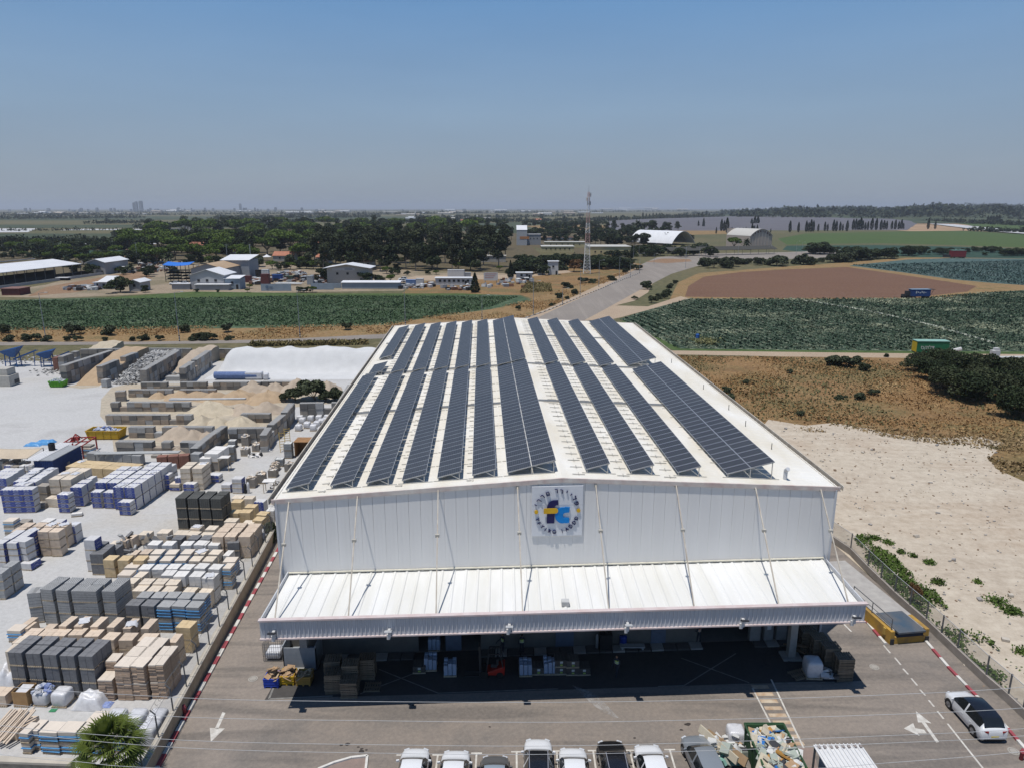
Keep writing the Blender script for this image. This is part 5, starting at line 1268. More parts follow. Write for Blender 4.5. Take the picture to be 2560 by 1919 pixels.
# ---- small yard things
def tote(v, x, y, label, z0=0.0, w=1.1):
    p = at(v,x,y); t = thing('liquid_tank', label, 'liquid tank', (p.x,p.y+.5,z0), .02, 'caged white liquid tanks')
    mb = MB(); mb.box(-w/2+.04,-.46,.16,w/2-.04,.46,1.1); mb.box(-.15,-.15,1.1,.15,.15,1.16); mb.build('tank_body', M('tank_plastic',(.60,.60,.58),(.52,.52,.5),rnd=0), t, bevel=.04)
    mb = MB()
    for i in range(7):
        x = -w/2+w*i/6
        mb.tube((x,-.5,.14),(x,-.5,1.12),.016,4); mb.tube((x,.5,.14),(x,.5,1.12),.016,4)
        yy = -.5+i/6; mb.tube((-w/2,yy,.14),(-w/2,yy,1.12),.016,4); mb.tube((w/2,yy,.14),(w/2,yy,1.12),.016,4)
    for k in range(5):
        z = .16+k*.235
        for a, b in (((-w/2,-.5),(w/2,-.5)),((w/2,-.5),(w/2,.5)),((w/2,.5),(-w/2,.5)),((-w/2,.5),(-w/2,-.5))): mb.tube((*a,z),(*b,z),.016,4)
    mb.build('cage', steel, t); pallet_mb(w,1.0).build('pallet', wood, t)
g_spill = ground('sand_spill', [(.36,(.42,.35,.26)),(.5,(.37,.33,.27)),(.64,(.47,.40,.29))], .12, fine=[(.38,(.30,.26,.2)),(.62,(.5,.43,.33))], fscale=1.2, famt=.45)
sheet('sand_spill_ground', [('P4',800,560),('P4',880,470),('P4',1010,440),('J',1900,460),('J',1990,640),('J',1480,690),('J',1200,960),('P4',1560,985),('P4',900,985),('P4',880,800),('P4',790,690)], .004, g_spill)
sheet('sand_spill_ground', [('I',1050,800),('I',1300,830),('I',1560,800),('I',1620,740),('I',1360,700),('I',1180,770)], .003, g_spill)
tote('B',1435,340,'white caged tank under another, beside work table'); tote('B',1435,340,'white caged tank stacked on another, beside work table',1.15)
tote('K',125,760,'white caged tank behind the stacked pair, by block wall'); tote('K',1025,930,'lower of two caged tanks by yellow ladder frame'); tote('K',1025,930,'upper of two caged tanks by yellow ladder frame',1.15)
tote('K',880,1060,'single caged tank in front of yellow ladder frame'); 
def work_table(v, x, y, label, h=.95, top=None):
    p = at(v,x,y); t = thing('work_table', label, 'table', p, .05); mb = MB(); mb.box(-.75,-.1,h,.75,1.0,h+.06); mb.build('table_top', top or Y['white'], t)
    for sx in (-.65,.65):
        for sy in (0,.9): m2 = MB(); m2.bar((sx,sy,0),(sx,sy,h),.07,.07); m2.build('leg', wood, t)
work_table('B',1330,490,'tall pale-topped work table by the caged tanks',1.9); work_table('K',720,1480,'low white-topped wooden bench near hall corner',1.5)
def drum(v,x,y,label,r=.22,h=.9,mat=None,cat='cylinder'):
    p = at(v,x,y); mb = MB(); mb.lathe([(0,0),(r,0),(r,h*.8),(r*.85,h*.9),(r*.3,h),(0,h)],12); tag(mb.build('gas_cylinder', mat or Y['wrap'], loc=p, smooth=True), label, cat)
drum('K',395,1480,'white gas cylinder near the hall corner',.17,1.5); drum('K',345,1480,'dark gas cylinder beside the white one',.17,1.4,w_dark)
# white wrapped bags behind the hall corner
for i, (x, y) in enumerate([(1195,480),(1330,440),(1430,480),(1550,520),(1255,370),(1220,330) ,(1390,335),(1520,330),(1560,390),(1650,320),(1620,370)]):
    p = at('K',x,y); o = copy_tree(proto('wrap',1.0,1.0,1.05)); o.location = (p.x,p.y,0); o.rotation_euler = (0,0,random.uniform(-.1,.1))
    tag(o, f'white wrapped bag, number {i+1} from the front of the cluster' if 0 else 'white wrapped bag in the cluster against the dark block wall', 'wrapped pallet', 'white wrapped bags against dark wall')
if proto('wrap',1.0,1.0,1.05)['_n'] == 0:
    q = proto('wrap',1.0,1.0,1.05); p = at('K',1120,400) ; q.location = (at('K',1480,430).x, at('K',1480,430).y+.2, 0); tag(q,'white wrapped bag in the cluster against the dark block wall','wrapped pallet','white wrapped bags against dark wall'); q['_n']=1
# yellow ladder frame, brown hutch
p = at('K',900,830); t = thing('ladder_frame','yellow steel ladder frame leaning by the block wall','ladder',p,.35); mb = MB()
for x in (0,.75): mb.bar((x,0,0),(x,.9,2.9),.08,.08); mb.bar((x+.8,1.2,.6),(x+.8,1.9,3.1),.08,.08)
for k in range(7): mb.bar((0,.12*k+.1,.4+k*.38),(.75,.12*k+.1,.4+k*.38),.06,.06); mb.bar((.8,1.3+.08*k,1+k*.33),(1.55,1.3+.08*k,1+k*.33),.06,.06)
mb.build('frame', M('yellow_frame',(.50,.36,.12),rnd=0), t)
p = at('K',1130,900); mb = MB(); mb.box(0,0,0,.12,2.2,2.2); mb.box(2.1,0,0,2.22,2.2,2.2); mb.box(0,2.1,0,2.2,2.2,2.2); mb.box(-.05,-.05,2.2,2.27,2.2,2.28); tag(mb.build('open_shed', M('brown_board',(.33,.18,.08),(.24,.13,.06),rnd=0), loc=p), 'open brown wooden hutch beside the caged tanks', 'shed')
for i, (v, x, y, s, lab) in enumerate((('K',430,1400,1.25,'mottled pallet with white sacks on top, beside gas cylinders'),('K',580,1330,1.3,'tall mottled pallet carrying brown tins'),('K',1030,1140,1.1,'mottled pallet by hall gutter with cream sacks'),('K',800,1130,.9,'low pallet of tins behind tall mottled pallet'),('K',770,1230,1.0,'pallet of white sacks right of brown tins'),('K',330,890,1.0,'grey layered pallet near the tank pair'),('K',510,820,1.0,'blue wrapped pallet with white tubs'),('K',340,730,1.4,'blue film pallet with cream sacks by block wall'))):
    p = at(v,x,y); q = proto('mott',1.1,1.1,round(s,2)); o = q if q['_n'] == 0 else copy_tree(q); q['_n'] += 1; o.location = (p.x,p.y+.5,0); tag(o, lab, 'block pack', 'stacked goods in the block yard')
    debris('sack_heap', (p.x,p.y+.5,0), 0, 1.0, 1.0, s+.1, .35, 14, [Y['white'],Y['cream'],Y['beige']], 'loose goods lying on the '+lab.split(',')[0], .25,.45,.6, 'sacks')
for v, x, y, n, lab in (('K',500,890,14,'white sacks and tubs dumped beside the layered pallet'),('K',680,800,12,'white pails grouped at the foot of the block wall'),('K',860,1380,40,'scrap heap between bench and hall gutter')):
    p = at(v,x,y); debris('loose_goods', p, 0, 1.8, 1.3, .2, .5, n, [Y['white'],Y['bag'],w_dark], lab, .25,.5,.8, 'loose goods')
# front strip: box, bales, tarpaulins
p = at('G',170,420); t = thing('cardboard_bin','tall brown open cardboard bin with white sheet inside','bin',(p.x+.55,p.y+.55,0),-.05); card = M('cardboard',(.42,.26,.12),(.34,.2,.09),rnd=0); mb = MB()
for a in ((-.55,-.55,.55,-.52),(-.55,.52,.55,.55),(-.55,-.52,-.52,.52),(.52,-.52,.55,.52)): mb.box(a[0],a[1],.12,a[2],a[3],1.25)
mb.build('carton', card, t); mb = MB(); mb.cbox(.02,.05,1.15,.85,.8,.03,rx=.1); mb.build('white_sheet', Y['wrap'], t); pallet_mb(1.1,1.1).build('pallet', wood, t)
def bale(v, x, y, w, h, label, top=None):
    p = at(v,x,y); q = proto('wrap',w,1.1,h); o = q if q['_n'] == 0 else copy_tree(q); q['_n'] += 1; o.location = (p.x+w/2,p.y+.55,0); o.rotation_euler = (0,0,random.uniform(-.1,.1)); tag(o, label, 'bale')
    if top: debris('plastic_waste', (p.x+w/2,p.y+.55,0), 0, w, 1.0, h, .45, 40, bluebag, top, .25, .5, .5)
bale('G',400,420,1.05,1.1,'wrapped bale under blue and white plastic','blue and white plastic heaped on the wrapped bale'); bale('G',620,430,1.1,1.15,'smooth grey wrapped cube, right of plastic bale')
def tarp(v, x, y, w, d, h, label, mat):
    p = at(v,x,y); mb = MB(); from mathutils import noise as nz
    mb.grid(18,14,lambda u,vv:((u-.5)*w*1.1,(vv-.5)*d*1.1,max(.02,h*min(1,6*min(u,1-u),6*min(vv,1-vv))*(.8+.35*nz.noise(Vector((u*4,vv*4,x))))+.04*nz.noise(Vector((u*17,vv*17,y))))))
    tag(mb.build('tarpaulin', mat, loc=(p.x+w/2,p.y+d/2,0), smooth=True), label, 'tarpaulin')
tarp('G',880,455,1.9,1.5,1.0,'rumpled white tarpaulin over goods, by brown slabs',Y['wrap']); tarp('G',-60,235,1.6,2.0,1.7,'white crumpled sheeting at left photo edge',Y['wrap'])
tarp('G',1165,425,.9,.6,.2,'small crushed blue wrapping on the ground',bluebag[0]); tarp('A',380,95,2.3,1.4,.4,'pale blue tarpaulin behind the tan canopy',Y['film']); tarp('A',540,75,2.4,1.6,.6,'brighter blue tarpaulin behind the tan canopy',Y['film'])
tarp('G',585,475,.45,.35,.1,'green scrap of netting on the yard floor',M('green_net',(.05,.25,.12),rnd=0)); tarp('D',1710,495,1.4,1.6,1.4,'white sheet draped over the road fence end',Y['wrap'])
p = at('G',0,415); q = proto('beige',1.07,1.07,.95); o = q if q['_n']==0 else copy_tree(q); q['_n']+=1; o.location=(p.x,p.y+.5,0); tag(o,'beige pack cut by left photo edge, beside cardboard bin','block pack','stacked goods in the block yard')
mb = MB(); p = at('G',20,870)
for k in range(11): mb.cbox(p.x-.6+k*.17,p.y+.7+random.uniform(-.2,.2),1.0,.14,2.4,.06,0,-.5+random.uniform(-.06,.06),.5)
mb.box(p.x-1,p.y+.4,0,p.x+1.4,p.y+1.9,.75); mb.v=[(x-p.x,y-p.y,z) for x,y,z in mb.v]; tag(mb.build('plank_pile', Y['beige'], loc=p), 'pile of leaning pale planks by the stone wall', 'planks')
# loose kerbstones, pipes, tarp roll on the powder
p = at('C',760,410)
mb = MB()
for k in range(26): mb.cbox(random.uniform(-.5,4.4),random.uniform(-.4,2.4),random.uniform(.2,1.5),random.uniform(.5,1.0),.22,.3,random.randrange(2),random.uniform(0,3),random.uniform(-.6,.6),random.uniform(-.6,.6))
tag(mb.build('loose_kerbstones', [Y['grey'],Y['lgrey']], loc=p), 'tumbled grey kerbstones between tan and white packs', 'kerbstones', kind='stuff')
p = at('J',280,625,1.65); t = thing('pipe_bundle','bundle of grey pipes lying on a block wall','pipes',p); mb = MB()
for k in range(6): mb.tube((0,k*.17,.1+.1*(k%2)),(13.5,.5+k*.1,.1+.12*((k+1)%2)),.11,7)
mb.build('pipes', M('pipe_grey',(.42,.43,.44),rnd=0,rough=.4), t)
p = at('A',1490,230,1.55); t = thing('pipe_bundle','long steel tubes on the low kerb wall','pipes',p); mb = MB()
for k in range(5): mb.tube((0,k*.2,.1),(11.5,k*.2+.6,.1),.09,7)
mb.build('pipes', M('pipe_steel',(.36,.37,.37),rnd=0,rough=.4), t)
p = at('J',720,425); mb = MB(); mb.tube((0,.5,.9),(9,.6,.9),.75,14); tag(mb.build('tarpaulin_roll', M('blue_roll',(.14,.20,.36),(.09,.13,.26),scale=2,rnd=0), loc=p, smooth=False), 'rolled blue tarpaulin lying at the powder edge', 'tarpaulin roll')
p = at('J',1010,425); mb = MB(); mb.cbox(2,.6,.9,3.6,1.4,1.5); mb.cbox(4.5,.6,.7,1.0,1.5,1.2,0,.1); tag(mb.build('white_sacks', Y['wrap'], loc=p, bevel=.2), 'white big bags beside the blue roll', 'bags')
p = at('J',250,435); mb = MB(); mb.box(0,0,0,4,1.6,.9); tag(mb.build('grey_crate', Y['lgrey'], loc=p, bevel=.03), 'long grey crate before the narrow sand slope', 'crate')
p = at('A',100,1025+0); 
# bollard-like red and white pole at the lower right, red hydrant by the wall
for v, x, y, lab in (('N',1480,1600,'red and white bollard at lower right photo corner'),('P5',1238,1300,'small red hydrant at the foot of the stone wall')):
    p = at(v,x,y); mb = MB(); mb.lathe([(0,0),(.12,0),(.12,.5),(.16,.52),(.16,.62),(.1,.66),(.1,.8),(0,.85)],12); tag(mb.build('hydrant', kerbm[1], loc=p, smooth=True), lab, 'hydrant')
for v, x, y, lab in (('N',498,982,'round pale manhole cover right of the pallet stack'),('P6',90,597,'round pale manhole cover left of the blue bin'),('N',1430,1545,'round pale manhole cover behind the red bollard')):
    p = at(v,x,y); mb = MB(); mb.lathe([(0,.03),(.24,.03),(.25,.028),(.36,.028),(.37,.004)],20); mb.lathe([(.245,.034),(.26,.034)],20,1); tag(mb.build('manhole_cover', [M('manhole_iron',(.36,.33,.29),(.28,.26,.23),rnd=0),w_dark], loc=p), lab, 'manhole cover')
# ---------------------------------------------------------------- vehicles
glass = M('car_glass', (.015,.018,.02), rnd=0, rough=.08, spec=.6); tyre = M('tyre', (.02,.02,.02), rnd=0); rimm = M('wheel_rim', (.30,.30,.31), rnd=0, rough=.35, metal=.5)
lampw = M('head_lamp', (.55,.57,.6), rnd=0, rough=.15); lampr = M('tail_lamp', (.25,.02,.02), rnd=0, rough=.25); plate = M('yellow_plate', (.58,.45,.05), rnd=0); blackp = M('black_plastic_trim', (.025,.025,.027), rnd=0, rough=.5)
def car(name, label, p, yaw, paint, L=4.5, W=1.84, Ht=1.62, roof=None, rails=False, cat='car', hood=1.0, cowl=.27):
    """front of the car looks along local +y"""
    t = thing(name, label, cat, p, yaw, 'cars parked before the hall' if cat == 'car' and p[1] < 40.5 and p[0] < 15 else None)
    k = Ht/1.58; w = W/2
    S = [(0.0,.34,.52,.60,.66,.42),(.012,.24,.60,.72,.80,.58),(.05,.20,.68,.82,.92,.72),(.11,.19,.76,.90,.975,.80),(.19,.19,.83,.965,1.0,.84),(cowl-.01,.19,.90,1.02,1.0,.84),(cowl+.02,.19,.92,1.10,1.0,.80),
         (cowl+.09,.19,.94,1.33,1.0,.745),(cowl+.155,.19,.95,1.50,1.0,.69),(cowl+.20,.19,.96,1.565,1.0,.69),(.545,.19,.97,1.59,1.0,.69),(.575,.19,.97,1.59,1.0,.69),(.72,.19,.98,1.585,1.0,.72),(.87,.19,.99,1.54,.995,.70),(.925,.2,1.0,1.36,.985,.71),(.962,.22,1.0,1.12,.97,.74),(.975,.25,.97,1.03,.96,.76),(.99,.30,.86,.92,.90,.72),(1.0,.40,.74,.80,.80,.62)]
    rings = []
    for s, zb, zbelt, zt, wb, wr in S:
        y = L*(.5-s); zt = zbelt+(zt-zbelt)*k if zt > 1.05 else zt*(.5+.5*k)
        zbelt *= .5+.5*k
        h = [(w*wb*.90,zb),(w*wb*.985,zb+.16),(w*wb*1.0,(zb+zbelt)/2+.06),(w*wb*.975,zbelt),(w*wr,zt-.02),(w*wr*.6,zt+.018)]
        rings.append([(-x,y,z) for x,z in h]+[(0,y,zt+.028)]+[(x,y,z) for x,z in reversed(h)])
    n = len(rings[0]); parts = {}
    a = [i for i, q in enumerate(S) if abs(q[0]-(cowl+.02))<1e-6][0]
    def key(i, j):
        m = min(j, n-2-j)       # 0..5 from sill to crown
        if a <= i < a+2 and m >= 4: return 'windscreen'
        if 13 <= i < 15 and m >= 4: return 'rear_window'
        if a <= i < 14 and m == 3 and i != 10: return 'side_window'+(' ' if j > n/2 else '')
        if a+2 <= i < 13 and m >= 4: return 'roof'
        return 'body'
    for i in range(len(S)-1):
        for j in range(n-1):
            kk = key(i,j)
            parts.setdefault(kk, MB()).quad(rings[i][j],rings[i][j+1],rings[i+1][j+1],rings[i+1][j])
    parts['body'].poly(rings[0]); parts['body'].poly(rings[-1][::-1])
    import bmesh
    for kk, mb in parts.items():
        me = mb.mesh(kk.strip(), {'body':paint,'roof':roof or paint}.get(kk, glass), True)
        bm = bmesh.new(); bm.from_mesh(me); bmesh.ops.remove_doubles(bm, verts=bm.verts, dist=1e-4); bmesh.ops.recalc_face_normals(bm, faces=bm.faces)
        c = sum((f.normal.z for f in bm.faces if f.calc_center_median().z > 1.3), 0)
        bm.to_mesh(me); bm.free(); o = place(me, kk.strip(), t)
    mb = MB(); mb.box(-w*.86,-L*.47,.16,w*.86,L*.47,.32); mb.build('underbody', blackp, t)
    for s in (.185,.80):
        for sx in (-1,1):
            c = Vector((sx*(w-.11), L*(.5-s), .335)); m2 = MB(); m2.tube(c-Vector((sx*.10,0,0)), c+Vector((sx*.135,0,0)), .335, 20); wh = m2.build('wheel', tyre, t)
            m2 = MB(); m2.tube(c+Vector((sx*.13,0,0)), c+Vector((sx*.142,0,0)), .22, 12)
            for q in range(5): m2.bar(c+Vector((sx*.143,0,0)), c+Vector((sx*.143,.2*math.cos(q*1.257),.2*math.sin(q*1.257))), .05, .02)
            m2.build('rim', rimm, wh)
            m2 = MB(); m2.tube(c+Vector((sx*.08,0,.02)), c+Vector((sx*.118,0,.02)), .40, 20); m2.build('wheel_arch', blackp, t)
    for sx in (-1,1):
        m2 = MB(); yy = L*(.5-cowl-.06); m2.cbox(sx*(w+.10),yy,1.02*(.5+.5*k),.20,.10,.14,0,-sx*.25); m2.bar((sx*(w-.03),yy,.97*(.5+.5*k)),(sx*(w+.06),yy,1.0*(.5+.5*k)),.06,.04); m2.build('mirror', paint, t, bevel=.02)
        m2 = MB(); m2.cbox(sx*w*.66,L*.5-.16,.70*(.5+.5*k),.36,.22,.12,0,-sx*.45); m2.build('headlight', lampw, t, bevel=.03)
        m2 = MB(); m2.cbox(sx*w*.70,-L*.5+.09,.86*(.5+.5*k),.42,.14,.13,0,sx*.3); m2.build('tail_light', lampr, t, bevel=.02)
        m2 = MB(); m2.cbox(sx*(w+.005),-.1,.78,.02,.18,.035); m2.cbox(sx*(w+.005),-.95,.8,.02,.18,.035); m2.build('door_handle', paint, t)
        if rails: m2 = MB(); m2.bar((sx*w*.64,L*(.5-.46),1.60*k+.03),(sx*w*.62,L*(.5-.80),1.54*k+.03),.05,.05); m2.build('roof_rail', M('rail_chrome',(.4,.4,.42),rnd=0,metal=.5,rough=.3), t)
    m2 = MB(); m2.box(-.26,-L/2-.012,.52,.26,-L/2+.03,.63); m2.build('number_plate', plate, t)
    m2 = MB(); m2.box(-w*.55,L/2-.05,.34,w*.55,L/2+.008,.48); m2.build('grille', blackp, t)
    return t
def paintm(n, c, rough=.28): return M(n, c, tuple(x*.96 for x in c), rough=rough, rnd=0, spec=.5, coat=.4)
wht = paintm('white_car_paint', (.70,.71,.72)); gry = paintm('grey_car_paint', (.17,.18,.19)); blk = paintm('black_car_paint', (.012,.012,.013)); sil = paintm('blue_grey_car_paint', (.20,.22,.24)); drk = paintm('dark_grey_car_paint', (.11,.11,.11))
blkroof = M('black_roof_glass', (.012,.013,.016), rnd=0, rough=.1, spec=.6)
def front_at(v, x, y, z, L, yaw=0.0):
    p = at(v,x,y,z); return (p.x+math.sin(yaw)*L/2, p.y-math.cos(yaw)*L/2, 0)
for a in (('c4',285,500,.7,4.3,.0,wht,1.48,None,False,'white car with pale roof, leftmost of the parked row'),('c4',745,525,.7,4.2,-.01,wht,1.47,None,False,'white hatchback between leftmost white car and dark grey car'),
          ('c4',1190,585,.7,3.9,.0,drk,1.46,paintm('pale_blue_roof',(.26,.31,.36)),False,'small dark grey car with bluish roof'),('c4',1680,385,.8,4.7,-.02,wht,1.68,blkroof,True,'white car with black glass roof, nosed furthest out'),
          ('c4',2075,497,.7,4.3,-.02,wht,1.47,None,False,'white car between black-roofed white car and black car'),('c5',270,382,.7,4.5,.03,blk,1.55,blkroof,True,'black car with silver roof rails'),
          ('c5',660,425,.7,4.3,.03,wht,1.47,None,False,'white car between black car and blue-grey car'),('c5',1150,318,.75,4.6,.10,sil,1.5,None,False,'blue-grey car beside rubbish skip, parked askew')):
    v, x, y, z, L, yaw, pm, Ht, rf, rl, lab = a
    car('parked_car', lab, front_at(v,x,y,z,L,yaw), yaw, pm, L=L, Ht=Ht, roof=rf, rails=rl)
pa, pb = at('N',1005,1265), at('N',1150,1430)
yaw = math.atan2(-(pa-pb).x,(pa-pb).y); nx = Vector((math.cos(yaw),math.sin(yaw),0)); mid = pa.lerp(pb,.5)+nx*.88
car('parked_car', 'white crossover with black roof beside the right kerb', (mid.x,mid.y,0), yaw, wht, L=4.4, W=1.9, Ht=1.82, roof=blkroof, cat='car', cowl=.225)
# ---------------------------------------------------------------- rubbish skip, bags, kiosk at the bottom right
green_s = M('dark_green_skip', (.035,.09,.035), (.025,.06,.03), rnd=0)
trash = [M('waste_white',(.62,.62,.60),(.5,.5,.48),rnd=0),M('waste_cream',(.56,.50,.38),(.48,.42,.32),rnd=0),M('waste_grey_green',(.36,.40,.34),(.3,.33,.29),rnd=0),M('waste_orange_board',(.42,.22,.05),(.35,.18,.05),rnd=0),M('waste_card',(.40,.27,.16),(.32,.21,.12),rnd=0),M('waste_dark',(.05,.05,.055),rnd=0),M('waste_blue',(.03,.16,.45),rnd=0)]
sA, sB, sC = at('P7',1330,905,2.0), at('P7',1600,905,2.0), at('P7',1700,1214,2.0)
yw = math.atan2((sB-sA).y,(sB-sA).x)
wsk = (sB-sA).length; Ls = 6.2
cx = sA.lerp(sB,.5)+Vector((math.sin(yw),-math.cos(yw),0))*Ls/2
def fill(p, y, L, W, H_): debris('skip_waste', p, y, L*.92, W*.88, H_-.15, .45, 330, [trash[i] for i in (0,0,0,1,1,2,2,3,4,5,6)], 'boards, card and plastic piled to the rim of the green skip', .25,1.1,.12)
skip('rubbish_skip', (cx.x,cx.y,0), yw+math.pi/2, Ls, wsk, 2.0, green_s, 'long dark green skip heaped with boards and card', fill)
for v, x, y, L_, W_, n, mats, lab in (('c5',1590,455,2.2,1.5,26,[trash[0],trash[0],trash[4]],'torn bale with card strips behind the blue-grey car'),('c5',1400,520,1.2,1.2,22,[trash[4],trash[0],trash[1]],'torn cardboard beside the blue-grey car'),('c5',1530,590,1.8,1.3,20,[M('waste_mint',(.22,.42,.36),rnd=0),trash[0],trash[2]],'mint green plastic bags by the rubbish skip')):
    p = at(v,x,y); debris('rubbish_heap', p, 0, L_, W_, .3, .8, n, mats, lab, .3,.7,.7)
p = at('c5',1600,470); o = copy_tree(proto('wrap',1.1,1.1,1.15)); o.location = (p.x+.2,p.y+.6,0); tag(o,'clear wrapped bale carrying card strips, near rubbish skip','bale')
for x, lab in ((1530,'white rubbish bag, left of two on mint plastic'),(1600,'white rubbish bag, right of two on mint plastic')):
    p = at('c5',x,580); mb = MB(); mb.lathe([(0,.1),(.3,.12),(.4,.35),(.33,.6),(.12,.78),(.08,.9),(.02,.92)],12); tag(mb.build('rubbish_bag', trash[0], loc=(p.x,p.y,.25), smooth=True), lab, 'bag')
p = at('c5',1460,665); mb = MB(); mb.cbox(0,1,.9,.12,3.4,.5,0,.5,.0,.3); mb.cbox(.5,.8,.8,.1,3.2,.6,1,.6,0,.5); tag(mb.build('plank_pile',[trash[1],M('brown_plank',(.35,.24,.14),rnd=0)],loc=p),'leaning tan planks between blue-grey car and green skip','planks')
p = at('c5',1680,580); mb = MB(); mb.box(-.55,0,0,.55,.8,.55,0); mb.box(-.5,.05,.552,.5,.75,.57,1); tag(mb.build('crate',[trash[2],trash[5]],loc=p),'low dark-topped crate by the rubbish skip','crate')
# kiosk with corrugated white roof
kA, kB = at('P7',1805,1050,2.7), at('P7',2135,1042,2.7); kw = (kB-kA).length
t = thing('guard_booth','small booth with corrugated white roof at bottom edge','booth',(kA.x,kA.y,0),math.atan2((kB-kA).y,(kB-kA).x)); mb = MB(); n = 12
for i in range(n):
    x0, x1, x2, x3 = [kw*(i+q)/n for q in (0,.45,.7,1)]
    for a, b, h0, h1 in ((x0,x1,0,0),(x1,x2,.06,.06)): mb.box(a,-4.0,2.62+h0,b,0,2.68+h0)
    mb.box(x2,-4.0,2.62,x3,0,2.68)
mb.build('booth_roof', M('corrugated_white',(.66,.66,.65),(.58,.58,.58),rnd=0,rough=.5), t)
mb = MB(); mb.box(.3,-3.8,0,kw-.2,-.35,2.6); mb.build('booth_wall', M('booth_panel',(.38,.39,.4),rnd=0), t)
mb = MB(); mb.box(.29,-3.2,1.0,.302,-1.0,2.0); mb.build('booth_window', glass, t)
mb = MB()
for i in range(8): mb.cbox(kw*(i+.6)/8,-.28,2.76,.16,.22,.05)
mb.build('roof_clip', M('rust_clip',(.30,.26,.24),rnd=0), t)
for i in (0,1): mb = MB(); mb.box(.05+i*(kw-.25),-.15,0,.15+i*(kw-.25),-.05,2.62); mb.build('booth_post', steel, t)
mark([[('P7',1660,1070),('P7',1800,1075),('P7',1840,1214),('P7',1690,1214)]], 'paved_patch', M('reddish_paving',(.27,.20,.17),(.2,.16,.14),rnd=0), .005)
mark([[('P6',560,1214),('P6',650,1175),('P6',770,1142),('P6',875,1135),('P6',865,1214)]], 'paved_patch', M('reddish_paving',(.27,.20,.17),(.2,.16,.14),rnd=0), .005)
mb = MB(); kp = [at('P6',*q) for q in ((540,1225),(650,1180),(770,1145),(880,1133),(870,1225))]
for a, b in zip(kp, kp[1:]):
    q = along([a,b],.9)
    for i, (u, v) in enumerate(zip(q,q[1:])): mb.bar(u+Vector((0,0,.06)),v+Vector((0,0,.06)),.16,.12,1 if i == 3 else 0)
tag(mb.build('island_kerb', kerbm), kind='structure')
# ---------------------------------------------------------------- goods under the canopy
pal_me = None
PK = []
def pallet_stack(x, y, n, where, yaw=0.04, skipn=0, z0=0):
    for k in range(n):
        if not PK: o = pallet_mb(1.2,1.0,.145).build('wooden_pallet', M('old_pallet_wood',(.23,.185,.135),(.15,.12,.085),scale=3,rnd=.25)); PK.append(o)
        else: o = copy_tree(PK[0])
        o.location = (x+random.uniform(-.03,.03),y+random.uniform(-.03,.03),z0+k*.147); o.rotation_euler = (0,0,yaw+random.uniform(-.04,.04))
        tag(o, ('topmost' if k == n-1 else 'bottom' if k == 0 else nth(k)+' up')+f' wooden pallet in {where}', 'pallet', 'wooden pallets stacked under the canopy')
q = at('Q',2010,655)
for i, (dx, dy, n, w_) in enumerate(((0,.55,13,'front stack at right canopy end'),(-.55,1.75,14,'second stack at right canopy end'),(-.95,2.95,14,'third stack at right canopy end'),(-1.35,4.15,13,'rear stack at right canopy end'))): pallet_stack(q.x+dx,q.y+dy,n,w_)
for v, x, y, n, w_ in (('R',1150,910,11,'left stack beside yellow bins'),('R',1400,985,9,'front stack beside yellow bins'),('R',1430,820,13,'stack behind front one, beside yellow bins'),('R',1690,690,12,'right stack beside yellow bins'),('R',1140,720,12,'rear left stack beside yellow bins')):
    p = at(v,x,y); pallet_stack(p.x,p.y+.5,n,w_)
p = at('R',1750,880); pallet_stack(p.x,p.y+.5,1,'the open floor, lying alone'); p = at('Q',1540,630); pallet_stack(p.x,p.y+.5,1,'front of the wrapped water pallet',.3)
def crate_bin(v, x, y, mat, label, w=1.12, d=1.05, h=.78, fill_=True):
    p = at(v,x,y); t = thing('crate_bin', label, 'bin', (p.x+w/2,p.y+d/2,0), .0); mb = MB()
    for a in ((-w/2,-d/2,w/2,-d/2+.05),(-w/2,d/2-.05,w/2,d/2),(-w/2,-d/2+.05,-w/2+.05,d/2-.05),(w/2-.05,-d/2+.05,w/2,d/2-.05)): mb.box(a[0],a[1],.16,a[2],a[3],h)
    mb.box(-w/2,-d/2,.12,w/2,d/2,.16)
    for z in (.35,.55): mb.box(-w/2-.015,-d/2-.02,z,w/2+.015,-d/2-.002,z+.05)
    mb.box(-w/2-.03,-d/2-.03,h-.06,w/2+.03,-d/2-.001,h)
    mb.build('bin_body', mat, t)
    for sx in (-w/2+.08,0,w/2-.08):
        m2 = MB(); m2.box(sx-.06,-d/2,0,sx+.06,d/2,.118); m2.build('foot', mat, t)
    debris('cardboard_scraps', (p.x+w/2,p.y+d/2,0), 0, w*.85, d*.85, h-.1, .75 if fill_ else .1, 22, [trash[4],trash[4],M('waste_card_light',(.5,.38,.24),rnd=0)], 'torn cardboard standing in the '+label, .35,.75,.08)
crate_bin('R',60,818,M('bright_blue_bin',(.03,.07,.42),rnd=0),'bright blue pallet bin under the canopy end'); crate_bin('R',305,775,M('bright_yellow_bin',(.58,.35,.02),rnd=0),'bright yellow pallet bin, middle of three'); crate_bin('R',565,785,M('ochre_bin',(.42,.25,.06),(.34,.2,.05),rnd=0),'ochre wooden pallet bin, right of three',fill_=False)
p = at('R',380,520); mb = MB(); mb.box(0,0,0,2.6,.08,1.9); mb.box(0,0,0,.08,2.4,2.1); mb.box(2.52,0,0,2.6,2.4,2.1); mb.box(0,2.32,0,2.6,2.4,2.3); mb.box(.1,.1,.4,2.5,2.3,.9); tag(mb.build('metal_skip', M('grey_sheet',(.30,.32,.34),(.24,.26,.28),rnd=0), loc=p), 'grey sheet metal waste skip behind the bins', 'skip')
p = at('R',60,400); t = thing('wire_cage','open wire cage trolley of film at canopy end','cage',p); mb = MB()
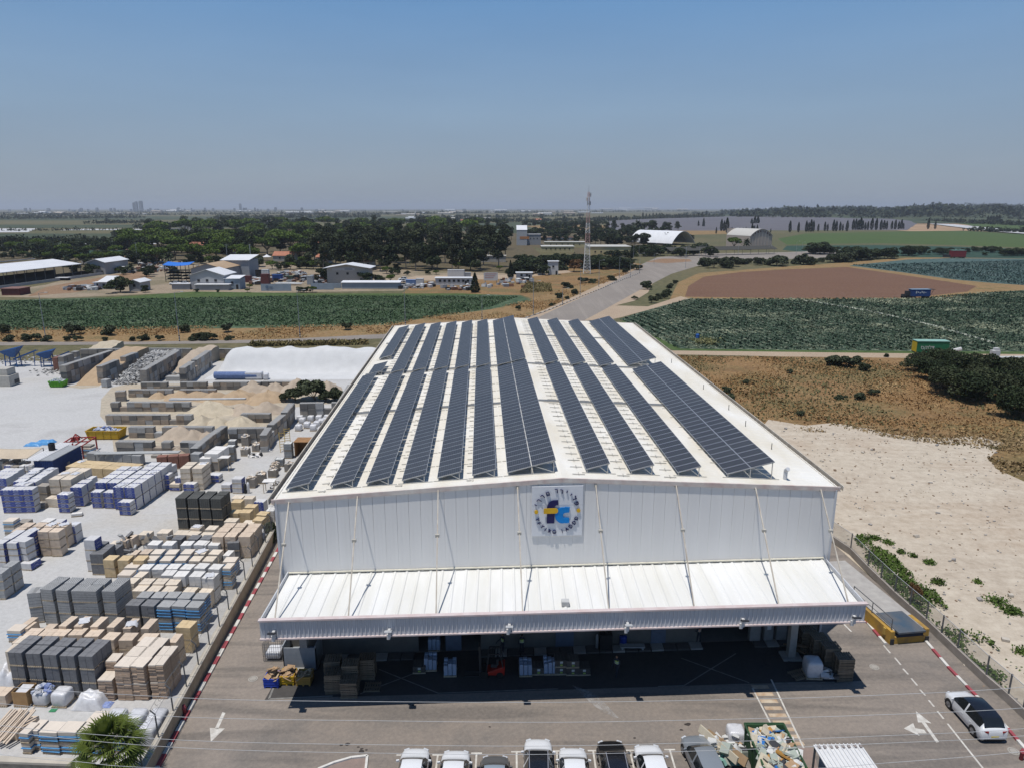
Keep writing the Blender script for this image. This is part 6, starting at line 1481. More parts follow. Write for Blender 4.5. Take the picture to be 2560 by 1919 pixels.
for i in range(9):
    for (x0,y0,x1,y1) in ((0,0,1.4,0),(0,1.4,1.4,1.4),(0,0,0,1.4),(1.4,0,1.4,1.4)):
        u = i/8; x, y = x0+(x1-x0)*u, y0+(y1-y0)*u; mb.tube((x,y,.1),(x,y,1.6),.014,4)
for z in (.1,.5,.9,1.3,1.6):
    for a, b in (((0,0),(1.4,0)),((1.4,0),(1.4,1.4)),((1.4,1.4),(0,1.4)),((0,1.4),(0,0))): mb.tube((*a,z),(*b,z),.016,4)
mb.build('cage', steel, t); mb = MB(); mb.box(.1,.1,.15,1.3,1.3,.75); mb.build('film_heap', Y['wrap'], t, bevel=.15)
# the row of goods
water = M('blue_wrapped_goods',(.26,.33,.46),(.36,.42,.52),scale=6,rnd=.08,rough=.3); darkp = M('dark_tile_box',(.11,.10,.09),(.075,.07,.065),scale=4,rnd=.15); green_l = M('lime_label',(.35,.50,.12),rnd=0); wl_ = M('white_label',(.6,.62,.6),rnd=0)
def goods(v, x, y, kind, label, z0=0):
    p = at(v,x,y); t = thing('goods_pallet', label, 'goods pallet', (p.x,p.y+.55,z0), .04, 'goods on pallets inside the shade'); pallet_mb(1.0,1.0).build('pallet', wood, t)
    mb = MB()
    if kind == 'water':
        for i in range(3):
            for j in range(3): mb.box(-.48+i*.33,-.48+j*.33,.14,-.48+i*.33+.3,-.48+j*.33+.3,.95+random.uniform(0,.2))
        mb.build('bottle_packs', water, t, bevel=.03)
    else:
        layers(mb,.98,.98,.14,.62,2,4,1,.006); mb.build('tile_boxes', darkp, t)
        m2 = MB(); m2.box(-.08,-.52,.18,.12,-.505,.30); m2.build('label', green_l, t); m2 = MB(); m2.box(-.09,-.52,.38,.13,-.505,.56); m2.build('label', wl_, t)
for a in (('S',360,480,'water','blue wrapped bottle pallet standing alone, left of forklift'),('S',150,420,'water','blue wrapped bottle pallet beside the dark crates'),('S',190,210,'water','blue wrapped bottles on pallets by the open gate'),('S',1165,478,'water','blue bottle pallet, first of six in goods row'),('S',1300,460,'tile','dark tile pallet, second of six in goods row'),('S',1425,460,'water','tall blue bottle pallet, third of six in goods row'),
        ('S',1540,458,'tile','lower dark tile pallet, fourth of six in goods row'),('S',1540,458,'tile','upper dark tile pallet, fourth of six in goods row',.66),('S',1665,465,'tile','lower dark tile pallet, fifth of six in goods row'),('S',1665,465,'tile','upper dark tile pallet, fifth of six in goods row',.66),('S',1785,465,'tile','low dark tile pallet, last of six in goods row'),('S',30,445,'tile','dark crate pallet left of the bottle pallets')): goods(*a)
p = at('Q',1690,632); o = copy_tree(proto('wrap',1.2,1.2,1.5) if 0 else proto('wrap',1.1,1.1,1.15)); o.location=(p.x,p.y+.6,0); o.scale=(1.1,1.1,1.25); tag(o,'film wrapped bottle pallet beside the right pallet stacks','wrapped pallet')
p = at('Q',1830,620); debris('loose_goods', p, 0, 1.1, 1.0, .5, .4, 16, [Y['bag'],Y['white'],darkp], 'white cartons between wrapped bottles and pallet stacks', .3,.6,.6)
p = at('Q',1600,400); mb = MB()
for k in range(9): mb.cbox(random.uniform(-.8,1.6),random.uniform(0,1.2),.2+.1*k,1.5,.14,.1,0,random.uniform(-.6,.6),0,random.uniform(-.3,.3))
tag(mb.build('timber_heap', M('dark_timber',(.22,.15,.09),rnd=0), loc=p), 'broken dark timber frames by the canopy post', 'timber')
p = at('Q',1330,520); mb = MB(); mb.path([(1.0*math.cos(a*.2),.9*math.sin(a*.2),.03) for a in range(30)],.025,5); tag(mb.build('hose', w_dark, loc=(p.x,p.y+.8,0)), 'dark hose coiled on the floor before the post', 'hose')
# forklift
p = at('S',790,445); t = thing('forklift','red and black forklift facing left under the canopy','forklift',p,R(90)); rd = M('forklift_red',(.40,.03,.02),rnd=0,rough=.4)
mb = MB(); mb.add([(-.5,-1.1,.25),(.5,-1.1,.25),(.5,.35,.25),(-.5,.35,.25),(-.5,-1.15,1.05),(.5,-1.15,1.05),(.5,.25,.5),(-.5,.25,.5)],[(0,3,2,1),(4,5,6,7),(0,1,5,4),(1,2,6,5),(2,3,7,6),(3,0,4,7)]); mb.build('body', rd, t, bevel=.06)
mb = MB(); mb.box(-.42,-.55,.9,.42,-.05,1.15); mb.box(-.42,-.65,1.1,.42,-.5,1.6); mb.build('seat', w_dark, t)
mb = MB()
for x in (-.48,.48): mb.bar((x,-1.0,.9),(x,-.8,2.1),.07,.07); mb.bar((x,.3,.6),(x,.05,2.1),.07,.07); mb.bar((x,-.8,2.1),(x,.05,2.1),.07,.07)
for k in range(5): mb.bar((-.48,-.8+k*.21,2.12),(.48,-.8+k*.21,2.12),.05,.04)
mb.build('guard', w_dark, t)
mb = MB()
for x in (-.32,.32): mb.bar((x,.75,.1),(x,.8,2.7),.12,.16); mb.box(x-.06,.85,.06,x+.06,2.0,.12)
for z in (.5,1.4,2.6): mb.bar((-.32,.8,z),(.32,.8,z),.1,.1)
mb.build('mast', w_dark, t)
for x in (-.45,.45):
    for y, r in ((.45,.32),(-.75,.27)): m2 = MB(); m2.tube((x-.1,y,r),(x+.1,y,r),r,14); m2.build('wheel', tyre, t)
# drums, bins against the wall
p = at('P7',490,372); mb = MB(); mb.lathe([(0,0),(.27,0),(.31,.85),(.33,.87),(.30,.95),(0,.97)],14); tag(mb.build('barrel', M('blue_plastic',(.02,.06,.35),rnd=0), loc=p, smooth=True), 'blue plastic barrel against the hall wall', 'barrel')
p = at('P7',370,395); mb = MB(); mb.box(-.5,-.3,0,.5,.5,1.5); mb.box(-.42,-.32,.7,.42,-.3,1.35); mb.lathe([(0,1.5),(.1,1.5),(.1,1.8),(0,1.82)],8); tag(mb.build('vending_cabinet', M('black_cabinet',(.03,.032,.035),rnd=0,rough=.35), loc=p, bevel=.02), 'black cabinet between doors on the hall wall', 'cabinet')
p = at('P7',310,390); mb = MB(); mb.lathe([(0,0),(.13,0),(.13,1.2),(.05,1.35),(0,1.4)],10); tag(mb.build('gas_cylinder', Y['lgrey'], loc=p, smooth=True), 'pale gas cylinder beside the black cabinet', 'cylinder')
p = at('P7',555,400); mb = MB(); mb.box(-1.0,-.2,.35,1.0,.3,.45); mb.box(-.9,-.15,0,-.75,.25,.35); mb.box(.75,-.15,0,.9,.25,.35); tag(mb.build('bench', Y['lgrey'], loc=p), 'long pale bench below the blue barrel', 'bench')
for v, x, y, lab in (('S',1330,160,'dark work counter along the inner wall, behind two workers'),): p = at(v,x,y); mb = MB(); mb.box(-4.2,.2,.85,1.2,.8,.95); mb.box(-4.1,.3,0,-3.9,.7,.85); mb.box(-1.6,.3,0,-1.4,.7,.85); mb.box(.9,.3,0,1.1,.7,.85); mb.box(-3.8,.7,.95,.8,.8,1.6); tag(mb.build('work_counter', w_dark, loc=p), lab, 'counter')
# ---------------------------------------------------------------- people
skinm = M('skin',(.36,.22,.15),rnd=0); cloth_d = M('dark_workwear',(.03,.035,.05),rnd=0); vest_m = M('lime_vest',(.50,.66,.06),rnd=0); orange_m = M('orange_workwear',(.62,.16,.02),rnd=0); refl = M('reflective_band',(.6,.62,.6),rnd=0); hairm = M('dark_hair',(.02,.016,.012),rnd=0)
def skinned(name, pts, edges, rad, mat, parent, root=0):
    me = bpy.data.meshes.new(name); me.from_pydata(pts, edges, []); me.materials.append(mat)
    o = place(me, name, parent)
    s = o.modifiers.new('skin','SKIN'); s.use_smooth_shade = True
    for i, r in enumerate(rad): me.skin_vertices[0].data[i].radius = (r,r) if not hasattr(r,'__len__') else r
    for i in range(len(pts)): me.skin_vertices[0].data[i].use_root = (i == root)
    u = o.modifiers.new('sub','SUBSURF'); u.levels = 1; u.render_levels = 1
    return o
def person(label, p, yaw, stride=.0, arm=(.15,.15), top=None, jacket=None):
    t = thing('person', label, 'person', p, yaw)
    P = [(0,0,.95),(0,0,1.12),(0,.01,1.32),(0,0,1.46),(0,.01,1.55),(0,.03,1.66),(0,.02,1.75)]; E_ = [(0,1),(1,2),(2,3),(3,4),(4,5),(5,6)]; Rr = [(.15,.11),(.145,.10),(.165,.11),(.12,.08),(.055,.055),(.085,.095),(.06,.07)]
    for sx, sgn, a in ((-1,1,arm[0]),(1,-1,arm[1])):
        i = len(P); st = stride*sgn
        P += [(sx*.09,0,.88),(sx*.10,st*.5+.03,.49),(sx*.10,st,.09),(sx*.11,st+.16,.04)]; E_ += [(0,i),(i,i+1),(i+1,i+2),(i+2,i+3)]; Rr += [.095,.062,.045,.04]
        i = len(P); P += [(sx*.20,0,1.42),(sx*.25,-.02-st*.2+a*.3,1.14),(sx*.25,.05+a-st*.4,.92+a*.5),(sx*.25,.08+a*1.2-st*.45,.84+a*.55)]; E_ += [(3,i),(i,i+1),(i+1,i+2),(i+2,i+3)]; Rr += [.062,.046,.033,.038]
        h = Vector(P[-1])
        for q in range(5):
            j = len(P); f = Vector((sx*(-.03+.016*q), .012*q if q < 4 else .045, -.06-.012*(2-abs(q-2)) if q < 4 else -.025)); P += [tuple(h+f*.6), tuple(h+f+Vector((0,.02,-.03)))]; E_ += [(i+3,j),(j,j+1)]; Rr += [.010,.009]
    body = skinned('body', P, E_, Rr, cloth_d, t)
    m2 = MB(); m2.lathe([(0,-.125),(.055,-.11),(.083,-.03),(.085,.04),(.07,.09),(0,.125)],12); hd = m2.build('head', skinm, t, (0,.03,1.665), smooth=True)
    m2 = MB(); m2.cbox(0,.088,-.005,.025,.04,.05); 
    for sx in (-1,1): m2.cbox(sx*.035,.078,.02,.022,.012,.012); m2.cbox(sx*.088,0,0,.015,.03,.05)
    m2.cbox(0,.078,-.06,.045,.012,.01); m2.build('face', skinm, hd)
    m2 = MB(); m2.lathe([(.089,.0),(.092,.05),(.074,.1),(0,.135)],12); m2.build('hair', hairm, hd, (0,-.012,0), smooth=True)
    vm = top or vest_m
    skinned('vest', [(0,0,.98),(0,.0,1.14),(0,.01,1.33),(0,0,1.45)], [(0,1),(1,2),(2,3)], [(.165,.125),(.16,.115),(.18,.125),(.14,.09)], vm, t)
    m2 = MB()
    for z in (1.08,1.22): m2.lathe([(.0,z),(.19,z),(.19,z+.05),(0,z+.05)],14)
    m2.v = [(x*1.0,y*.72,z) for x,y,z in m2.v]; m2.build('reflective_band', refl, t)
    return t
p = at('S',2130,455); person('person in lime safety vest walking in the shaded forecourt', p, 2.6, .22)
p = at('S',925,215); person('person in lime vest at the counter, left of two', p, 2.2, .05, (.3,.3))
p = at('S',1125,225); person('person in lime vest at the counter, right of two', p, 0.2, .1, (.1,.35))
p = at('P7',1035,395); person('person in orange workwear bending in the open gate', (p.x,p.y+1.0,0), .8, .1, (.3,.2), orange_m)
# ---------------------------------------------------------------- overhead wires
wirem = M('aluminium_wire',(.55,.55,.54),rnd=0,rough=.5)
for nm, Yw, pts in (('highest',24.5,((0,1713),(350,1737),(600,1748),(1000,1753),(1400,1754),(1800,1748),(2180,1737),(2560,1716))),('second highest',25.0,((0,1757),(460,1791),(1000,1801),(1400,1804),(1800,1797),(2180,1786),(2560,1768))),
        ('middle',25.5,((0,1812),(460,1849),(1000,1861),(1400,1863),(1800,1853),(2180,1839),(2560,1820))),('second lowest',26.0,((0,1826),(460,1868),(1000,1882),(1400,1884),(1800,1874),(2180,1858),(2560,1838))),
        ('lowest',26.5,((0,1884),(200,1903),(410,1919),(1280,1945),(2000,1921),(2187,1908),(2560,1877)))):
    P = [atY('S1',x,y,Yw) for x,y in pts]
    a = P[0]+(P[0]-P[1])*.8+Vector((0,0,.5)); b = P[-1]+(P[-1]-P[-2])*.8+Vector((0,0,.5)); P = [a]+P+[b]
    Q = []
    for i in range(len(P)-1):
        p0 = P[max(i-1,0)]; p1, p2 = P[i], P[i+1]; p3 = P[min(i+2,len(P)-1)]
        for k in range(5):
            s = k/5; Q.append(.5*((2*p1)+(p2-p0)*s+(2*p0-5*p1+4*p2-p3)*s*s+(3*p1-p0-3*p2+p3)*s**3))
    Q.append(P[-1]); mb = MB(); mb.path(Q,.009,4); tag(mb.build('overhead_wire', wirem), f'thin pale overhead wire, {nm} of five across the forecourt', 'wire', 'overhead wires across the forecourt')
# ---------------------------------------------------------------- trees and plants
bark = M('bark', (.16,.12,.09), (.10,.075,.055), scale=2, rnd=.1); bark_p = M('pale_bark', (.36,.31,.26), (.24,.2,.16), scale=2, rnd=.1)
L_b = leafmat('broad_leaves', (.045,.075,.013), (.085,.13,.021), (.14,.19,.04)); L_e = leafmat('grey_green_leaves', (.026,.034,.016), (.046,.056,.027), (.078,.088,.045)); L_d = leafmat('dark_leaves', (.018,.028,.013), (.034,.048,.02), (.058,.074,.033))
L_o = leafmat('olive_leaves', (.03,.04,.02), (.055,.066,.036), (.085,.098,.056), scale=.8); L_c = leafmat('cypress_leaves', (.012,.02,.011), (.02,.03,.015), (.034,.046,.022)); L_r = leafmat('rust_leaves', (.12,.06,.03), (.19,.10,.045), (.25,.16,.08)); L_y = leafmat('yellow_leaves', (.12,.12,.04), (.19,.19,.08), (.27,.26,.14))
L_w = leafmat('weed_leaves', (.045,.075,.015), (.075,.12,.025), (.12,.17,.045), scale=.5); L_dry = leafmat('straw', (.20,.115,.048), (.28,.165,.07), (.42,.29,.145), scale=.09); L_red = leafmat('red_blossom',(.3,.02,.015),(.4,.03,.02),(.25,.03,.02))
L_p = leafmat('palm_leaves', (.05,.075,.012), (.09,.12,.02), (.15,.185,.045), scale=1.5)
def lobes_pts(lobes, n, rng, lo=.62):
    vol = np.array([l[3]*l[4]*l[5] for l in lobes])**.75; k = rng.choice(len(lobes), n, p=vol/vol.sum()); Lb = np.array(lobes)[k]
    d = rng.normal(size=(n,3)); d /= np.linalg.norm(d,axis=1)[:,None]; d[:,2] = np.where(d[:,2] < -.35, d[:,2]*.4, d[:,2])
    r = rng.uniform(lo,1.04,n)**.6
    return Lb[:,:3]+d*Lb[:,3:6]*r[:,None]
TREES = {}
def tree_proto(kind, var):
    key = (kind,var)
    if key in TREES: return TREES[key]
    rng = np.random.default_rng(hash(kind)%1000*0+sum(map(ord,kind))*7+var*31); rnd = random.Random(var*17+len(kind)); mb = MB(); lobes = []
    nm = {'broad':'broad_tree','euc':'tall_tree','bush':'olive_bush','cyp':'cypress_tree','con':'conifer_tree','dense':'dense_tree','rust':'rust_tree','yel':'yellow_tree','big':'carob_tree','pine':'pine_tree'}[kind]
    mat, bk, n, s = {'broad':(L_b,bark,2600,.95),'euc':(L_e,bark_p,2600,.95),'bush':(L_o,bark,1300,.42),'cyp':(L_c,bark,900,.75),'con':(L_c,bark,1100,.6),'dense':(L_d,bark,2200,.85),'rust':(L_r,bark,1500,.5),'yel':(L_y,bark,1300,.55),'big':(L_d if var % 3 else L_e,bark,5200,.36),'pine':(L_d,bark,2200,.8)}[kind]
    if kind == 'broad':
        H_ = 12.5; N = 11; lobes = [(rnd.uniform(-1,1)*1.2,rnd.uniform(-1,1)*1.2,10.6,3.6,3.6,1.9)]+[(rnd.uniform(3.6,5.6)*math.cos(i*6.28/N),rnd.uniform(3.6,5.6)*math.sin(i*6.28/N),rnd.uniform(7.6,10.2),rnd.uniform(2.4,3.5),rnd.uniform(2.4,3.5),rnd.uniform(1.3,2.1)) for i in range(N)]
        fork = 3.4; tr = .42
    elif kind in ('euc','pine'):
        H_ = 20; N = 13; lobes = [(rnd.gauss(0,2.0)*(1-.4*i/N),rnd.gauss(0,2.0)*(1-.4*i/N),6.5+12.3*i/N,rnd.uniform(2.0,3.4),rnd.uniform(2.0,3.4),rnd.uniform(1.6,2.6)) for i in range(N)]; fork = 6.5; tr = .38
    elif kind == 'dense':
        H_ = 11; N = 10; lobes = [(rnd.gauss(0,2.1),rnd.gauss(0,2.1),rnd.uniform(2.2,8.8),rnd.uniform(1.8,3.0),rnd.uniform(1.8,3.0),rnd.uniform(1.6,2.4)) for i in range(N)]; fork = 2.2; tr = .3
    elif kind == 'big':
        H_ = 6; N = 14; lobes = [(rnd.uniform(0,4.2)*math.cos(i*2.4),rnd.uniform(0,4.2)*math.sin(i*2.4),rnd.uniform(1.6,4.2),rnd.uniform(1.3,2.2),rnd.uniform(1.3,2.2),rnd.uniform(1.0,1.7)) for i in range(N)]; fork = 1.2; tr = .3
    elif kind in ('bush',):
        N = 7; lobes = [(rnd.gauss(0,.85),rnd.gauss(0,.85),rnd.uniform(.45,2.1),rnd.uniform(.7,1.15),rnd.uniform(.7,1.15),rnd.uniform(.6,.95)) for i in range(N)]; fork = .5; tr = .12
    elif kind in ('rust','yel'):
        N = 9; lobes = [(rnd.gauss(0,1.8),rnd.gauss(0,1.8),rnd.uniform(2.2,5.6),rnd.uniform(1.1,1.8),rnd.uniform(1.1,1.8),rnd.uniform(.9,1.4)) for i in range(N)]; fork = 1.3; tr = .18
    if lobes: P = lobes_pts(lobes, n, rng)
    else:
        hh, rb = (15,1.55) if kind == 'cyp' else (9,2.3); z = rng.uniform(0,1,n)**(.8 if kind == 'cyp' else 1.25); a = rng.uniform(0,6.283,n)
        prof = np.minimum(1,(1-z)*2.2)**.7*np.minimum(1,.45+z*3) if kind == 'cyp' else (1-z)**.8*np.minimum(1,.55+z*4)
        r = rb*prof*(1+.16*np.sin(a*3+z*9)+.1*np.sin(a*5-z*17))*np.sqrt(rng.uniform(.55,1.05,n)); P = np.stack([r*np.cos(a),r*np.sin(a),.4+z*hh],1); fork = 1.0; tr = .2
    root = thing(nm, None, None, (0,0,-500))
    mb.tube((0,0,-.2),(.05,.05,fork),tr,7,r2=tr*.7)
    for l in lobes: 
        q = Vector(l[:3]); m_ = Vector((q.x*.45,q.y*.45,fork+(q.z-fork)*.45)); mb.tube((.05,.05,fork-.15),m_,tr*.45,5,r2=tr*.3); mb.tube(m_,q,tr*.3,5,r2=tr*.1)
    if not lobes: mb.tube((0,0,fork),(0,0,(15 if kind == 'cyp' else 9)*.9),tr*.7,6,r2=.03)
    mb.build('trunk', bk, root)
    place(leaf_mesh('crown', P, s, var+5, mat, up=.35), 'crown', root)
    root['_n'] = 0; TREES[key] = root; return root
def tree(kind, p, h, var=0, wide=1.0):
    pr = tree_proto(kind, var); o = pr if pr['_n'] == 0 else copy_tree(pr); pr['_n'] += 1
    base = {'broad':12.8,'euc':20.5,'pine':20.5,'dense':11,'bush':3.1,'cyp':15.4,'con':9.4,'rust':6.8,'yel':6.8,'big':5.6}[kind]
    s = h/base; o.location = (p[0],p[1],-.03); o.scale = (s*wide,s*wide,s); o.rotation_euler = (0,0,random.uniform(0,6.28)); return o
def px_h(v, x, y0, y1):
    """ground point of a reading and the height of another reading straight above it"""
    p = at(v,x,y0); return p, atY(v,x,y1,p.y).z
# -- the village grove: rows of readings (base y, x range, count, kinds, heights)
grove = {}
def grove_row(yb, x0, x1, n, kinds, h0, h1, tagname, jy=4, wide=1.0):
    for i in range(n):
        x = x0+(x1-x0)*(i+.5)/n+random.uniform(-.35,.35)*(x1-x0)/n; y = yb+random.uniform(-jy,jy); k = kinds[i % len(kinds)]
        if any(abs(x-a) < b and abs(y-c) < d for a, b, c, d in CLEAR): continue
        grove.setdefault((tagname,k), []).append(tree(k, D_(x,y), random.uniform(h0,h1), random.randrange(3), wide))
D_ = lambda x, y: at('D0', x, y)
CLEAR = [(592,26,572,10),(680,18,548,9),(560,14,563,6),(1140,22,522,16),(690,18,562,6)]
grove_row(585,690,1050,13,['euc','euc','dense'],15,19,'front of the dark grove',5)
grove_row(572,660,1090,15,['euc'],19,24,'second rank of the dark grove',5)
grove_row(556,660,1100,15,['euc','euc','pine'],20,25,'third rank of the dark grove',5)
grove_row(540,640,1110,14,['pine','euc'],19,25,'fourth rank of the dark grove',5)
grove_row(522,600,1110,15,['dense','broad','pine'],15,20,'rear of the dark grove',4)
grove_row(566,300,690,17,['broad','broad','dense'],10,13,'front of the bright grove',6,1.1)
grove_row(548,270,700,19,['broad','broad','dense'],13,17,'second rank of the bright grove',5,1.15)
grove_row(530,270,760,19,['broad','dense'],15,19,'third rank of the bright grove',4,1.2)
grove_row(512,300,1020,26,['pine','broad','dense','broad'],17,23,'rear of the bright grove',3,1.2)
grove_row(497,380,1100,26,['pine','dense','broad'],18,25,'skyline edge of the village grove',2,1.25)
grove_row(574,400,690,13,['dense','bush','broad'],5,8,'house gardens below the bright grove',4,1.1)
# -- scattered trees on the left
grove_row(550,-10,290,17,['dense','dense','broad'],7,11,'row beyond the cattle shed',7,1.2)
grove_row(568,90,330,15,['dense','broad'],7,10,'yard behind the cattle shed',6,1.2)
grove_row(537,-10,300,11,['dense'],9,12,'field edge, far left',4,1.2)
grove_row(592,130,420,5,['dense'],5,7,'compound by the cattle shed',4)
for (place_, k), os_ in grove.items():
    nmx = {'euc':'tall dark grey-green tree','pine':'tall dark ragged tree','dense':'dark rounded tree','broad':'bright green spreading tree','bush':'low olive bush'}[k]
    from_left(os_, nmx+', #, '+place_, 'tree', 'trees of the village grove')
one = lambda k, v, x, y0, y1, lab, var=0, wide=1.0, cat='tree', group=None: tag(tree(k, px_h(v,x,y0,y1)[0], px_h(v,x,y0,y1)[1], var, wide), lab, cat, group)
one('con','O',2040,585,330,'dark cone-shaped conifer standing alone at the field edge',0,1.15); one('con','U',325,745,560,'slim dark conifer beside the small white hut',1,.8)
one('dense','X',1590,590,375,'dark leafy tree before the white shed roofs',1,1.3); one('dense','X',1920,585,470,'small dark tree right of the white sheds',2); one('dense','O',600,465,310,'dark tree against the two-storey white-roofed building',0,1.1); one('broad','O',930,455,350,'light green tree beside parked white cars',1); one('dense','O',50,440,240,'dark tree left of the two-storey building',2)
one('rust','U',1000,680,540,'rust coloured bare-looking tree left of the mast',0,1.2); one('yel','U',1270,530,400,'yellow-green tree right of the mast',1,1.2); one('yel','U',1480,550,430,'pale tan tree before the yellow school',0,1.2)
one('rust','z2',1520,560,510,'small red-flowering tree beside the mast',2); 
for x, w, i in ((1210,1.4,0),(1300,1.4,1),(1390,1.4,2),(1480,1.3,0)): one('dense','U',x,650,515,f'dark hedge tree right of mast, {nth(i if x < 1480 else 3)} from mast',i,w,'tree','hedge trees behind the mast')
for x, i in ((420,0),(520,1),(600,2),(690,0),(780,1),(860,2),(960,0)): one('dense','U',x,640-(x%40),490,f'dark garden tree left of mast, {nth((420,520,600,690,780,860,960).index(x))} from grove end',i,1.2,'tree','garden trees left of the mast')
g2 = []
for yb, x0, x1, n, ks, h0, h1 in ((530,1170,1400,15,['dense','pine'],9,13),(514,1130,1430,19,['dense'],11,15),(502,1180,1470,19,['pine','dense'],13,18),(520,1400,1560,9,['dense'],7,10),(492,1130,1300,10,['dense'],12,16)):
    for i in range(n):
        x = x0+(x1-x0)*(i+.5)/n+random.uniform(-6,6)
        if 1555 > x > 1500 and yb > 515: continue
        g2.append(tree(random.choice(ks), D_(x,yb+random.uniform(-3,3)), random.uniform(h0,h1), random.randrange(3), 1.2))
from_left(g2, 'dark tree behind the yellow school, #', 'tree', 'trees behind the yellow school')
g2 = []
for x in range(1372,1540,9): g2.append(tree('dense', D_(x,551+random.uniform(-5,5)), random.uniform(6,9), random.randrange(3), 1.25))
from_left(g2, 'dark tree on the roundabout side, #', 'tree', 'trees by the roundabout')
one('broad','V',690,745,580,'bright green spreading tree before the beige arched hall',0,1.0)
g2 = []
for yb, x0, x1, n, h0, h1 in ((592,1105,1190,8,5,8),(582,1120,1215,9,6,9),(570,1190,1300,9,6,8.5),(578,1262,1352,9,6,8),(562,1290,1370,8,6,8)):
    for i in range(n): g2.append(tree('dense' if i%4 else 'bush', D_(x0+(x1-x0)*(i+.5)/n+random.uniform(-4,4),yb+random.uniform(-3,3)), random.uniform(h0,h1), random.randrange(3), 1.3))
from_left(g2, 'dark garden tree on the rough ground round the mast, #', 'tree', 'garden trees round the mast')
# -- hedge bushes at the right
hb_ = []
for v, x, y0, y1, w in (('V',290,960,840,1.1),('V',440,980,850,1.1),('V',545,960,840,1.0),('V',640,985,880,1.1),('V',720,930,840,1.2),('V',830,930,850,1.1),('V',990,940,840,1.2),('V',1240,950,820,1.4),('V',1530,930,810,1.2),('V',1660,940,830,1.3),('V',1990,910,800,1.2)): hb_.append(tree('bush', px_h(v,x,y0,y1)[0], px_h(v,x,y0,y1)[1]*1.1, len(hb_)%3, w))
for v, x, y0, y1, w in (('V',345,950,850,1.0),('V',590,975,850,1.1),('V',680,960,850,1.1),('V',775,930,855,1.1),('V',880,925,860,1.0),('V',1060,930,860,1.1),('V',1160,940,850,1.2),('V',1320,940,835,1.2),('V',1590,935,815,1.2),('V',1710,930,850,1.1),('V',1830,910,850,1.0),('V',1930,905,820,1.1),('V',2060,905,800,1.2),('V',2140,905,790,1.2),('V',2200,900,790,1.2)): hb_.append(tree('bush', px_h(v,x,y0,y1)[0], px_h(v,x,y0,y1)[1]*1.25, len(hb_)%3, w))
from_left(hb_, 'grey-green bush along ploughed field, #', 'bush', 'bushes along the ploughed field')
hb_ = []
for v, x, y0, y1, w in (('V',1740,800,640,1.5),('V',1850,800,650,1.3),('V',1980,795,690,1.3),('W',60,790,700,1.2),('W',140,800,720,1.1),('W',230,770,600,1.1),('W',300,790,620,1.1),('W',380,785,640,1.1),('W',460,770,640,1.0),('W',540,760,660,1.0),('W',640,770,630,1.1),('W',720,760,680,1.0),('W',880,740,610,1.0),('W',1000,725,640,.9),('W',1060,720,620,1.0),('W',1170,705,665,1.3),('W',1280,725,640,1.2),('W',1370,710,630,1.0),('W',1530,715,640,1.1),('W',1650,690,625,1.2),('W',1760,735,690,1.4),('W',1770,690,620,1.0),('W',1870,700,620,1.0),('W',1980,735,640,1.3),('W',2060,740,640,1.2),('W',2140,740,640,1.3),('W',2230,740,640,1.2)):
    hb_.append(tree('dense', px_h(v,x,y0,y1)[0], max(3,px_h(v,x,y0,y1)[1]), len(hb_)%3, w*1.15))
for v, x, y0, y1, w in (('V',1700,800,680,1.5),('V',1800,795,640,1.5),('V',1920,800,690,1.3),('W',180,790,640,1.2),('W',270,790,650,1.2),('W',340,780,640,1.2),('W',420,775,650,1.2),('W',500,765,650,1.1),('W',600,770,630,1.2),('W',680,765,650,1.1),('W',920,735,625,1.1),('W',850,735,640,1.1),('W',1030,715,615,1.1),('W',1240,720,640,1.2),('W',1330,720,640,1.1),('W',1480,715,650,1.1),('W',1560,700,660,1.0),('W',1690,690,635,1.1),('W',1830,705,640,1.0),('W',1920,690,630,1.0),('W',2020,740,650,1.2),('W',2100,735,650,1.2),('W',2180,735,650,1.2)):
    hb_.append(tree('dense', px_h(v,x,y0,y1)[0], max(3.5,px_h(v,x,y0,y1)[1]), len(hb_)%3, w*1.15))
from_left(hb_, 'dark round tree in hedgerow beyond blue-green field, #', 'tree', 'hedgerow beyond the blue-green field')
cy = []
for v, x, y0, y1 in (('V',235,465,370),('V',300,470,340),('V',465,540,455),('V',530,505,350),('V',565,505,370),('V',600,530,330),('V',640,520,460),('V',665,520,450),('V',765,520,455),('V',810,520,455),('V',845,522,448),('V',870,522,462),('V',925,525,400),('V',955,525,430),('V',990,520,420),('V',1030,525,485),('V',1165,525,470),('V',1410,522,370),('V',1520,520,390),('V',1620,515,370),('V',1650,515,390),('V',1680,515,355),('V',1710,512,370),('V',1775,510,410),('V',1860,505,385),('V',1895,505,410)):
    p, h = px_h(v,x,y0,y1); cy.append(tree('cyp', p, h, len(cy)%3, 1.15))
for x, y0, y1 in ((15,455,320),(45,455,335),(90,450,345),(120,450,370),(170,455,330),(240,440,315),(270,440,310),(300,440,320),(325,440,295),(350,440,330),(380,440,350),(410,440,340),(455,440,300),(505,440,305),(560,440,320),(595,437,325),(625,437,335),(685,435,335),(725,435,320),(765,435,340),(795,432,315),(820,432,360),(1105,430,310),(1185,430,335)):
    p, h = px_h('W',x,y0,y1); cy.append(tree('cyp', p, h, len(cy)%3, 1.2))
from_left(cy, 'dark cypress in the line below grey netting, #', 'cypress', 'cypresses below the grey netting field')
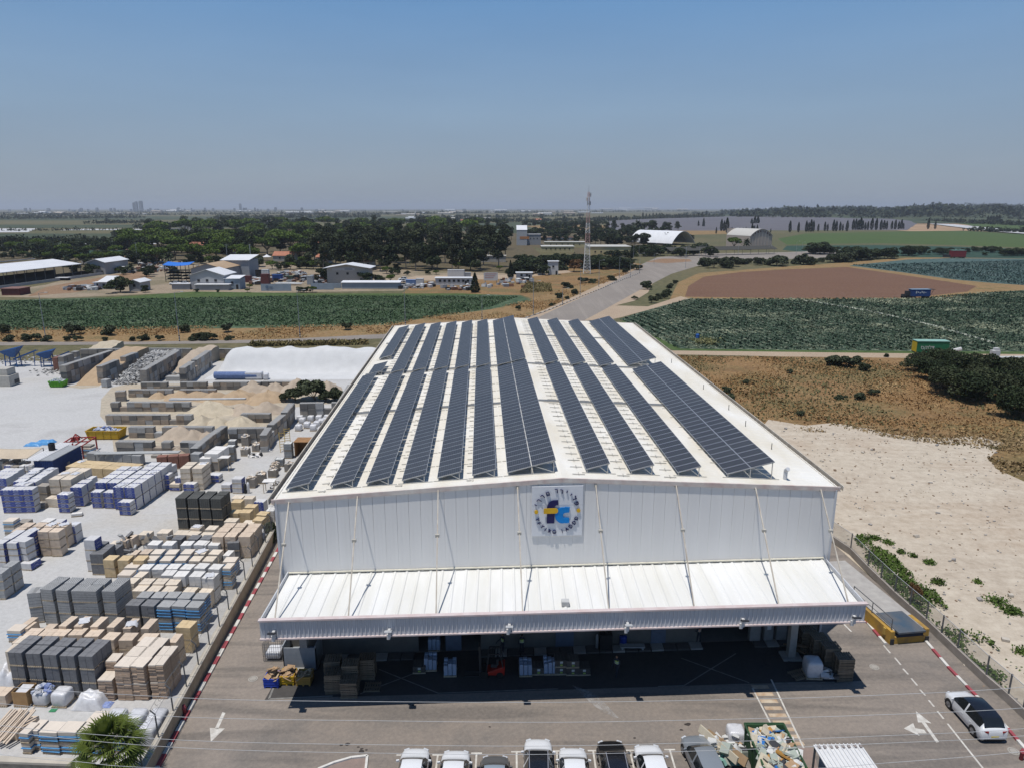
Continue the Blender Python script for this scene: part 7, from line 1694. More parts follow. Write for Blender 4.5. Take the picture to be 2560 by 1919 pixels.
# -- big carob clump and bushes on the dry slope
cb = []
for v, x, y, h in (('T',640,960,4.0),('T',760,1040,4.8),('T',900,1150,5.2),('T',880,930,5.0),('T',1050,1230,5.4),('T',1060,980,5.4),('T',1250,1290,5.6),('T',1240,1020,5.2),('T',1420,1260,5.6),('T',1400,1020,5.0),('T',1580,1200,5.4),('T',1640,1020,4.6),('T',1800,1080,5.0),('T',1820,1480,5.4),('T',1900,1250,5.4),('T',1980,1500,6)): cb.append(tree('big', at(v,x,y), h, len(cb)%4, 1.0))
from_left(cb, 'dark carob tree in the clump above sand lot, #', 'tree', 'carob clump on the dry slope')
cs = []
for v, x, y, h in (('Y',1480,385,5),('Y',1590,395,4.5),('Y',1660,385,5),('Y',1720,390,4.5),('Y',1840,380,5.5),('Y',1930,380,6),('Y',2020,385,5),('Y',2120,380,6),('Y',2190,400,5),('Y',1180,640,2),('Y',1850,690,2.6),('Y',1930,690,2.8),('Y',2010,690,2.6),('Y',480,690,1.6),('Y',760,690,1.5),('Y',1150,690,1.6),('O',760,440,3.5),('O',820,450,3),('O',880,340,4),('O',960,350,4),('O',1020,345,3.5),('O',1820,300,5),('O',1150,360,2.5),('O',1420,350,3),('O',1530,355,2.5),('O',2060,270,4),('X',1600,210,4),('X',1640,220,4),('X',1780,205,4.5),('X',1910,205,5),('X',1560,330,3),('X',1930,380,5),('X',2000,200,5),('X',2150,200,6),('X',2080,190,6),('X',700,250,4),('X',620,160,5),('X',520,160,5),('X',400,140,5),('X',300,130,5),('X',180,140,5),('X',60,140,5),('z1',960,500,6),('z1',1060,520,6),('z1',640,560,5),('z1',590,590,4),('z2',30,520,7),('z2',340,600,4),('z2',720,600,4.5),('z2',1130,590,5),('z2',1200,600,4),('z2',1000,610,3)): cs.append(tree('dense' if len(cs)%3 else 'broad', at(v,x,y), h, len(cs)%3, 1.25))
from_left(cs, 'small leafy tree among the compounds, #', 'tree', 'small trees among the compounds')
sb = []
for v, x, y, h in (('z8',500,110,2.4),('z8',545,120,2.6),('z8',580,105,2.2),('z8',610,130,1.8),('z8',100,240,1.2),('z8',160,180,1.0),('z8',600,240,1.4),('z8',660,225,1.2),('z8',520,240,1.0),('z8',90,215,1.2),('z8',330,140,.9),('z8',370,300,.9),('z8',700,80,.9)): sb.append(tree('bush', at(v,x,y), h, len(sb)%3, 1.5))
from_left(sb, 'low bush on the dry slope, #', 'bush', 'bushes on the dry slope')
sb = []
for v, x, y, h, w in (('z1',20,1010,3.0,1.2),('z1',460,1020,3.2,1.2),('z1',700,1020,3.4,1.0),('z1',1195,1005,2.6,1.1),('z1',1470,1000,2.6,1.1),('z1',60,1060,2,1.3),('z1',170,1060,2.2,1.3),('z1',230,1060,2.2,1.2),('z1',300,1062,2.0,1.2),('z1',430,1062,1.6,1.2),('z1',490,1062,1.7,1.2),('z1',930,1055,2,1.2),('z1',850,1060,1.3,1.3),('z1',1020,1058,1.6,1.2),('z1',1260,1055,2.2,1.4),('z1',1320,1055,2.4,1.5),('z1',1370,1055,2.0,1.4),('z1',1470,1055,1.5,1.2),('z1',680,1062,1.3,1.2),('z2',10,990,2.4,1.2)): sb.append(tree('bush', at(v,x,y), h, len(sb)%3, w))
from_left(sb, 'dark bush on the dry verge beside access road, #', 'bush', 'bushes on the dry verge')
sb = []
for v, x, y, h, w in (('U',1780,865,4.2,1.1),('U',1820,1010,3.0,1.0),('U',1900,965,2.6,1.2),('U',1960,960,2.8,1.1),('U',2000,930,3.0,1.0),('U',2020,850,2.6,1.2),('U',2070,810,2.2,1.1),('U',1640,970,1.4,1.6),('U',930,850,3.2,1.4),('U',1010,920,2.6,1.2),('U',1080,800,3.0,1.5),('U',1190,800,2.6,1.4),('U',850,960,2.4,1.3),('U',410,1085,1.8,1.1),('U',760,1040,1.3,1.3),('U',930,970,1.4,1.4),('U',1660,660,3.4,1.5),('U',1400,770,3,1.5),('U',1540,690,2.6,1.5)): sb.append(tree('bush', at(v,x,y), h, len(sb)%3, w))
from_left(sb, 'dark bush along the village road, #', 'bush', 'bushes along the village road')
for v, x, y, h, lab in (('J',1510,630,2.6,'bush growing on the tan heap, left'),('J',1700,620,4.2,'tallest bush growing behind the tan heap'),('J',1800,630,2.4,'yellowish bush between block walls, middle'),('J',1890,620,2.6,'yellowish bush between block walls, right')): tag(tree('bush', at(v,x,y), h, 1, 1.2), lab, 'bush')
tag(tree('bush', at('D',2030,420), 2.6, 2, .7), 'slim green shrub at the road fence top', 'bush'); tag(tree('rust', at('N',740,560), 2.2, 1, .5), 'brownish shrub growing through the boundary fence', 'bush')
# -- palms
def palm(p, h, label, fan=True, n=46, s=1.0, mat=None):
    t = thing('palm_tree', label, 'palm', p); rnd = random.Random(int(p[0]*10)); mb = MB(); mb.tube((0,0,-.1),(.1,0,h),.24*s,9,r2=.17*s)
    for k in range(14): a = k*2.4; mb.tube((.2*math.cos(a)*s,.2*math.sin(a)*s,h-.9+k*.06),(.32*math.cos(a)*s,.32*math.sin(a)*s,h-.6+k*.06),.05*s,4)
    mb.build('trunk', bark, t); mb = MB()
    for k in range(n):
        a = k*2.39996; e = 1.35-2.1*(k/n)+rnd.uniform(-.1,.1); d = Vector((math.cos(a)*math.cos(e),math.sin(a)*math.cos(e),math.sin(e))); L = (1.15 if fan else 2.6)*s*rnd.uniform(.85,1.15); b = Vector((.1,0,h)); tip = b+d*L; side = d.cross(Vector((0,0,1)));
        side = side.normalized() if side.length > .05 else Vector((1,0,0)); up = side.cross(d).normalized()
        if fan:
            mb.tube(b,tip,.022*s,4)
            for q in range(17):
                f = (q-8)/8*1.45; dr = (d*math.cos(f)+side*math.sin(f)).normalized(); l = (1.15-.25*abs(f))*s*rnd.uniform(.9,1.1); w = dr.cross(up).normalized()*.045*s; m_ = tip+dr*l*.6+up*.02; e_ = tip+dr*l+Vector((0,0,-.22*s-.1*abs(f)))
                mb.add([tip-w*.3,tip+w*.3,m_+w,m_-w,e_],[(0,1,2,3),(3,2,4)])
        else:
            pts = [b+d*L*q/6+Vector((0,0,-.16*s*(q*q/6))) for q in range(7)]
            for q in range(6):
                for sg in (-1,1):
                    c = pts[q]; c2 = pts[q+1]; o_ = side*sg*.55*s*(1-.1*q)+Vector((0,0,-.25*s)); mb.quad(c,c2,c2+o_+d*.25*s,c+o_+d*.2*s)
    mb.build('crown', mat or L_p, t); return t
p = at('G',1300,930,3.0); palm((p.x,p.y,0),3.1,'fan palm with bright fronds in front of the stone wall',True,52,1.05)
for v, x, y0, y1, lab in (('V',850,745,620,'date palm beside the beige arched hall'),('U',1675,275,150,'tall palm left of the white arched hall'),('U',1985,390,280,'palm tree before the white arched hall'),('Y',110,330,190,'date palm behind the blue-roofed rack'),('X',1730,330,215,'date palm beside the grey gable barn'),('z1',2075,400,340,'date palm within the bright grove')): q, h = px_h(v,x,y0,y1); palm((q.x,q.y,0),max(3,h*.8),lab,False,30,max(1.0,h*.22),L_o)
# ---------------------------------------------------------------- uncountable plants
def inpoly(pts, n, rng):
    P = np.array([(p.x,p.y) for p in pts]); lo, hi = P.min(0), P.max(0); out = np.empty((0,2))
    while len(out) < n:
        q = rng.uniform(lo,hi,(n*2,2)); c = np.zeros(len(q),bool)
        for i in range(len(P)):
            (x1,y1),(x2,y2) = P[i],P[i-1]; m_ = ((y1 > q[:,1]) != (y2 > q[:,1])) & (q[:,0] < (x2-x1)*(q[:,1]-y1)/(y2-y1+1e-9)+x1); c ^= m_
        out = np.concatenate([out,q[c]])
    return out[:n]
def scatter(name, polys, n, size, hgt, mat, label, cat, up=.5, seed=3, clump=0, rows=None):
    rng = np.random.default_rng(seed); Ps = []
    for pts, w in polys:
        q = inpoly([at(*p) if isinstance(p[0],str) else Vector((p[0],p[1],0)) for p in pts], int(n*w), rng)
        if clump:
            from mathutils import noise as nz
            keep = [nz.noise(Vector((x*clump,y*clump,seed))) > -.02+rng.normal()*.12 for x, y in q]; q = q[np.array(keep)]
        Ps.append(q)
    q = np.concatenate(Ps)
    if rows:
        d = np.array(rows[0]); d = d/np.linalg.norm(d); nn = np.array([-d[1],d[0]]); s_ = q@nn; t_ = q@d; s_ = np.round(s_/rows[1])*rows[1]+rng.normal(0,rows[1]*.17,len(q)); q = t_[:,None]*d+s_[:,None]*nn
    z = rng.uniform(0,hgt,len(q)); P = np.column_stack([q,z]); o = place(leaf_mesh(name, P, size*rng.uniform(.5,1.3,len(P)), seed, mat, up=up), name); tag(o, label, cat, kind='stuff'); return o
cabf = [('D0',1345,690),('D0',1470,752),('D0',1700,755),('D0',2260,758),('D0',2260,628),('D0',2130,632),('D0',1970,645),('D0',1490,646)]
L_cab = leafmat('cabbage_leaf', (.022,.044,.026), (.05,.08,.05), (.36,.37,.25), scale=.045, rnd=0); L_crop = leafmat('crop_leaf', (.035,.066,.028), (.06,.10,.046), (.14,.17,.105), scale=.09, rnd=0)
scatter('cabbage_plants', [(cabf,1)], 42000, .55, .3, L_cab, 'blue-green cabbages with pale outer leaves filling the right field', 'cabbages', .8, 5, 0, (tuple((at('z3',2030,1080)-at('z3',800,805))[:2]),2.6))
scatter('crop_plants', [([('D0',-40,652),('D0',700,639),('D0',1120,641),('D0',1050,667),('D0',840,700),('D0',-40,712)],1)], 46000, .52, .3, L_crop, 'dense green crop rows filling the left field', 'crops', .8, 6)
scatter('teal_plants', [([('D0',1845,573),('D0',2260,562),('D0',2260,620),('D0',2060,603)],1)], 16000, .8, .4, leafmat('teal_leaf',(.05,.09,.08),(.08,.125,.115),(.15,.19,.18),scale=.05,rnd=0), 'blue-green leafy crop in the right field', 'crops', .8, 7, 0, (tuple((at('z3',2030,1080)-at('z3',800,805))[:2]),3.4))
pl = [at('z3',800,805),at('z3',1200,868),at('z3',1600,960),at('z3',2030,1080)]
rng = np.random.default_rng(14); Pp = []
for u, v in zip(pl,pl[1:]):
    n = int((v-u).length*9); t_ = rng.uniform(0,1,n); Pp.append(np.column_stack([u.x+(v.x-u.x)*t_+rng.normal(0,.35,n),u.y+(v.y-u.y)*t_+rng.normal(0,.5,n),rng.uniform(.1,.35,n)]))
tag(place(leaf_mesh('pale_crop_line', np.concatenate(Pp), .5, 15, leafmat('pale_cabbage',(.3,.34,.26),(.4,.42,.34),(.5,.5,.42),rnd=0), up=.8),'pale_crop_line'), 'pale diagonal line of lighter plants across the cabbage field', 'crop line', kind='stuff')
lot = [(29.5,94),('D0',1700,920),('D0',2110,945),('D0',2200,1010),(70,48),(46,24),(35,30),(36,60),(33,80)]
rng = np.random.default_rng(16); q = inpoly([at(*p) if isinstance(p[0],str) else Vector((p[0],p[1],0)) for p in lot], 1500, rng); mb = MB()
for x, y in q: s_ = random.uniform(.04,.16)*(1 if random.random() < .95 else 2.5); mb.cbox(x,y,s_*.25-.03,s_*random.uniform(.8,2.2),s_,s_*.7,random.randrange(3),random.uniform(0,3),random.uniform(-.4,.4))
tag(mb.build('scattered_stones', [M('pale_stone',(.5,.45,.38),rnd=0),M('brown_stone',(.28,.2,.14),rnd=0),M('grey_stone',(.33,.31,.29),rnd=0)]), 'small stones and debris scattered over the sand lot', 'stones', kind='stuff')
scatter('lot_edge_grass', [([('D0',1640,895),('D0',1740,905),('D0',1930,925),('D0',2120,930),('D0',2240,945),('D0',2180,975),('D0',2000,955),('D0',1850,935),('D0',1700,930)],.6),([('D0',2120,975),('D0',2160,960),('D0',2260,980),('D0',2260,1070),('D0',2180,1040)],.4)], 6000, .32, .15, leafmat('edge_straw',(.12,.11,.045),(.26,.18,.09),(.40,.31,.18),scale=.3,rnd=0), 'sparse dry grass fringing the sand lot', 'dry grass', .1, 17, .12)
slope = [(26,150),(29,92),('D0',1660,902),('D0',1900,920),('D0',2110,936),('D0',2260,945),('D0',2260,790),('D0',1720,772),('D0',1460,768)]
scatter('dry_grass_tufts', [(slope,1)], 34000, .30, .16, L_dry, 'dry yellow and rust grass tufts on the slope', 'dry grass', .1, 8, .06)
scatter('verge_grass', [([('D0',-40,708),('D0',600,704),('D0',840,698),('D0',900,688),('D0',840,722),('D0',600,732),('D0',-40,738)],.5),([('D0',900,687),('D0',1060,666),('D0',1150,646),('D0',1300,600),('D0',1390,578),('D0',1250,636),('D0',1130,690),('D0',1080,700)],.5)], 22000, .38, .25, L_dry, 'dry straw grass along the verges', 'dry grass', .1, 9, .05)
scatter('slope_weeds', [(slope,1)], 15000, .34, .2, leafmat('dull_weed',(.085,.085,.035),(.115,.11,.05),(.16,.14,.07),scale=.2,rnd=0), 'dull green weeds patching the dry slope', 'weeds', .3, 10, .045)
weed = [('N',360,120),('N',430,90),('N',520,190),('N',640,250),('N',700,330),('N',800,400),('N',900,480),('N',990,600),('N',1120,700),('N',1300,830),('N',1400,950),('N',1500,1010),('N',1500,1270),('N',1250,1050),('N',1060,880),('N',850,680),('N',640,490),('N',470,330)]
scatter('fence_weeds', [(weed,1)], 9500, .22, .38, L_w, 'bright green weeds along the boundary fence', 'weeds', .2, 11, .30)
for v, x, y, r in (('N',1320,545,.9),('N',1400,605,.8),('N',590,150,.5),('N',500,120,.6),('N',870,285,.5),('N',1190,415,.3),('N',680,215,.4),('N',760,240,.3),('N',1490,880,.6),('N',920,415,.6),('N',1450,620,.4)):
    c = at(v,x,y); rng = np.random.default_rng(int(x)); n = int(260*r+60); P = np.column_stack([c.x+rng.normal(0,r*.55,n),c.y+rng.normal(0,r*.5,n),np.abs(rng.normal(0,.16,n))]); tag(place(leaf_mesh('weed_patch', P, .18, int(y), L_w, up=.2),'weed_patch'), 'small green weed patch on the sand lot', 'weeds', kind='stuff')
scatter('roadside_reeds', [([('z2',1130,755),('z2',1340,745),('z2',1330,700),('z2',1180,690)],.5),([('J',1040,105),('J',2212,85),('J',2212,66),('J',1100,85)],.28)], 9000, .5, 1.1, leafmat('reed',(.08,.085,.03),(.17,.14,.06),(.30,.23,.12),scale=.3,rnd=0), 'tall greenish reeds and dry stalks by the road', 'reeds', -.4, 12)
# far woods that read as one mass
def clumps(C, Hh, rng, per=11):
    """crowns of far trees: per leaf clumps in an egg-shaped volume standing at every point of C"""
    n = len(C); d = rng.normal(size=(n,per,3)); d /= np.linalg.norm(d,axis=2)[:,:,None]; r = rng.uniform(.3,1,(n,per,1))**.6
    Hh = Hh[:,None,None]; e = d*r*np.concatenate([Hh*.42,Hh*.42,Hh*.46],2); P = C[:,None,:]+e; P[:,:,2:] += Hh*.52
    return P.reshape(-1,3), np.repeat(Hh[:,0,0]*.36,per)
def woods(name, strips, mat, label, seed):
    rng = np.random.default_rng(seed); Ps = []; Ss = []
    for x0, y0, x1, y1, h, n, z0 in strips:
        n = int(n/5); t = rng.uniform(0,1,n); xs = x0+(x1-x0)*t; ys = y0+(y1-y0)*t; q = np.array([tuple(D_(x,y))[:2] for x, y in zip(xs,ys)]); dist = np.hypot(q[:,0],q[:,1])
        q[:,1] += rng.uniform(-.02,.02,n)*dist
        env = .6+.4*np.abs(np.sin(xs*.19+seed)*np.sin(xs*.073+1))
        P, S = clumps(np.column_stack([q,np.full(n,float(z0))]), h*env*rng.uniform(.55,1.15,n), rng); Ps.append(P); Ss.append(S)
    P = np.concatenate(Ps); o = place(leaf_mesh(name, P, np.concatenate(Ss), seed, mat, up=.2), name); tag(o, label, 'woods', kind='stuff')
L_f = leafmat('far_woods', (.022,.032,.019), (.04,.052,.03), (.066,.078,.046), scale=.01, rnd=0)
def rise(X, Y):
    """low wooded hills on the right, metres above the plain"""
    sx = X/Y*1534+1106
    side = lambda q: (lambda c: c*c*(3-2*c))(min(1,max(0,q)))
    return (side((sx-1480)/420)*(.72+.2*math.sin(sx*.016)+.12*math.sin(sx*.041+2)))*(26*math.exp(-((Y-2700)/620)**2)+44*math.exp(-((Y-4300)/900)**2))*1.0
mb = MB(); mb.grid(90,46,lambda u,v:(lambda Y: (lambda X: (X,Y,rise(X,Y)-.8))((.20+.62*u)*Y))(1700*(5600/1700)**v))
tag(mb.build('hills', g_farg, smooth=True), kind='structure')
woods('far_woods', [(-30,474,300,472,15,1500,0),(-30,468,700,463,17,2600,0),(200,484,340,482,11,700,0),(250,512,420,510,9,700,0),(-20,524,200,522,8,700,0),(-20,543,230,540,7,700,0),(300,494,700,480,12,1700,0),(460,474,820,470,17,1900,0),(620,467,1100,461,19,2800,0),(820,484,1110,478,13,1900,0),(900,474,1260,468,15,2300,0),(1100,480,1310,476,12,1400,0),(1000,462,1500,457,20,2300,0),(1210,487,1310,484,12,800,0),(300,460,1300,455,19,2400,0),(-30,462,400,459,14,1500,0),(-30,500,300,497,6,600,0),(-30,533,60,531,5,300,0)], L_f, 'hazy dark tree belts across the plain toward the city', 21)
def hillwoods():
    rng = np.random.default_rng(22); C = []
    while len(C) < 3600:
        Y = rng.uniform(2150,4700); sx = rng.uniform(1500,2270); X = (sx-1106)/1534*Y; r = rise(X,Y)
        if r < 2 or math.sin(sx*.05+Y*.004)*math.sin(Y*.011+sx*.013) > .45: continue
        C.append((X,Y,r-1))
    P, S = clumps(np.array(C), rng.uniform(9,26,len(C))*np.where(rng.random(len(C))<.12,1.35,1), rng)
    tag(place(leaf_mesh('hill_woods', P, S, 22, L_f, up=.2), 'hill_woods'), 'wooded low hills on the right skyline', 'woods', kind='stuff')
hillwoods()
woods('hill_woods', [(1290,478,1420,474,14,900,0),(1400,474,1560,471,19,1300,0),(1480,463,1700,459,20,1500,0),(1640,463,1900,458,22,1600,0),(2010,480,2260,490,12,1500,0),(2100,500,2260,506,9,800,0),(1960,476,2260,478,14,1700,0),(1860,470,2000,468,16,700,0)], L_f, 'dark tree belts at the foot of the right hills', 23)
cyps = []
for x0, x1, n, y, h in ((1312,1332,4,480,15),(1385,1450,9,473,19),(1455,1512,7,473,18),(1512,1530,2,472,24),(1550,1562,2,470,18),(1620,1640,3,489,17),(1815,1850,6,466,24),(2130,2160,5,482,20)):
    for i in range(n): cyps.append(tree('cyp', D_(x0+(x1-x0)*(i+.5)/n,y+random.uniform(-1,1)), h*random.uniform(.8,1.15), i%3, 1.5))
from_left(cyps, 'far windbreak cypress behind grey netting, #', 'cypress', 'far windbreak cypresses')
# grey shade netting field on its low rise
a, b, c, d = D_(1306,480), D_(1330,500), D_(1955,498), D_(2010,466)
nt_m = ground('grey_netting', [(.3,(.105,.10,.112)),(.7,(.13,.125,.138))], .02, streak=((.01,.4,1),(.16,.155,.165),.6,.5,.62), rot=.2)
mb = MB()
def net(u, v):
    lo = D_(1320+640*u, 499-1.5*u); hi = D_(1306+700*u, 480-13.5*min(1,u*2.0)**.8+1.5*max(0,u-.5)); p = lo.lerp(hi,v); return (p.x,p.y,2.5*min(1,20*v)*min(1,30*u)*min(1,30*(1-u))+6*math.sin(math.pi*min(1,v))*math.sin(math.pi*u)+.25*math.sin(v*60))
mb.grid(40,40,net); o = mb.build('net_house', nt_m, smooth=True); tag(o, 'wide grey shade netting stretched over a field on the rise', 'shade netting')
# ---------------------------------------------------------------- sheds, houses, village
r_white = M('white_roof',(.68,.68,.68),(.60,.60,.61),scale=.2,rnd=.05,rough=.5); r_tile = M('red_tile_roof',(.40,.17,.10),(.32,.13,.08),scale=.6,rnd=.1); r_tan = M('rusted_tan_roof',(.42,.31,.20),(.33,.22,.13),scale=.15,rnd=0)
v_wall = M('house_plaster',(.46,.43,.38),(.38,.36,.32),scale=.3,rnd=.1); v_grey = M('grey_shed_wall',(.36,.36,.36),(.29,.29,.30),scale=.3,rnd=.1); v_yel = M('yellow_plaster',(.52,.45,.25),(.45,.38,.2),scale=.2,rnd=0); v_blue = M('pale_blue_sheet',(.28,.33,.38),(.23,.28,.33),scale=.3,rnd=.05); v_dark = M('dark_opening',(.025,.025,.027),rnd=0); v_mar = M('maroon_container',(.13,.045,.045),rnd=.1)
def house(v, x0, x1, y, ht, depth, label, cat='house', roof='gable', rm=None, wm=None, wins=2, door=True, rise=.28, name='house', yaw=None, along_x=True, over=.35):
    a, b = at(v,x0,y), at(v,x1,y); W = (b-a).length; ya = math.atan2((b-a).y,(b-a).x) if yaw is None else yaw
    t = thing(name, label, cat, a, ya); rm = rm or r_tile; wm = wm or v_wall; mb = MB(); mb.box(0,0,0,W,depth,ht)
    rh = rise*(depth/2 if along_x else W/2) if roof == 'gable' else 0
    if roof == 'gable':
        if along_x: mb.add([(0,0,ht),(0,depth,ht),(0,depth/2,ht+rh),(W,0,ht),(W,depth,ht),(W,depth/2,ht+rh)],[(0,2,1),(3,4,5)])
        else: mb.add([(0,0,ht),(W,0,ht),(W/2,0,ht+rh),(0,depth,ht),(W,depth,ht),(W/2,depth,ht+rh)],[(0,1,2),(4,3,5)])
    mb.build('wall', wm, t); mb = MB(); o = over; th = .18
    if roof == 'gable':
        if along_x: sl = [((-o,-o,ht-rise*o),(W+o,-o,ht-rise*o),(W+o,depth/2,ht+rh),(-o,depth/2,ht+rh)),((-o,depth/2,ht+rh),(W+o,depth/2,ht+rh),(W+o,depth+o,ht-rise*o),(-o,depth+o,ht-rise*o))]
        else: sl = [((-o,-o,ht-rise*o),(W/2,-o,ht+rh),(W/2,depth+o,ht+rh),(-o,depth+o,ht-rise*o)),((W/2,-o,ht+rh),(W+o,-o,ht-rise*o),(W+o,depth+o,ht-rise*o),(W/2,depth+o,ht+rh))]
        for q in sl: q = [Vector(p)+Vector((0,0,.03)) for p in q]; u = [p+Vector((0,0,th)) for p in q]; mb.add(q+u,[(3,2,1,0),(4,5,6,7),(0,1,5,4),(1,2,6,5),(2,3,7,6),(3,0,4,7)])
    elif roof == 'shed': q = [Vector(p) for p in ((-o,-o,ht+.03),(W+o,-o,ht+.03),(W+o,depth+o,ht+.03+rise*depth),(-o,depth+o,ht+.03+rise*depth))]; u = [p+Vector((0,0,th)) for p in q]; mb.add(q+u,[(3,2,1,0),(4,5,6,7),(0,1,5,4),(1,2,6,5),(2,3,7,6),(3,0,4,7)])
    else: mb.box(-o,-o,ht+.004,W+o,depth+o,ht+.25)
    mb.build('roof', rm, t)
    for i in range(wins):
        cx = W*(i+1)/(wins+1); m2 = MB(); wz = min(ht*.62,ht-.9); m2.box(cx-.55,-.05,wz-.5,cx+.55,.02,wz+.6); w_ = m2.build('window', v_dark, t); m2 = MB(); m2.box(cx-.65,-.12,wz-.6,cx+.65,-.051,wz-.51); m2.build('sill', wm, w_)
    if door: m2 = MB(); cx = W*.82; m2.box(cx-.5,-.06,0,cx+.5,.02,2.1); m2.build('door', v_dark, t)
    return t
# cattle shed, left
a, b = at('X',-560,590), at('X',1075,370); d_ = (b-a); Ls = d_.length; ya = math.atan2(d_.y,d_.x)
t = thing('cattle_shed','huge open cattle shed with white double roof at left','shed',a,ya); mb = MB()
for q in (((0,-1,6.2),(Ls,-1,6.2),(Ls,15,8.6),(0,15,8.6)),((0,17,9.6),(Ls-10,17,9.6),(Ls-10,34,7.6),(0,34,7.6))): u = [Vector(p)+Vector((0,0,.25)) for p in q]; q = [Vector(p) for p in q]; mb2 = MB(); mb2.add(q+u,[(3,2,1,0),(4,5,6,7),(0,1,5,4),(1,2,6,5),(2,3,7,6),(3,0,4,7)]); mb2.build('roof', r_white, t)
for k in range(13): mb = MB(); x = Ls*k/12; mb.tube((x,0,0),(x,0,6.2),.16,6); mb.tube((x,15,0),(x,15,8.5),.16,6); mb.bar((x,0,6.0),(x,15,8.3),.15,.3); mb.build('post', steel, t)
mb = MB(); mb.box(0,14.5,0,Ls,14.8,3.2); mb.box(Ls*.15,1.6,0,Ls+14,1.9,2.3); mb.build('dark_feed_wall', v_dark, t)
mb = MB(); mb.box(Ls*.2,-6.3,0,Ls+24,-6.0,1.3); mb.build('low_wall', v_grey, t)
house('X',1165,1395,352,6.5,24,'grey gable barn with white roof at cattle shed end','barn','gable',r_white,v_grey,2,True,.35,'barn',None,False,.6)
house('X',1440,1600,330,3,5,'long white trailer cabin beside the grey barn','cabin','flat',r_white,M('white_cabin',(.6,.6,.6),rnd=.05),3,True,.1,'cabin')
house('X',1700,1960,185,5,10,'flat pale building behind the rounded tree, left','building','flat',r_white,v_wall,1,True,.1,'building')
house('X',1400,1560,210,4,9,'red-roofed grey house near the cattle shed','house','gable',r_tile,v_grey,1,True,.5,'house',None,False)
house('X',1070,1160,210,5,5,'small pale square tower house beyond the cattle shed','house','flat',v_wall,v_wall,1,False)
house('X',1300,1450,545,3,8,'white lean-to shed left of the dark leafy tree','shed','shed',r_white,v_grey,1,False,.25,'shed'); house('X',1705,1850,575,4,9,'white shed with split roof right of the dark tree','shed','gable',r_white,v_grey,1,False,.4,'shed',None,False,.6); house('X',1240,1345,530,2.4,5,'low white machine cabin beside scrap','cabin','flat',r_white,r_white,1,True,.1,'cabin')
house('X',25,260,625,2.6,7,'low maroon shed at the left photo edge','shed','flat',M('maroon_roof',(.22,.12,.1),rnd=0),v_mar,0,False,.1,'shed')
t = house('X',745,890,430,1.2,2.5,'small white slab shelter before the cattle shed','shelter','flat',r_white,v_dark,0,False,.1,'shelter')
# compound, middle
house('Y',410,855,652,6.2,14,'white gable-roofed workshop in the middle compound','workshop','gable',r_white,v_grey,3,False,.32,'workshop',None,False,.5)
house('Y',425,850,560,6.5,24,'rusty tan roofed hall behind the white gable workshop','workshop','gable',r_tan,v_grey,0,False,.3,'workshop',None,False,.4)
house('Y',862,1055,652,4.6,7,'small white-roofed annex beside the gable workshop','annex','shed',r_white,v_blue,1,True,.12,'annex')
house('Y',825,1185,505,9,14,'tall grey hall with curved white roof edge','workshop','shed',r_white,M('grey_blue_sheet',(.34,.36,.38),rnd=0),0,False,.14,'workshop',None,True,.5)
t = thing('storage_rack','steel rack under a sagging blue tarpaulin roof','storage rack',at('Y',80,555)); w_ = (at('Y',400,555)-at('Y',80,555)).length; mb = MB()
for x in (0,w_*.33,w_*.66,w_):
    for y in (0,5): mb.bar((x,y,0),(x,y,8.2),.22,.22)
for z in (1.2,2.6,4.0,5.4): mb.box(0,0,z,w_,5,z+.15)
mb.build('frame', w_dark, t); mb = MB(); mb.grid(16,6,lambda u,v:(-.6+(w_+1.2)*u,-.6+6.4*v,8.3+1.2*v-.5*math.sin(math.pi*u))); s_ = mb.build('tarpaulin', M('bright_blue_tarp',(.02,.13,.50),(.03,.17,.55),rnd=0), t, smooth=True); md = s_.modifiers.new('thick','SOLIDIFY'); md.thickness = .1; mb = MB()
for k in range(16): mb.cbox(random.uniform(1,w_-1),2.4,random.choice((1.6,3.0,4.4)),2.2,3,.6)
mb.build('stored_bars', w_dark, t)
for x0, x1, y, lab in ((160,395,655,'long low dark canopy left of the gable workshop'),(470,905,665,'low grey fence-like shed in front of the gable workshop')): house('Y',x0,x1,y,2.4,3.2,lab,'shed','flat',r_white,v_grey,0,False,.1,'shed')
def fwall(v, x0, x1, y, h, mat, label, name='boundary_wall'):
    a, b = at(v,x0,y), at(v,x1,y); ya = math.atan2((b-a).y,(b-a).x); W = (b-a).length; mb = MB(); n = max(3,int(W/3))
    for i in range(n): mb.box(W*i/n+.02,0,0,W*(i+1)/n-.02,.12,h); mb.box(W*i/n-.07,-.06,0,W*i/n+.02,.2,h+.05)
    return tag(mb.build(name, mat, loc=a, rz=ya), label, 'wall')
w1 = fwall('Y',1335,1730,672,3.0,v_blue,'pale blue sheet wall with a round emblem by the crop field'); fwall('Y',1990,2290,655,2.8,v_blue,'pale blue sheet wall continuing behind the bush'); fwall('O',140,285,530,2.2,v_blue,'short pale blue wall piece left of the long shed')
p = at('Y',1390,640,1.6); mb = MB(); mb.tube((0,-.1,0),(0,-.14,0),.7,16); mb.box(1.0,-.14,.1,2.6,-.1,.3); mb.box(1.0,-.14,-.3,2.3,-.1,-.1); em = mb.build('emblem', M('emblem_blue',(.12,.18,.26),rnd=0)); em.parent = w1; em.location = w1.matrix_world.inverted() @ p if False else (2.6,-.0,1.7)
house('O',290,1050,538,2.6,4,'long pale blue shed with white roof along the field','shed','shed',r_white,v_blue,0,False,.12,'shed')
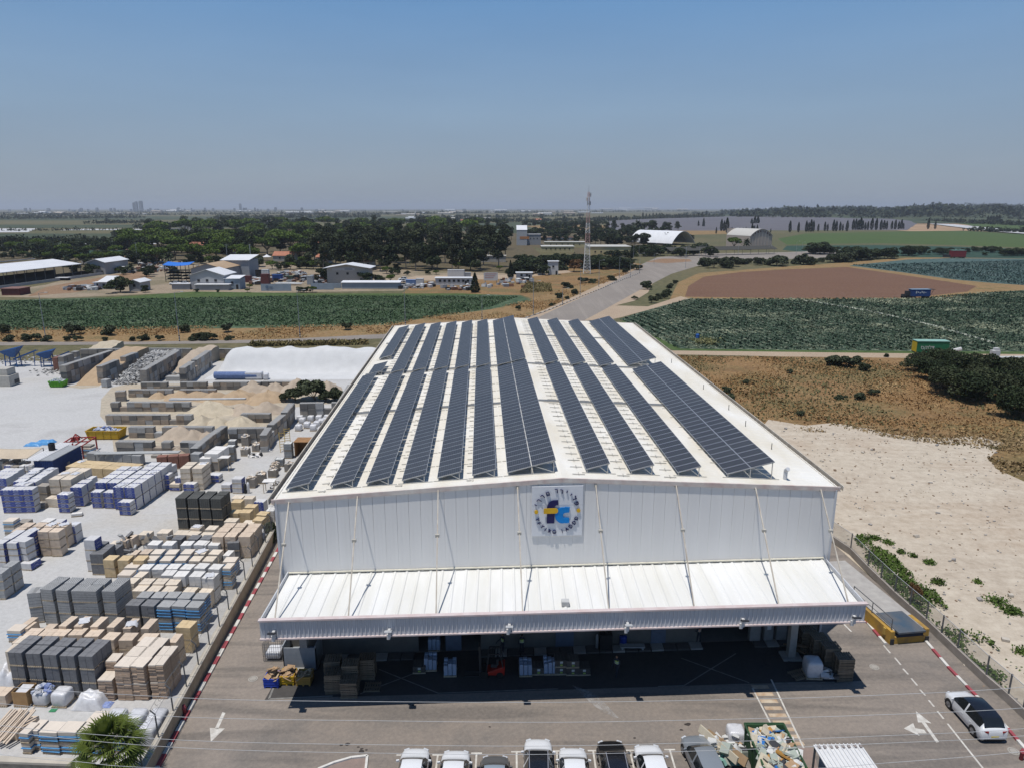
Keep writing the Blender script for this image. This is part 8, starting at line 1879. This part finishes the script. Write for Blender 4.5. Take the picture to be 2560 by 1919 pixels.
t = house('O',100,640,462,7.2,11,'two-storey grey building with broad white gable roof','building','gable',r_white,M('pale_render',(.42,.40,.37),rnd=0),3,True,.16,'building',None,False,1.6); mb = MB(); W_ = (at('O',640,462)-at('O',100,462)).length; mb.box(W_*.12,-.2,5.9,W_*.68,-.03,7.3); mb.build('signboard', M('sign_grey',(.48,.48,.5),rnd=0), t); mb = MB(); mb.box(W_*.44,-.24,6.3,W_*.62,-.201,6.9); mb.build('sign_stripe', M('sign_slate',(.25,.27,.32),rnd=0), t)
house('O',1520,2010,492,3.2,5,'white stable block with a row of dark doors','stable','flat',r_white,M('stable_white',(.56,.56,.55),rnd=0),7,True,.1,'stable')
def container(v, x0, x1, y, h, mat, label, d=2.6):
    a, b = at(v,x0,y), at(v,x1,y); W = (b-a).length; mb = MB(); n = max(4,int(W/.4))
    for i in range(n): mb.box(W*i/n,0 if i%2 else .07,0,W*(i+1)/n-.002,d,h-.12)
    mb.box(-.05,-.03,h-.118,W+.05,d+.05,h); return tag(mb.build('shipping_container', mat, loc=a, rz=math.atan2((b-a).y,(b-a).x)), label, 'container')
gm = M('grey_container',(.33,.35,.37),rnd=0); wm_ = M('white_container',(.58,.58,.57),rnd=0)
container('O',1680,1900,405,4.4,wm_,'large white container block behind the stable roof'); container('O',1800,1985,402,2.9,gm,'low grey container in front of the white block'); container('Y',1030,1190,560,3.0,v_mar,'long maroon container below the tall grey hall'); container('Y',1330,1435,600,5.2,v_mar,'tall maroon container behind the pale blue wall'); container('Y',1480,1600,540,3.0,M('blue_container_far',(.03,.08,.25),rnd=0),'blue container behind stacked white pipes'); container('Y',1935,2015,590,4,gm,'grey upright container beside the lifting machine'); container('Y',1260,1320,500,4,v_dark,'black tank box beside the tall pole'); container('Y',1630,1750,530,2,M('dark_green_box',(.07,.1,.07),rnd=0),'dark green container on the compound yard'); container('Y',1760,1820,530,2.4,v_dark,'small black container on the compound yard'); container('Y',1340,1430,510,4.5,wm_,'white container above the tall maroon one',2.4)
container('O',1130,1260,490,2.4,M('blue_trailer',(.16,.25,.45),rnd=0),'trailer with blue side near white cars'); container('O',1265,1360,490,3,wm_,'white trailer with black window near white cars'); container('U',615,690,712,4,wm_,'small white cabin left of the white tower cabin'); house('U',385,555,757,3,5,'small flat white hut with two windows by the conifer','hut','flat',r_white,wm_,2,True,.1,'hut'); house('U',725,832,712,7,5,'white two-storey tower cabin by the mast','cabin','flat',r_white,wm_,1,True,.1,'cabin')
for x0, x1, y, lab in ((40,190,800,'large white notice board with red and blue lines beside the track'),): 
    a, b = at('U',x0,y), at('U',x1,y); t = thing('notice_board',lab,'sign',a); W_ = (b-a).length; mb = MB(); mb.box(0,0,1.2,W_,.2,5); mb.build('board', wm_, t); mb = MB()
    for k in range(3): mb.box(W_*.08,-.03,4.2-k*.9,W_*(.9-.1*k),-.001,4.5-k*.9)
    mb.build('text_line', M('faded_red_print',(.45,.22,.2),rnd=0), t)
    for k in (.1,.9): mb = MB(); mb.box(W_*k-.12,.05,0,W_*k+.12,.18,1.19); mb.build('post', steel, t)
mb = MB(); p = at('Y',1490,600)
for k in range(14): mb.tube((random.uniform(0,2),k*.35,.3+random.uniform(0,.8)),(random.uniform(9,14),k*.35+random.uniform(-1,1),.3+random.uniform(0,.8)),.15,6)
tag(mb.build('pipe_pile', wm_, loc=p), 'pile of white pipes behind the pale blue wall', 'pipes')
rng_ = random.Random(5); mb = MB()
for v, xa, xb, ya_, yb_, n in (('Y',1200,1330,520,590,60),('Y',1440,1930,430,560,120),('Y',2000,2212,470,590,90),('X',1800,2212,200,320,110),('X',1400,1800,300,340,40),('O',1380,1500,470,520,25),('O',1050,1400,500,540,40),('X',860,1350,520,560,80),('Y',60,400,300,340,30),('Y',430,830,350,400,25),('O',1600,2010,520,560,25),('z2',900,1150,660,720,40),('U',400,560,760,800,20)):
    for k in range(n): q = at(v,rng_.uniform(xa,xb),rng_.uniform(ya_,yb_)); s = rng_.uniform(.4,1.7); mb.cbox(q.x,q.y,s*.4,s*1.6,s,s*.8,rng_.randrange(4),rng_.uniform(0,3),rng_.uniform(-.2,.2))
tag(mb.build('yard_scrap', [gm,v_dark,wm_,M('rust_scrap',(.2,.1,.06),rnd=0)]), 'scrap, machine parts and crates strewn over the compounds', 'scrap', kind='stuff')
for v, x0, x1, y, ht, d, lab in (('Y',350,580,140,4.5,9,'red-tiled house left, inside the bright grove'),('Y',940,1060,225,4,8,'red-tiled roof peeping out near the tall pole'),('Y',1490,1760,285,3.8,10,'long grey house with red tiles right of white parasol'),('Y',1975,2130,125,5,9,'red-tiled house high in the grove'),('Y',2060,2230,310,4,9,'red-tiled house behind the compound, right'),('z1',1370,1420,430,5,8,'small red roof deep in the grove'),('O',520,690,270,4,9,'dark house with red roof under eucalyptus'),('z2',265,330,300,5,9,'red roof at left grove skyline'),('z2',750,790,300,5,9,'left red-roofed house on the far field edge'),('z2',845,890,300,5,9,'middle red-roofed house on the far field edge'),('z2',1215,1270,295,5,10,'right red-roofed house on the far field edge')): house(v,x0,x1,y,ht,d,lab,'house','gable',r_tile,v_wall,2,True,.5)
for v, x0, x1, y, ht, lab in (('z1',1050,1160,365,6,'flat cream building above the bright grove'),('z1',1190,1220,350,6,'small white flat building above the bright grove'),('z2',820,1040,555,4,'long white building glimpsed between eucalyptus trunks')): house(v,x0,x1,y,ht,8,lab,'building','flat',v_wall,v_wall,3,False,.1,'building')
t = thing('garden_tent','white peaked garden parasol before red-tiled house','parasol',at('Y',1412,275)); mb = MB(); mb.lathe([(3.2,2.6),(1.6,3.3),(0,4.3)],8); mb.build('canopy', r_white, t); mb = MB(); mb.tube((0,0,0),(0,0,2.7),.08,6); mb.build('pole', steel, t)
# modern white building, school, arched halls
t = house('U',390,500,400,14.5,16,'white and grey modern building with sloping roof','building','shed',r_white,M('pale_grey_render',(.42,.43,.44),rnd=0),0,False,.25,'modern_building',None,True,.2); mb = MB(); mb.box(3,-.15,6,12,-.02,8.5); mb.build('orange_panel', M('orange_panel',(.45,.2,.08),rnd=0), t)
house('U',500,645,395,10,16,'grey cube building beside the white modern building','building','flat',M('grey_flat_roof',(.36,.36,.37),rnd=0),M('grey_render',(.30,.31,.32),rnd=0),3,False,.1,'building')
house('U',650,1000,345,3,14,'low brown-roofed building right of the grey cube','building','flat',M('brown_roof',(.24,.14,.09),rnd=0),v_grey,5,False,.1,'building')
for x0, x1, y, ht, d, lab in ((655,1000,480,5,20,'yellow school wing, left of mast'),(1160,1600,555,9,26,'long yellow school hall right of mast'),(690,1120,425,5,14,'white flat-roofed school wing behind the yellow one')): house('U',x0,x1,y,ht,d,lab,'school','flat',M('pale_flat_roof',(.5,.49,.45),rnd=0),v_yel,6,False,.1,'school')
def arch(v, x0, x1, y, L, rise, wallh, label, rm, endm, yaw, ribs=0, open_=False):
    a, b = at(v,x0,y), at(v,x1,y); W = (b-a).length; t = thing('arched_hall', label, 'hall', a, yaw); n = 18
    pf = [(W*i/n, wallh+rise*math.sin(math.pi*i/n)**.85) for i in range(n+1)]; mb = MB()
    for (xa,za),(xb,zb) in zip(pf,pf[1:]): mb.add([(xa,-.6,za+.02),(xb,-.6,zb+.02),(xb,L,zb+.02),(xa,L,za+.02),(xa,-.6,za+.25),(xb,-.6,zb+.25),(xb,L,zb+.25),(xa,L,za+.25)],[(3,2,1,0),(4,5,6,7),(0,1,5,4),(2,3,7,6)])
    mb.build('roof', rm, t)
    if not open_:
        mb = MB(); mb.poly([(0,0,0),(W,0,0)]+[(x,0,z) for x,z in pf[::-1]]); mb.build('end_wall', endm, t); mb = MB(); mb.quad((0,0,0),(0,L,0),(0,L,wallh),(0,0,wallh)); mb.quad((W,0,0),(W,L,0),(W,L,wallh),(W,0,wallh)); mb.quad((0,L,0),(W,L,0),(W,L,wallh+rise),(0,L,wallh+rise)); mb.build('wall', endm, t)
        for k in range(6): x = W*(k+.8)/7; mb = MB(); mb.box(x-.3,-.25,0,x+.3,-.02,wallh+rise*math.sin(math.pi*x/W)**.85-.4); mb.build('pilaster', M('pale_pilaster',(.56,.50,.44),rnd=0), t)
        for k in range(8): x = W*(k+1.2)/9.4; mb = MB(); z = wallh+rise*math.sin(math.pi*x/W)**.85-1.6; mb.box(x-.7,-.1,z-.9,x+.7,.0,z+.5); mb.build('window', M('maroon_window',(.16,.07,.06),rnd=0), t)
    for k in range(ribs): yy = L*k/(ribs-1); mb = MB(); [mb.bar((xa,yy,za-.3),(xb,yy,zb-.3),.5,.5) for (xa,za),(xb,zb) in zip(pf,pf[1:])]; mb.build('rib', wm_, t)
    return t
arch('V',890,1235,735,34,6,11,'beige arched sports hall with pilasters and maroon windows',M('beige_arch_roof',(.52,.50,.46),rnd=0),M('beige_wall',(.48,.40,.34),(.42,.35,.30),rnd=0),.34)
arch('V',-110,330,690,58,11.5,1.5,'open white arched hall with visible ribs',r_white,wm_,.62,7,True)
t = thing('parking_canopy','long dark canopy roof in front of the arched halls','canopy',at('V',-140,830)); W_ = (at('V',1240,800)-at('V',-140,830)).length; t.rotation_euler = (0,0,math.atan2((at('V',1240,800)-at('V',-140,830)).y,(at('V',1240,800)-at('V',-140,830)).x)); mb = MB(); mb.add([(0,-1,3.8),(W_,-1,3.8),(W_,6,6.2),(0,6,6.2),(0,-1,4.0),(W_,-1,4.0),(W_,6,6.4),(0,6,6.4)],[(3,2,1,0),(4,5,6,7),(0,1,5,4),(1,2,6,5),(2,3,7,6),(3,0,4,7)]); mb.build('roof', M('dark_canopy',(.06,.058,.05),rnd=0), t)
for k in range(14): mb = MB(); mb.tube((W_*k/13,3,0),(W_*k/13,3,5),.12,5); mb.build('post', steel, t)
# mast with red and white lattice
p = at('U',1135,700); t = thing('radio_mast','red and white lattice mast with antennas, tallest thing in view','mast',p); Hm = 43.5; mcol = [M('mast_white',(.80,.80,.79),rnd=0),M('mast_red',(.55,.36,.33),rnd=0)]; ns = 24
hw = lambda z: 1.2*(1-z/Hm)+.45 if z > 8 else 1.95-.06*z
for k in range(ns):
    z0, z1 = Hm*k/ns, Hm*(k+1)/ns; a, b = hw(z0), hw(z1); mb = MB(); c0 = [(-a,-a),(a,-a),(a,a),(-a,a)]; c1 = [(-b,-b),(b,-b),(b,b),(-b,b)]
    for i in range(4): j = (i+1)%4; mb.tube((*c0[i],z0),(*c1[i],z1),.09,4); mb.tube((*c0[i],z0),(*c1[j],z1),.05,4); mb.tube((*c0[j],z0),(*c1[i],z1),.05,4); mb.tube((*c1[i],z1),(*c1[j],z1),.06,4)
    mb.build('lattice', mcol[1 if (k//3)%2 == 1 and k > 5 else 0], t)
for k in range(9): a = k*.7; z = Hm-1.5-2.2*(k//3); mb = MB(); mb.cbox(1.15*math.cos(a),1.15*math.sin(a),z,.35,.25,2.0,0,a); mb.tube((0,0,z),(1.1*math.cos(a),1.1*math.sin(a),z),.05,4); mb.build('antenna', mcol[0] if k%2 else gm, t)
mb = MB(); mb.tube((0,0,Hm),(0,0,Hm+3.2),.07,5); mb.build('spike', gm, t); mb = MB(); mb.lathe([(0,0),(.9,.0),(.9,.3),(0,.3)],12); mb.v = [(x-.2,y-1.0,z+Hm*.93) for x,y,z in mb.v]; mb.build('dish', mcol[0], t)
# poles and lamps
def lamp(p, h, label=None, arm=1.8, striped=True):
    t = thing('street_lamp', label, 'street lamp', p, random.uniform(-.3,.3)); mb = MB(); mb.tube((0,0,1.6 if striped else 0),(0,0,h),.11,6,r2=.06); mb.bar((0,0,h),(arm,0,h+.25),.08,.08); mb.build('pole', gm, t)
    if striped:
        mb = MB()
        for k in range(5): mb.tube((0,0,k*.32),(0,0,k*.32+.318),.17,8,m=k%2)
        mb.build('striped_base', [w_dark,wm_], t)
    mb = MB(); mb.cbox(arm+.3,0,h+.25,.8,.3,.14); mb.build('lamp_head', wm_, t); return t
ls = []
for v, x, y0, y1 in (('z1',297,1062,755),('z1',1155,1062,750),('z1',1930,1040,738),('z2',395,960,705),('z2',888,935,770),('z2',1217,892,680),('z2',1405,830,755),('z2',1518,768,590),('z2',1638,712,545),('z2',1770,655,520),('z2',1900,625,500),('z2',1840,655,570)): q, h = px_h(v,x,y0,y1); ls.append(lamp(q, max(6,h)))
from_left(ls, 'slim grey street lamp with striped base, # along the roads', 'street lamp', 'street lamps along the roads')
ls = []
for v, x, y0, y1 in (('V',75,850,705),('V',245,850,690),('V',330,830,670),('V',745,820,630),('V',1140,800,700),('V',1490,820,640),('V',1565,790,650),('U',1630,570,400),('U',1690,520,395),('U',1850,600,490),('U',2185,640,410)): q, h = px_h(v,x,y0,y1); ls.append(lamp(q, max(5,h), None, 1.5, False))
from_left(ls, 'street lamp by roundabout and arched halls, #', 'street lamp', 'street lamps by the roundabout')
for v, x, y0, y1, r, lab in (('Y',1205,365,60,.32,'thick pale pole rising beside the tall grey hall'),('Y',895,335,60,.2,'dark pole left of the thick pale pole'),('O',490,245,10,.25,'concrete power pole before the eucalyptus grove'),('X',1815,210,-70,.16,'slim pole beside the pale flat building')): q, h = px_h(v,x,y0,y1); mb = MB(); mb.tube((0,0,0),(0,0,h),r,8,r2=r*.7); mb.bar((-1.1,0,h-.4),(1.1,0,h-.4),.14,.14); tag(mb.build('power_pole', gm, loc=q), lab, 'pole')
fwall('J',2130,2212,300,3.0,w_dark,'dark palisade fence behind the hall corner'); 
vk = [at('z2',1130,925),at('z2',1300,870),at('z2',1480,795),at('z2',1640,730),at('z2',1780,672),at('z2',1900,625)]
mb = MB(); kq = along(vk, 2.2)
for i, (a, b) in enumerate(zip(kq, kq[1:])): mb.bar(a+Vector((0,0,.06)), b+Vector((0,0,.06)), .3, .24, i%2)
tag(mb.build('village_road_kerb', [M('kerb_grey_white',(.52,.5,.47),rnd=0), M('kerb_dark',(.09,.085,.08),rnd=0)]), kind='structure')
# vehicles in the fields
def trailer(v, x, y, L, W, Ht, yaw, mat, label, name='field_trailer'):
    q = at(v,x,y); t = thing(name, label, 'truck', q, yaw); mb = MB(); mb.box(-L/2,-W/2,.9,L/2,W/2,Ht); mb.build('box', mat, t); mb = MB(); mb.box(-L/2-.1,-W/2-.1,Ht+.004,L/2+.1,W/2+.1,Ht+.14); mb.build('roof', M('pale_green_roof',(.25,.42,.36),rnd=0) if 'green' in label else M('pale_blue_roof_far',(.2,.3,.4),rnd=0), t)
    for sx in (-L*.32,L*.28,L*.38):
        for sy in (-1,1): mb = MB(); mb.tube((sx,sy*(W/2-.3),.5),(sx,sy*(W/2),.5),.5,12); mb.build('wheel', tyre, t)
    mb = MB(); mb.box(-L/2,-W/2+.2,.7,L/2,W/2-.2,.898); mb.build('chassis', w_dark, t); return t
gr_m = M('truck_green',(.015,.15,.07),rnd=0,rough=.4); t = trailer('T',750,775,7.6,2.5,3.6,-.05,gr_m,'green box trailer with white lettering and yellow rear, behind carob clump')
mb = MB(); mb.box(-3.86,-1.15,1.0,-3.802,1.15,3.45); mb.build('rear_door', M('yellow_rear',(.50,.36,.02),rnd=0), t)
me = text_mesh('סקולד', 1.25, wm_, .03, 'lettering'); o = place(me, 'lettering', t, (-1.3,-1.27,2.1)); o.rotation_euler = (R(90),0,0)
mb = MB(); mb.tube((4.6,.0,.9),(7.5,.3,1.6),.5,8); mb.build('hose_reel', wm_, t)
t = trailer('T',630,118,7.6,2.5,3.5,.03,M('truck_blue',(.02,.06,.20),rnd=0),'blue crop trailer with white lettering behind a tractor'); mb = MB(); mb.box(-7.0,-.7,.7,-4.4,.7,1.6); mb.box(-5.6,-.8,1.6,-4.2,.8,2.9); mb.build('tractor', w_dark, t)
for sy in (-1,1):
    for x_, r_ in ((-6.5,.45),(-4.9,.75)): mb = MB(); mb.tube((x_,sy*.7,r_),(x_,sy*1.0,r_),r_,12); mb.build('wheel', tyre, t)
mb = MB()
for k in range(6): mb.box(-2.2+k*.75,-1.30,2.0+.25*(k%2),-1.75+k*.75,-1.262,2.9-.2*(k%3))
mb.build('lettering', wm_, t); mb = MB(); mb.bar((3.8,-1.1,.9),(5.0,-1.1,3.5),.1,.1); mb.bar((3.8,1.1,.9),(5.0,1.1,3.5),.1,.1); mb.box(3.8,-1.3,3.5,5.6,1.3,3.62); mb.build('rear_awning', w_dark, t)
t = trailer('W',1440,762,10,4,5.5,.0,M('truck_red',(.22,.03,.035),rnd=0),'red harvest trailer parked beyond the blue-green field'); mb = MB(); mb.box(-10,-1,.6,-5.6,1,2.2); mb.build('drawbar', w_dark, t)
for v, x, y, Lc, yw_, pm, lab, ct in (('Y',1870,466,5.2,R(90),wht,'white pickup parked on the compound yard','car'),('O',1090,425,4.4,R(95),wht,'white car behind another near the light green tree','car'),('O',1075,450,4.4,R(88),wht,'nearer white car by the light green tree','car'),('Y',190,590,4.4,R(90),wht,'white van left beside the gable workshop','car'),('Y',310,590,4.6,R(90),wht,'white pickup right beside the gable workshop','car'),('O',1980,500,4.4,R(90),wht,'white car nose showing left of the lone conifer','car')):
    q = at(v,x,y); car('parked_car', lab, (q.x,q.y,0), yw_, pm, L=Lc, Ht=1.75, cat='car')
# field workers
q0 = [o for o in bpy.data.objects if o.name.startswith('person') and 'walking' in o.get('label','')][0]
for k, (x, y) in enumerate(((790,150),(960,135),(1090,155),(1175,180),(1205,155))): q = at('T',x,y); c = copy_tree(q0); c.location = q; c.rotation_euler = (0,0,k*1.3); tag(c, f'field worker harvesting cabbages, {nth(k)} from blue trailer', 'person', 'workers in the cabbage field')
p = at('M',1640,230); rng = np.random.default_rng(3); P = np.column_stack([p.x+rng.normal(0,1.5,500),p.y+rng.normal(0,1.2,500),np.abs(rng.normal(.5,.5,500))]); tag(place(leaf_mesh('straw_heap', P, .5, 3, L_y),'straw_heap'), 'yellowish straw heap at the cabbage field edge', 'straw heap', kind='stuff')
p = at('M',1582,190); mb = MB(); mb.lathe([(0,0),(.5,0),(.5,1.0),(.3,1.15),(0,1.15)],12); tag(mb.build('blue_drum', M('blue_drum',(.03,.12,.4),rnd=0), loc=p), 'blue drum at the cabbage field edge', 'drum')
p = at('T',1480,830); mb = MB(); mb.box(0,0,1.0,1.6,1.4,2.2); mb.box(.5,.2,2.2,1.5,1.2,2.8); tag(mb.build('control_cabinet', wm_, loc=p), 'small white cabinet on posts beside carob clump', 'cabinet'); p = at('T',1540,845); mb = MB(); mb.tube((0,0,.9),(22,1,.9),.35,10); [mb.box(k*4+1,-.3,0,k*4+1.3,.3,.6) for k in range(6)]; tag(mb.build('irrigation_pipe', wm_, loc=p), 'thick white irrigation pipe beyond the carob clump', 'pipe')
for v, x0, x1, y, ht, lab in (('V',340,430,355,4,'small white shed on the grey netting field, left'),('V',1450,1550,385,5,'white-roofed shed with awning on the grey netting field'),('W',240,310,275,5,'small pale hut above the sapling field')): house(v,x0,x1,y,ht,6,lab,'shed','flat',r_white,v_grey,0,False,.1,'shed')
# ---------------------------------------------------------------- far plain: sheds, greenhouses, skyline
fs = []
rf = random.Random(11); shed_me = []
for k in range(4):
    mb = MB(); mb.box(-.5,-.5,0,.5,.5,.7); mb.add([(-.52,-.52,.7),(.52,-.52,.7),(.52,0,1),(-.52,0,1),(.52,.52,.7),(-.52,.52,.7)],[(0,1,2,3),(3,2,4,5)]); shed_me.append(mb.mesh('far_shed',[wm_,v_wall,r_white,M('far_tan',(.45,.38,.3),rnd=0)][k]))
for x0, x1, ya_, yb_, n in ((10,320,461,464,14),(330,900,457,462,20),(860,1300,456,466,24),(1300,1700,451,456,16),(1600,1900,452,458,8),(1880,2200,468,474,9),(860,1110,468,474,8)):
    for k in range(n):
        q = D_(rf.uniform(x0,x1),rf.uniform(ya_,yb_)); dd = q.y; o = place(rf.choice(shed_me),'far_shed',None,q,rf.uniform(-.3,.3),(dd*rf.uniform(.006,.02),dd*.006,dd*rf.uniform(.0012,.0028))); fs.append(o)
from_left(fs, 'tiny pale building on the hazy plain, #', 'building', 'pale buildings on the hazy plain')
tw = []; tm = M('tower_concrete',(.30,.31,.33),(.24,.25,.27),scale=.02,rnd=.1)
def tower(x, yb, yt, w, lab=None):
    q = D_(x,yb); s = q.y/1534; h = (yb-yt)*s; w = w*s; mb = MB(); mb.box(-w/2,-w/2,0,w/2,w/2,h*.93); mb.box(-w*.36,-w*.36,h*.93,w*.36,w*.36,h)
    for k in range(1,int(h/12)): mb.box(-w/2-.8,-w/2-.8,k*12,w/2+.8,w/2+.8,k*12+2)
    o = mb.build('tower_block', tm, loc=q); tag(o, lab, 'tower', 'hazy city towers on the skyline'); return o
tower(296,457.5,437,5,'tallest hazy tower on the left skyline, broad'); tower(306,457.5,435.5,6,'twin broad tower right beside the tallest hazy one'); tower(290,457.5,439,3,'slim hazy tower just left of the twin towers'); tower(520,456,441,4,'lone hazy tower on the skyline, mid left'); tower(1003,458,452,8,'pale block house on the skyline, centre')
for k in range(46): x = rf.choice((rf.uniform(20,420),rf.uniform(150,420),rf.uniform(420,700))); tw.append(tower(x,457.5+rf.uniform(-.6,.4),457.5-rf.uniform(3,9),rf.uniform(2,5)))
from_left(tw, 'small hazy skyline tower, #', 'tower', 'hazy city towers on the skyline')
# ---------------------------------------------------------------- light, air, camera
SUN_D = Vector((.185,.165,-1.0)).normalized()
el = math.asin(-SUN_D.z); az = math.atan2(-SUN_D.x, -SUN_D.y)
w = bpy.data.worlds.new('World'); SC.world = w; w.use_nodes = True
nt = w.node_tree; bg = nt.nodes['Background']; sky = nt.nodes.new('ShaderNodeTexSky'); sky.sky_type = 'NISHITA'
sky.sun_disc = False; sky.sun_elevation = el; sky.sun_rotation = az; sky.altitude = 60; sky.air_density = SKY[0]; sky.dust_density = SKY[1]; sky.ozone_density = SKY[2]
tc = nt.nodes.new('ShaderNodeTexCoord'); sx = nt.nodes.new('ShaderNodeSeparateXYZ'); nt.links.new(tc.outputs['Generated'], sx.inputs[0])
hz = ramp(nt, sx.outputs[2], [(0,(4.5,5.2,6.2)),(.04,(4.5,5.5,6.7)),(.12,(3.9,5.7,8.0)),(.25,(2.35,4.9,8.9)),(.5,(.9,2.5,6.0)),(1,(.5,1.5,4.2))])
un = ramp(nt, noise(nt, mapped(nt, tc.outputs['Generated'], (1.6,1.6,9)), 1.5, 4, .55), [(.3,(.955,.96,.965)),(.7,(1.045,1.04,1.03))])
hz = mixc(nt, 1.0, hz, un, 'MULTIPLY')
nt.links.new(mixc(nt, .9, sky.outputs[0], hz), bg.inputs[0]); bg.inputs[1].default_value = SKY[3]
l = bpy.data.lights.new('sun', 'SUN'); l.energy = SUN; l.angle = R(.53); l.color = (1,.965,.91)
lo = bpy.data.objects.new('sun', l); COL.objects.link(lo); lo.rotation_euler = SUN_D.to_track_quat('-Z','Y').to_euler(); lo.location = (0,0,80)
if HAZE:
    mb = MB(); mb.box(-27000,-80,-1.06,27000,35000,190)
    m = bpy.data.materials.new('haze_air'); m.use_nodes = True; nt = m.node_tree; nt.nodes.clear()
    out = nt.nodes.new('ShaderNodeOutputMaterial'); pv = nt.nodes.new('ShaderNodeVolumePrincipled')
    pv.inputs['Color'].default_value = (.84,.89,.97,1); pv.inputs['Density'].default_value = HAZE; pv.inputs['Anisotropy'].default_value = 0.2
    nt.links.new(pv.outputs[0], out.inputs['Volume'])
    tag(mb.build('haze', m), kind='stuff')
cam = bpy.data.cameras.new('camera'); cam.sensor_width = 36; cam.lens = 36*FPX/2560; cam.clip_end = 60000; cam.clip_start = .5
co = bpy.data.objects.new('camera', cam); COL.objects.link(co); co.location = (0,0,CAM_H); co.rotation_euler = (R(90)-PITCH,0,0); SC.camera = co
SC.view_settings.view_transform = 'Standard'; SC.view_settings.look = 'None'; SC.view_settings.exposure = EXPO; SC.view_settings.gamma = 1
SC.cycles.max_bounces = 6; SC.cycles.diffuse_bounces = 2; SC.cycles.glossy_bounces = 3; SC.cycles.transmission_bounces = 3; SC.cycles.volume_bounces = 0; SC.cycles.transparent_max_bounces = 8
SC.cycles.caustics_reflective = False; SC.cycles.caustics_refractive = False; SC.cycles.use_denoising = True; SC.cycles.sample_clamp_indirect = 8
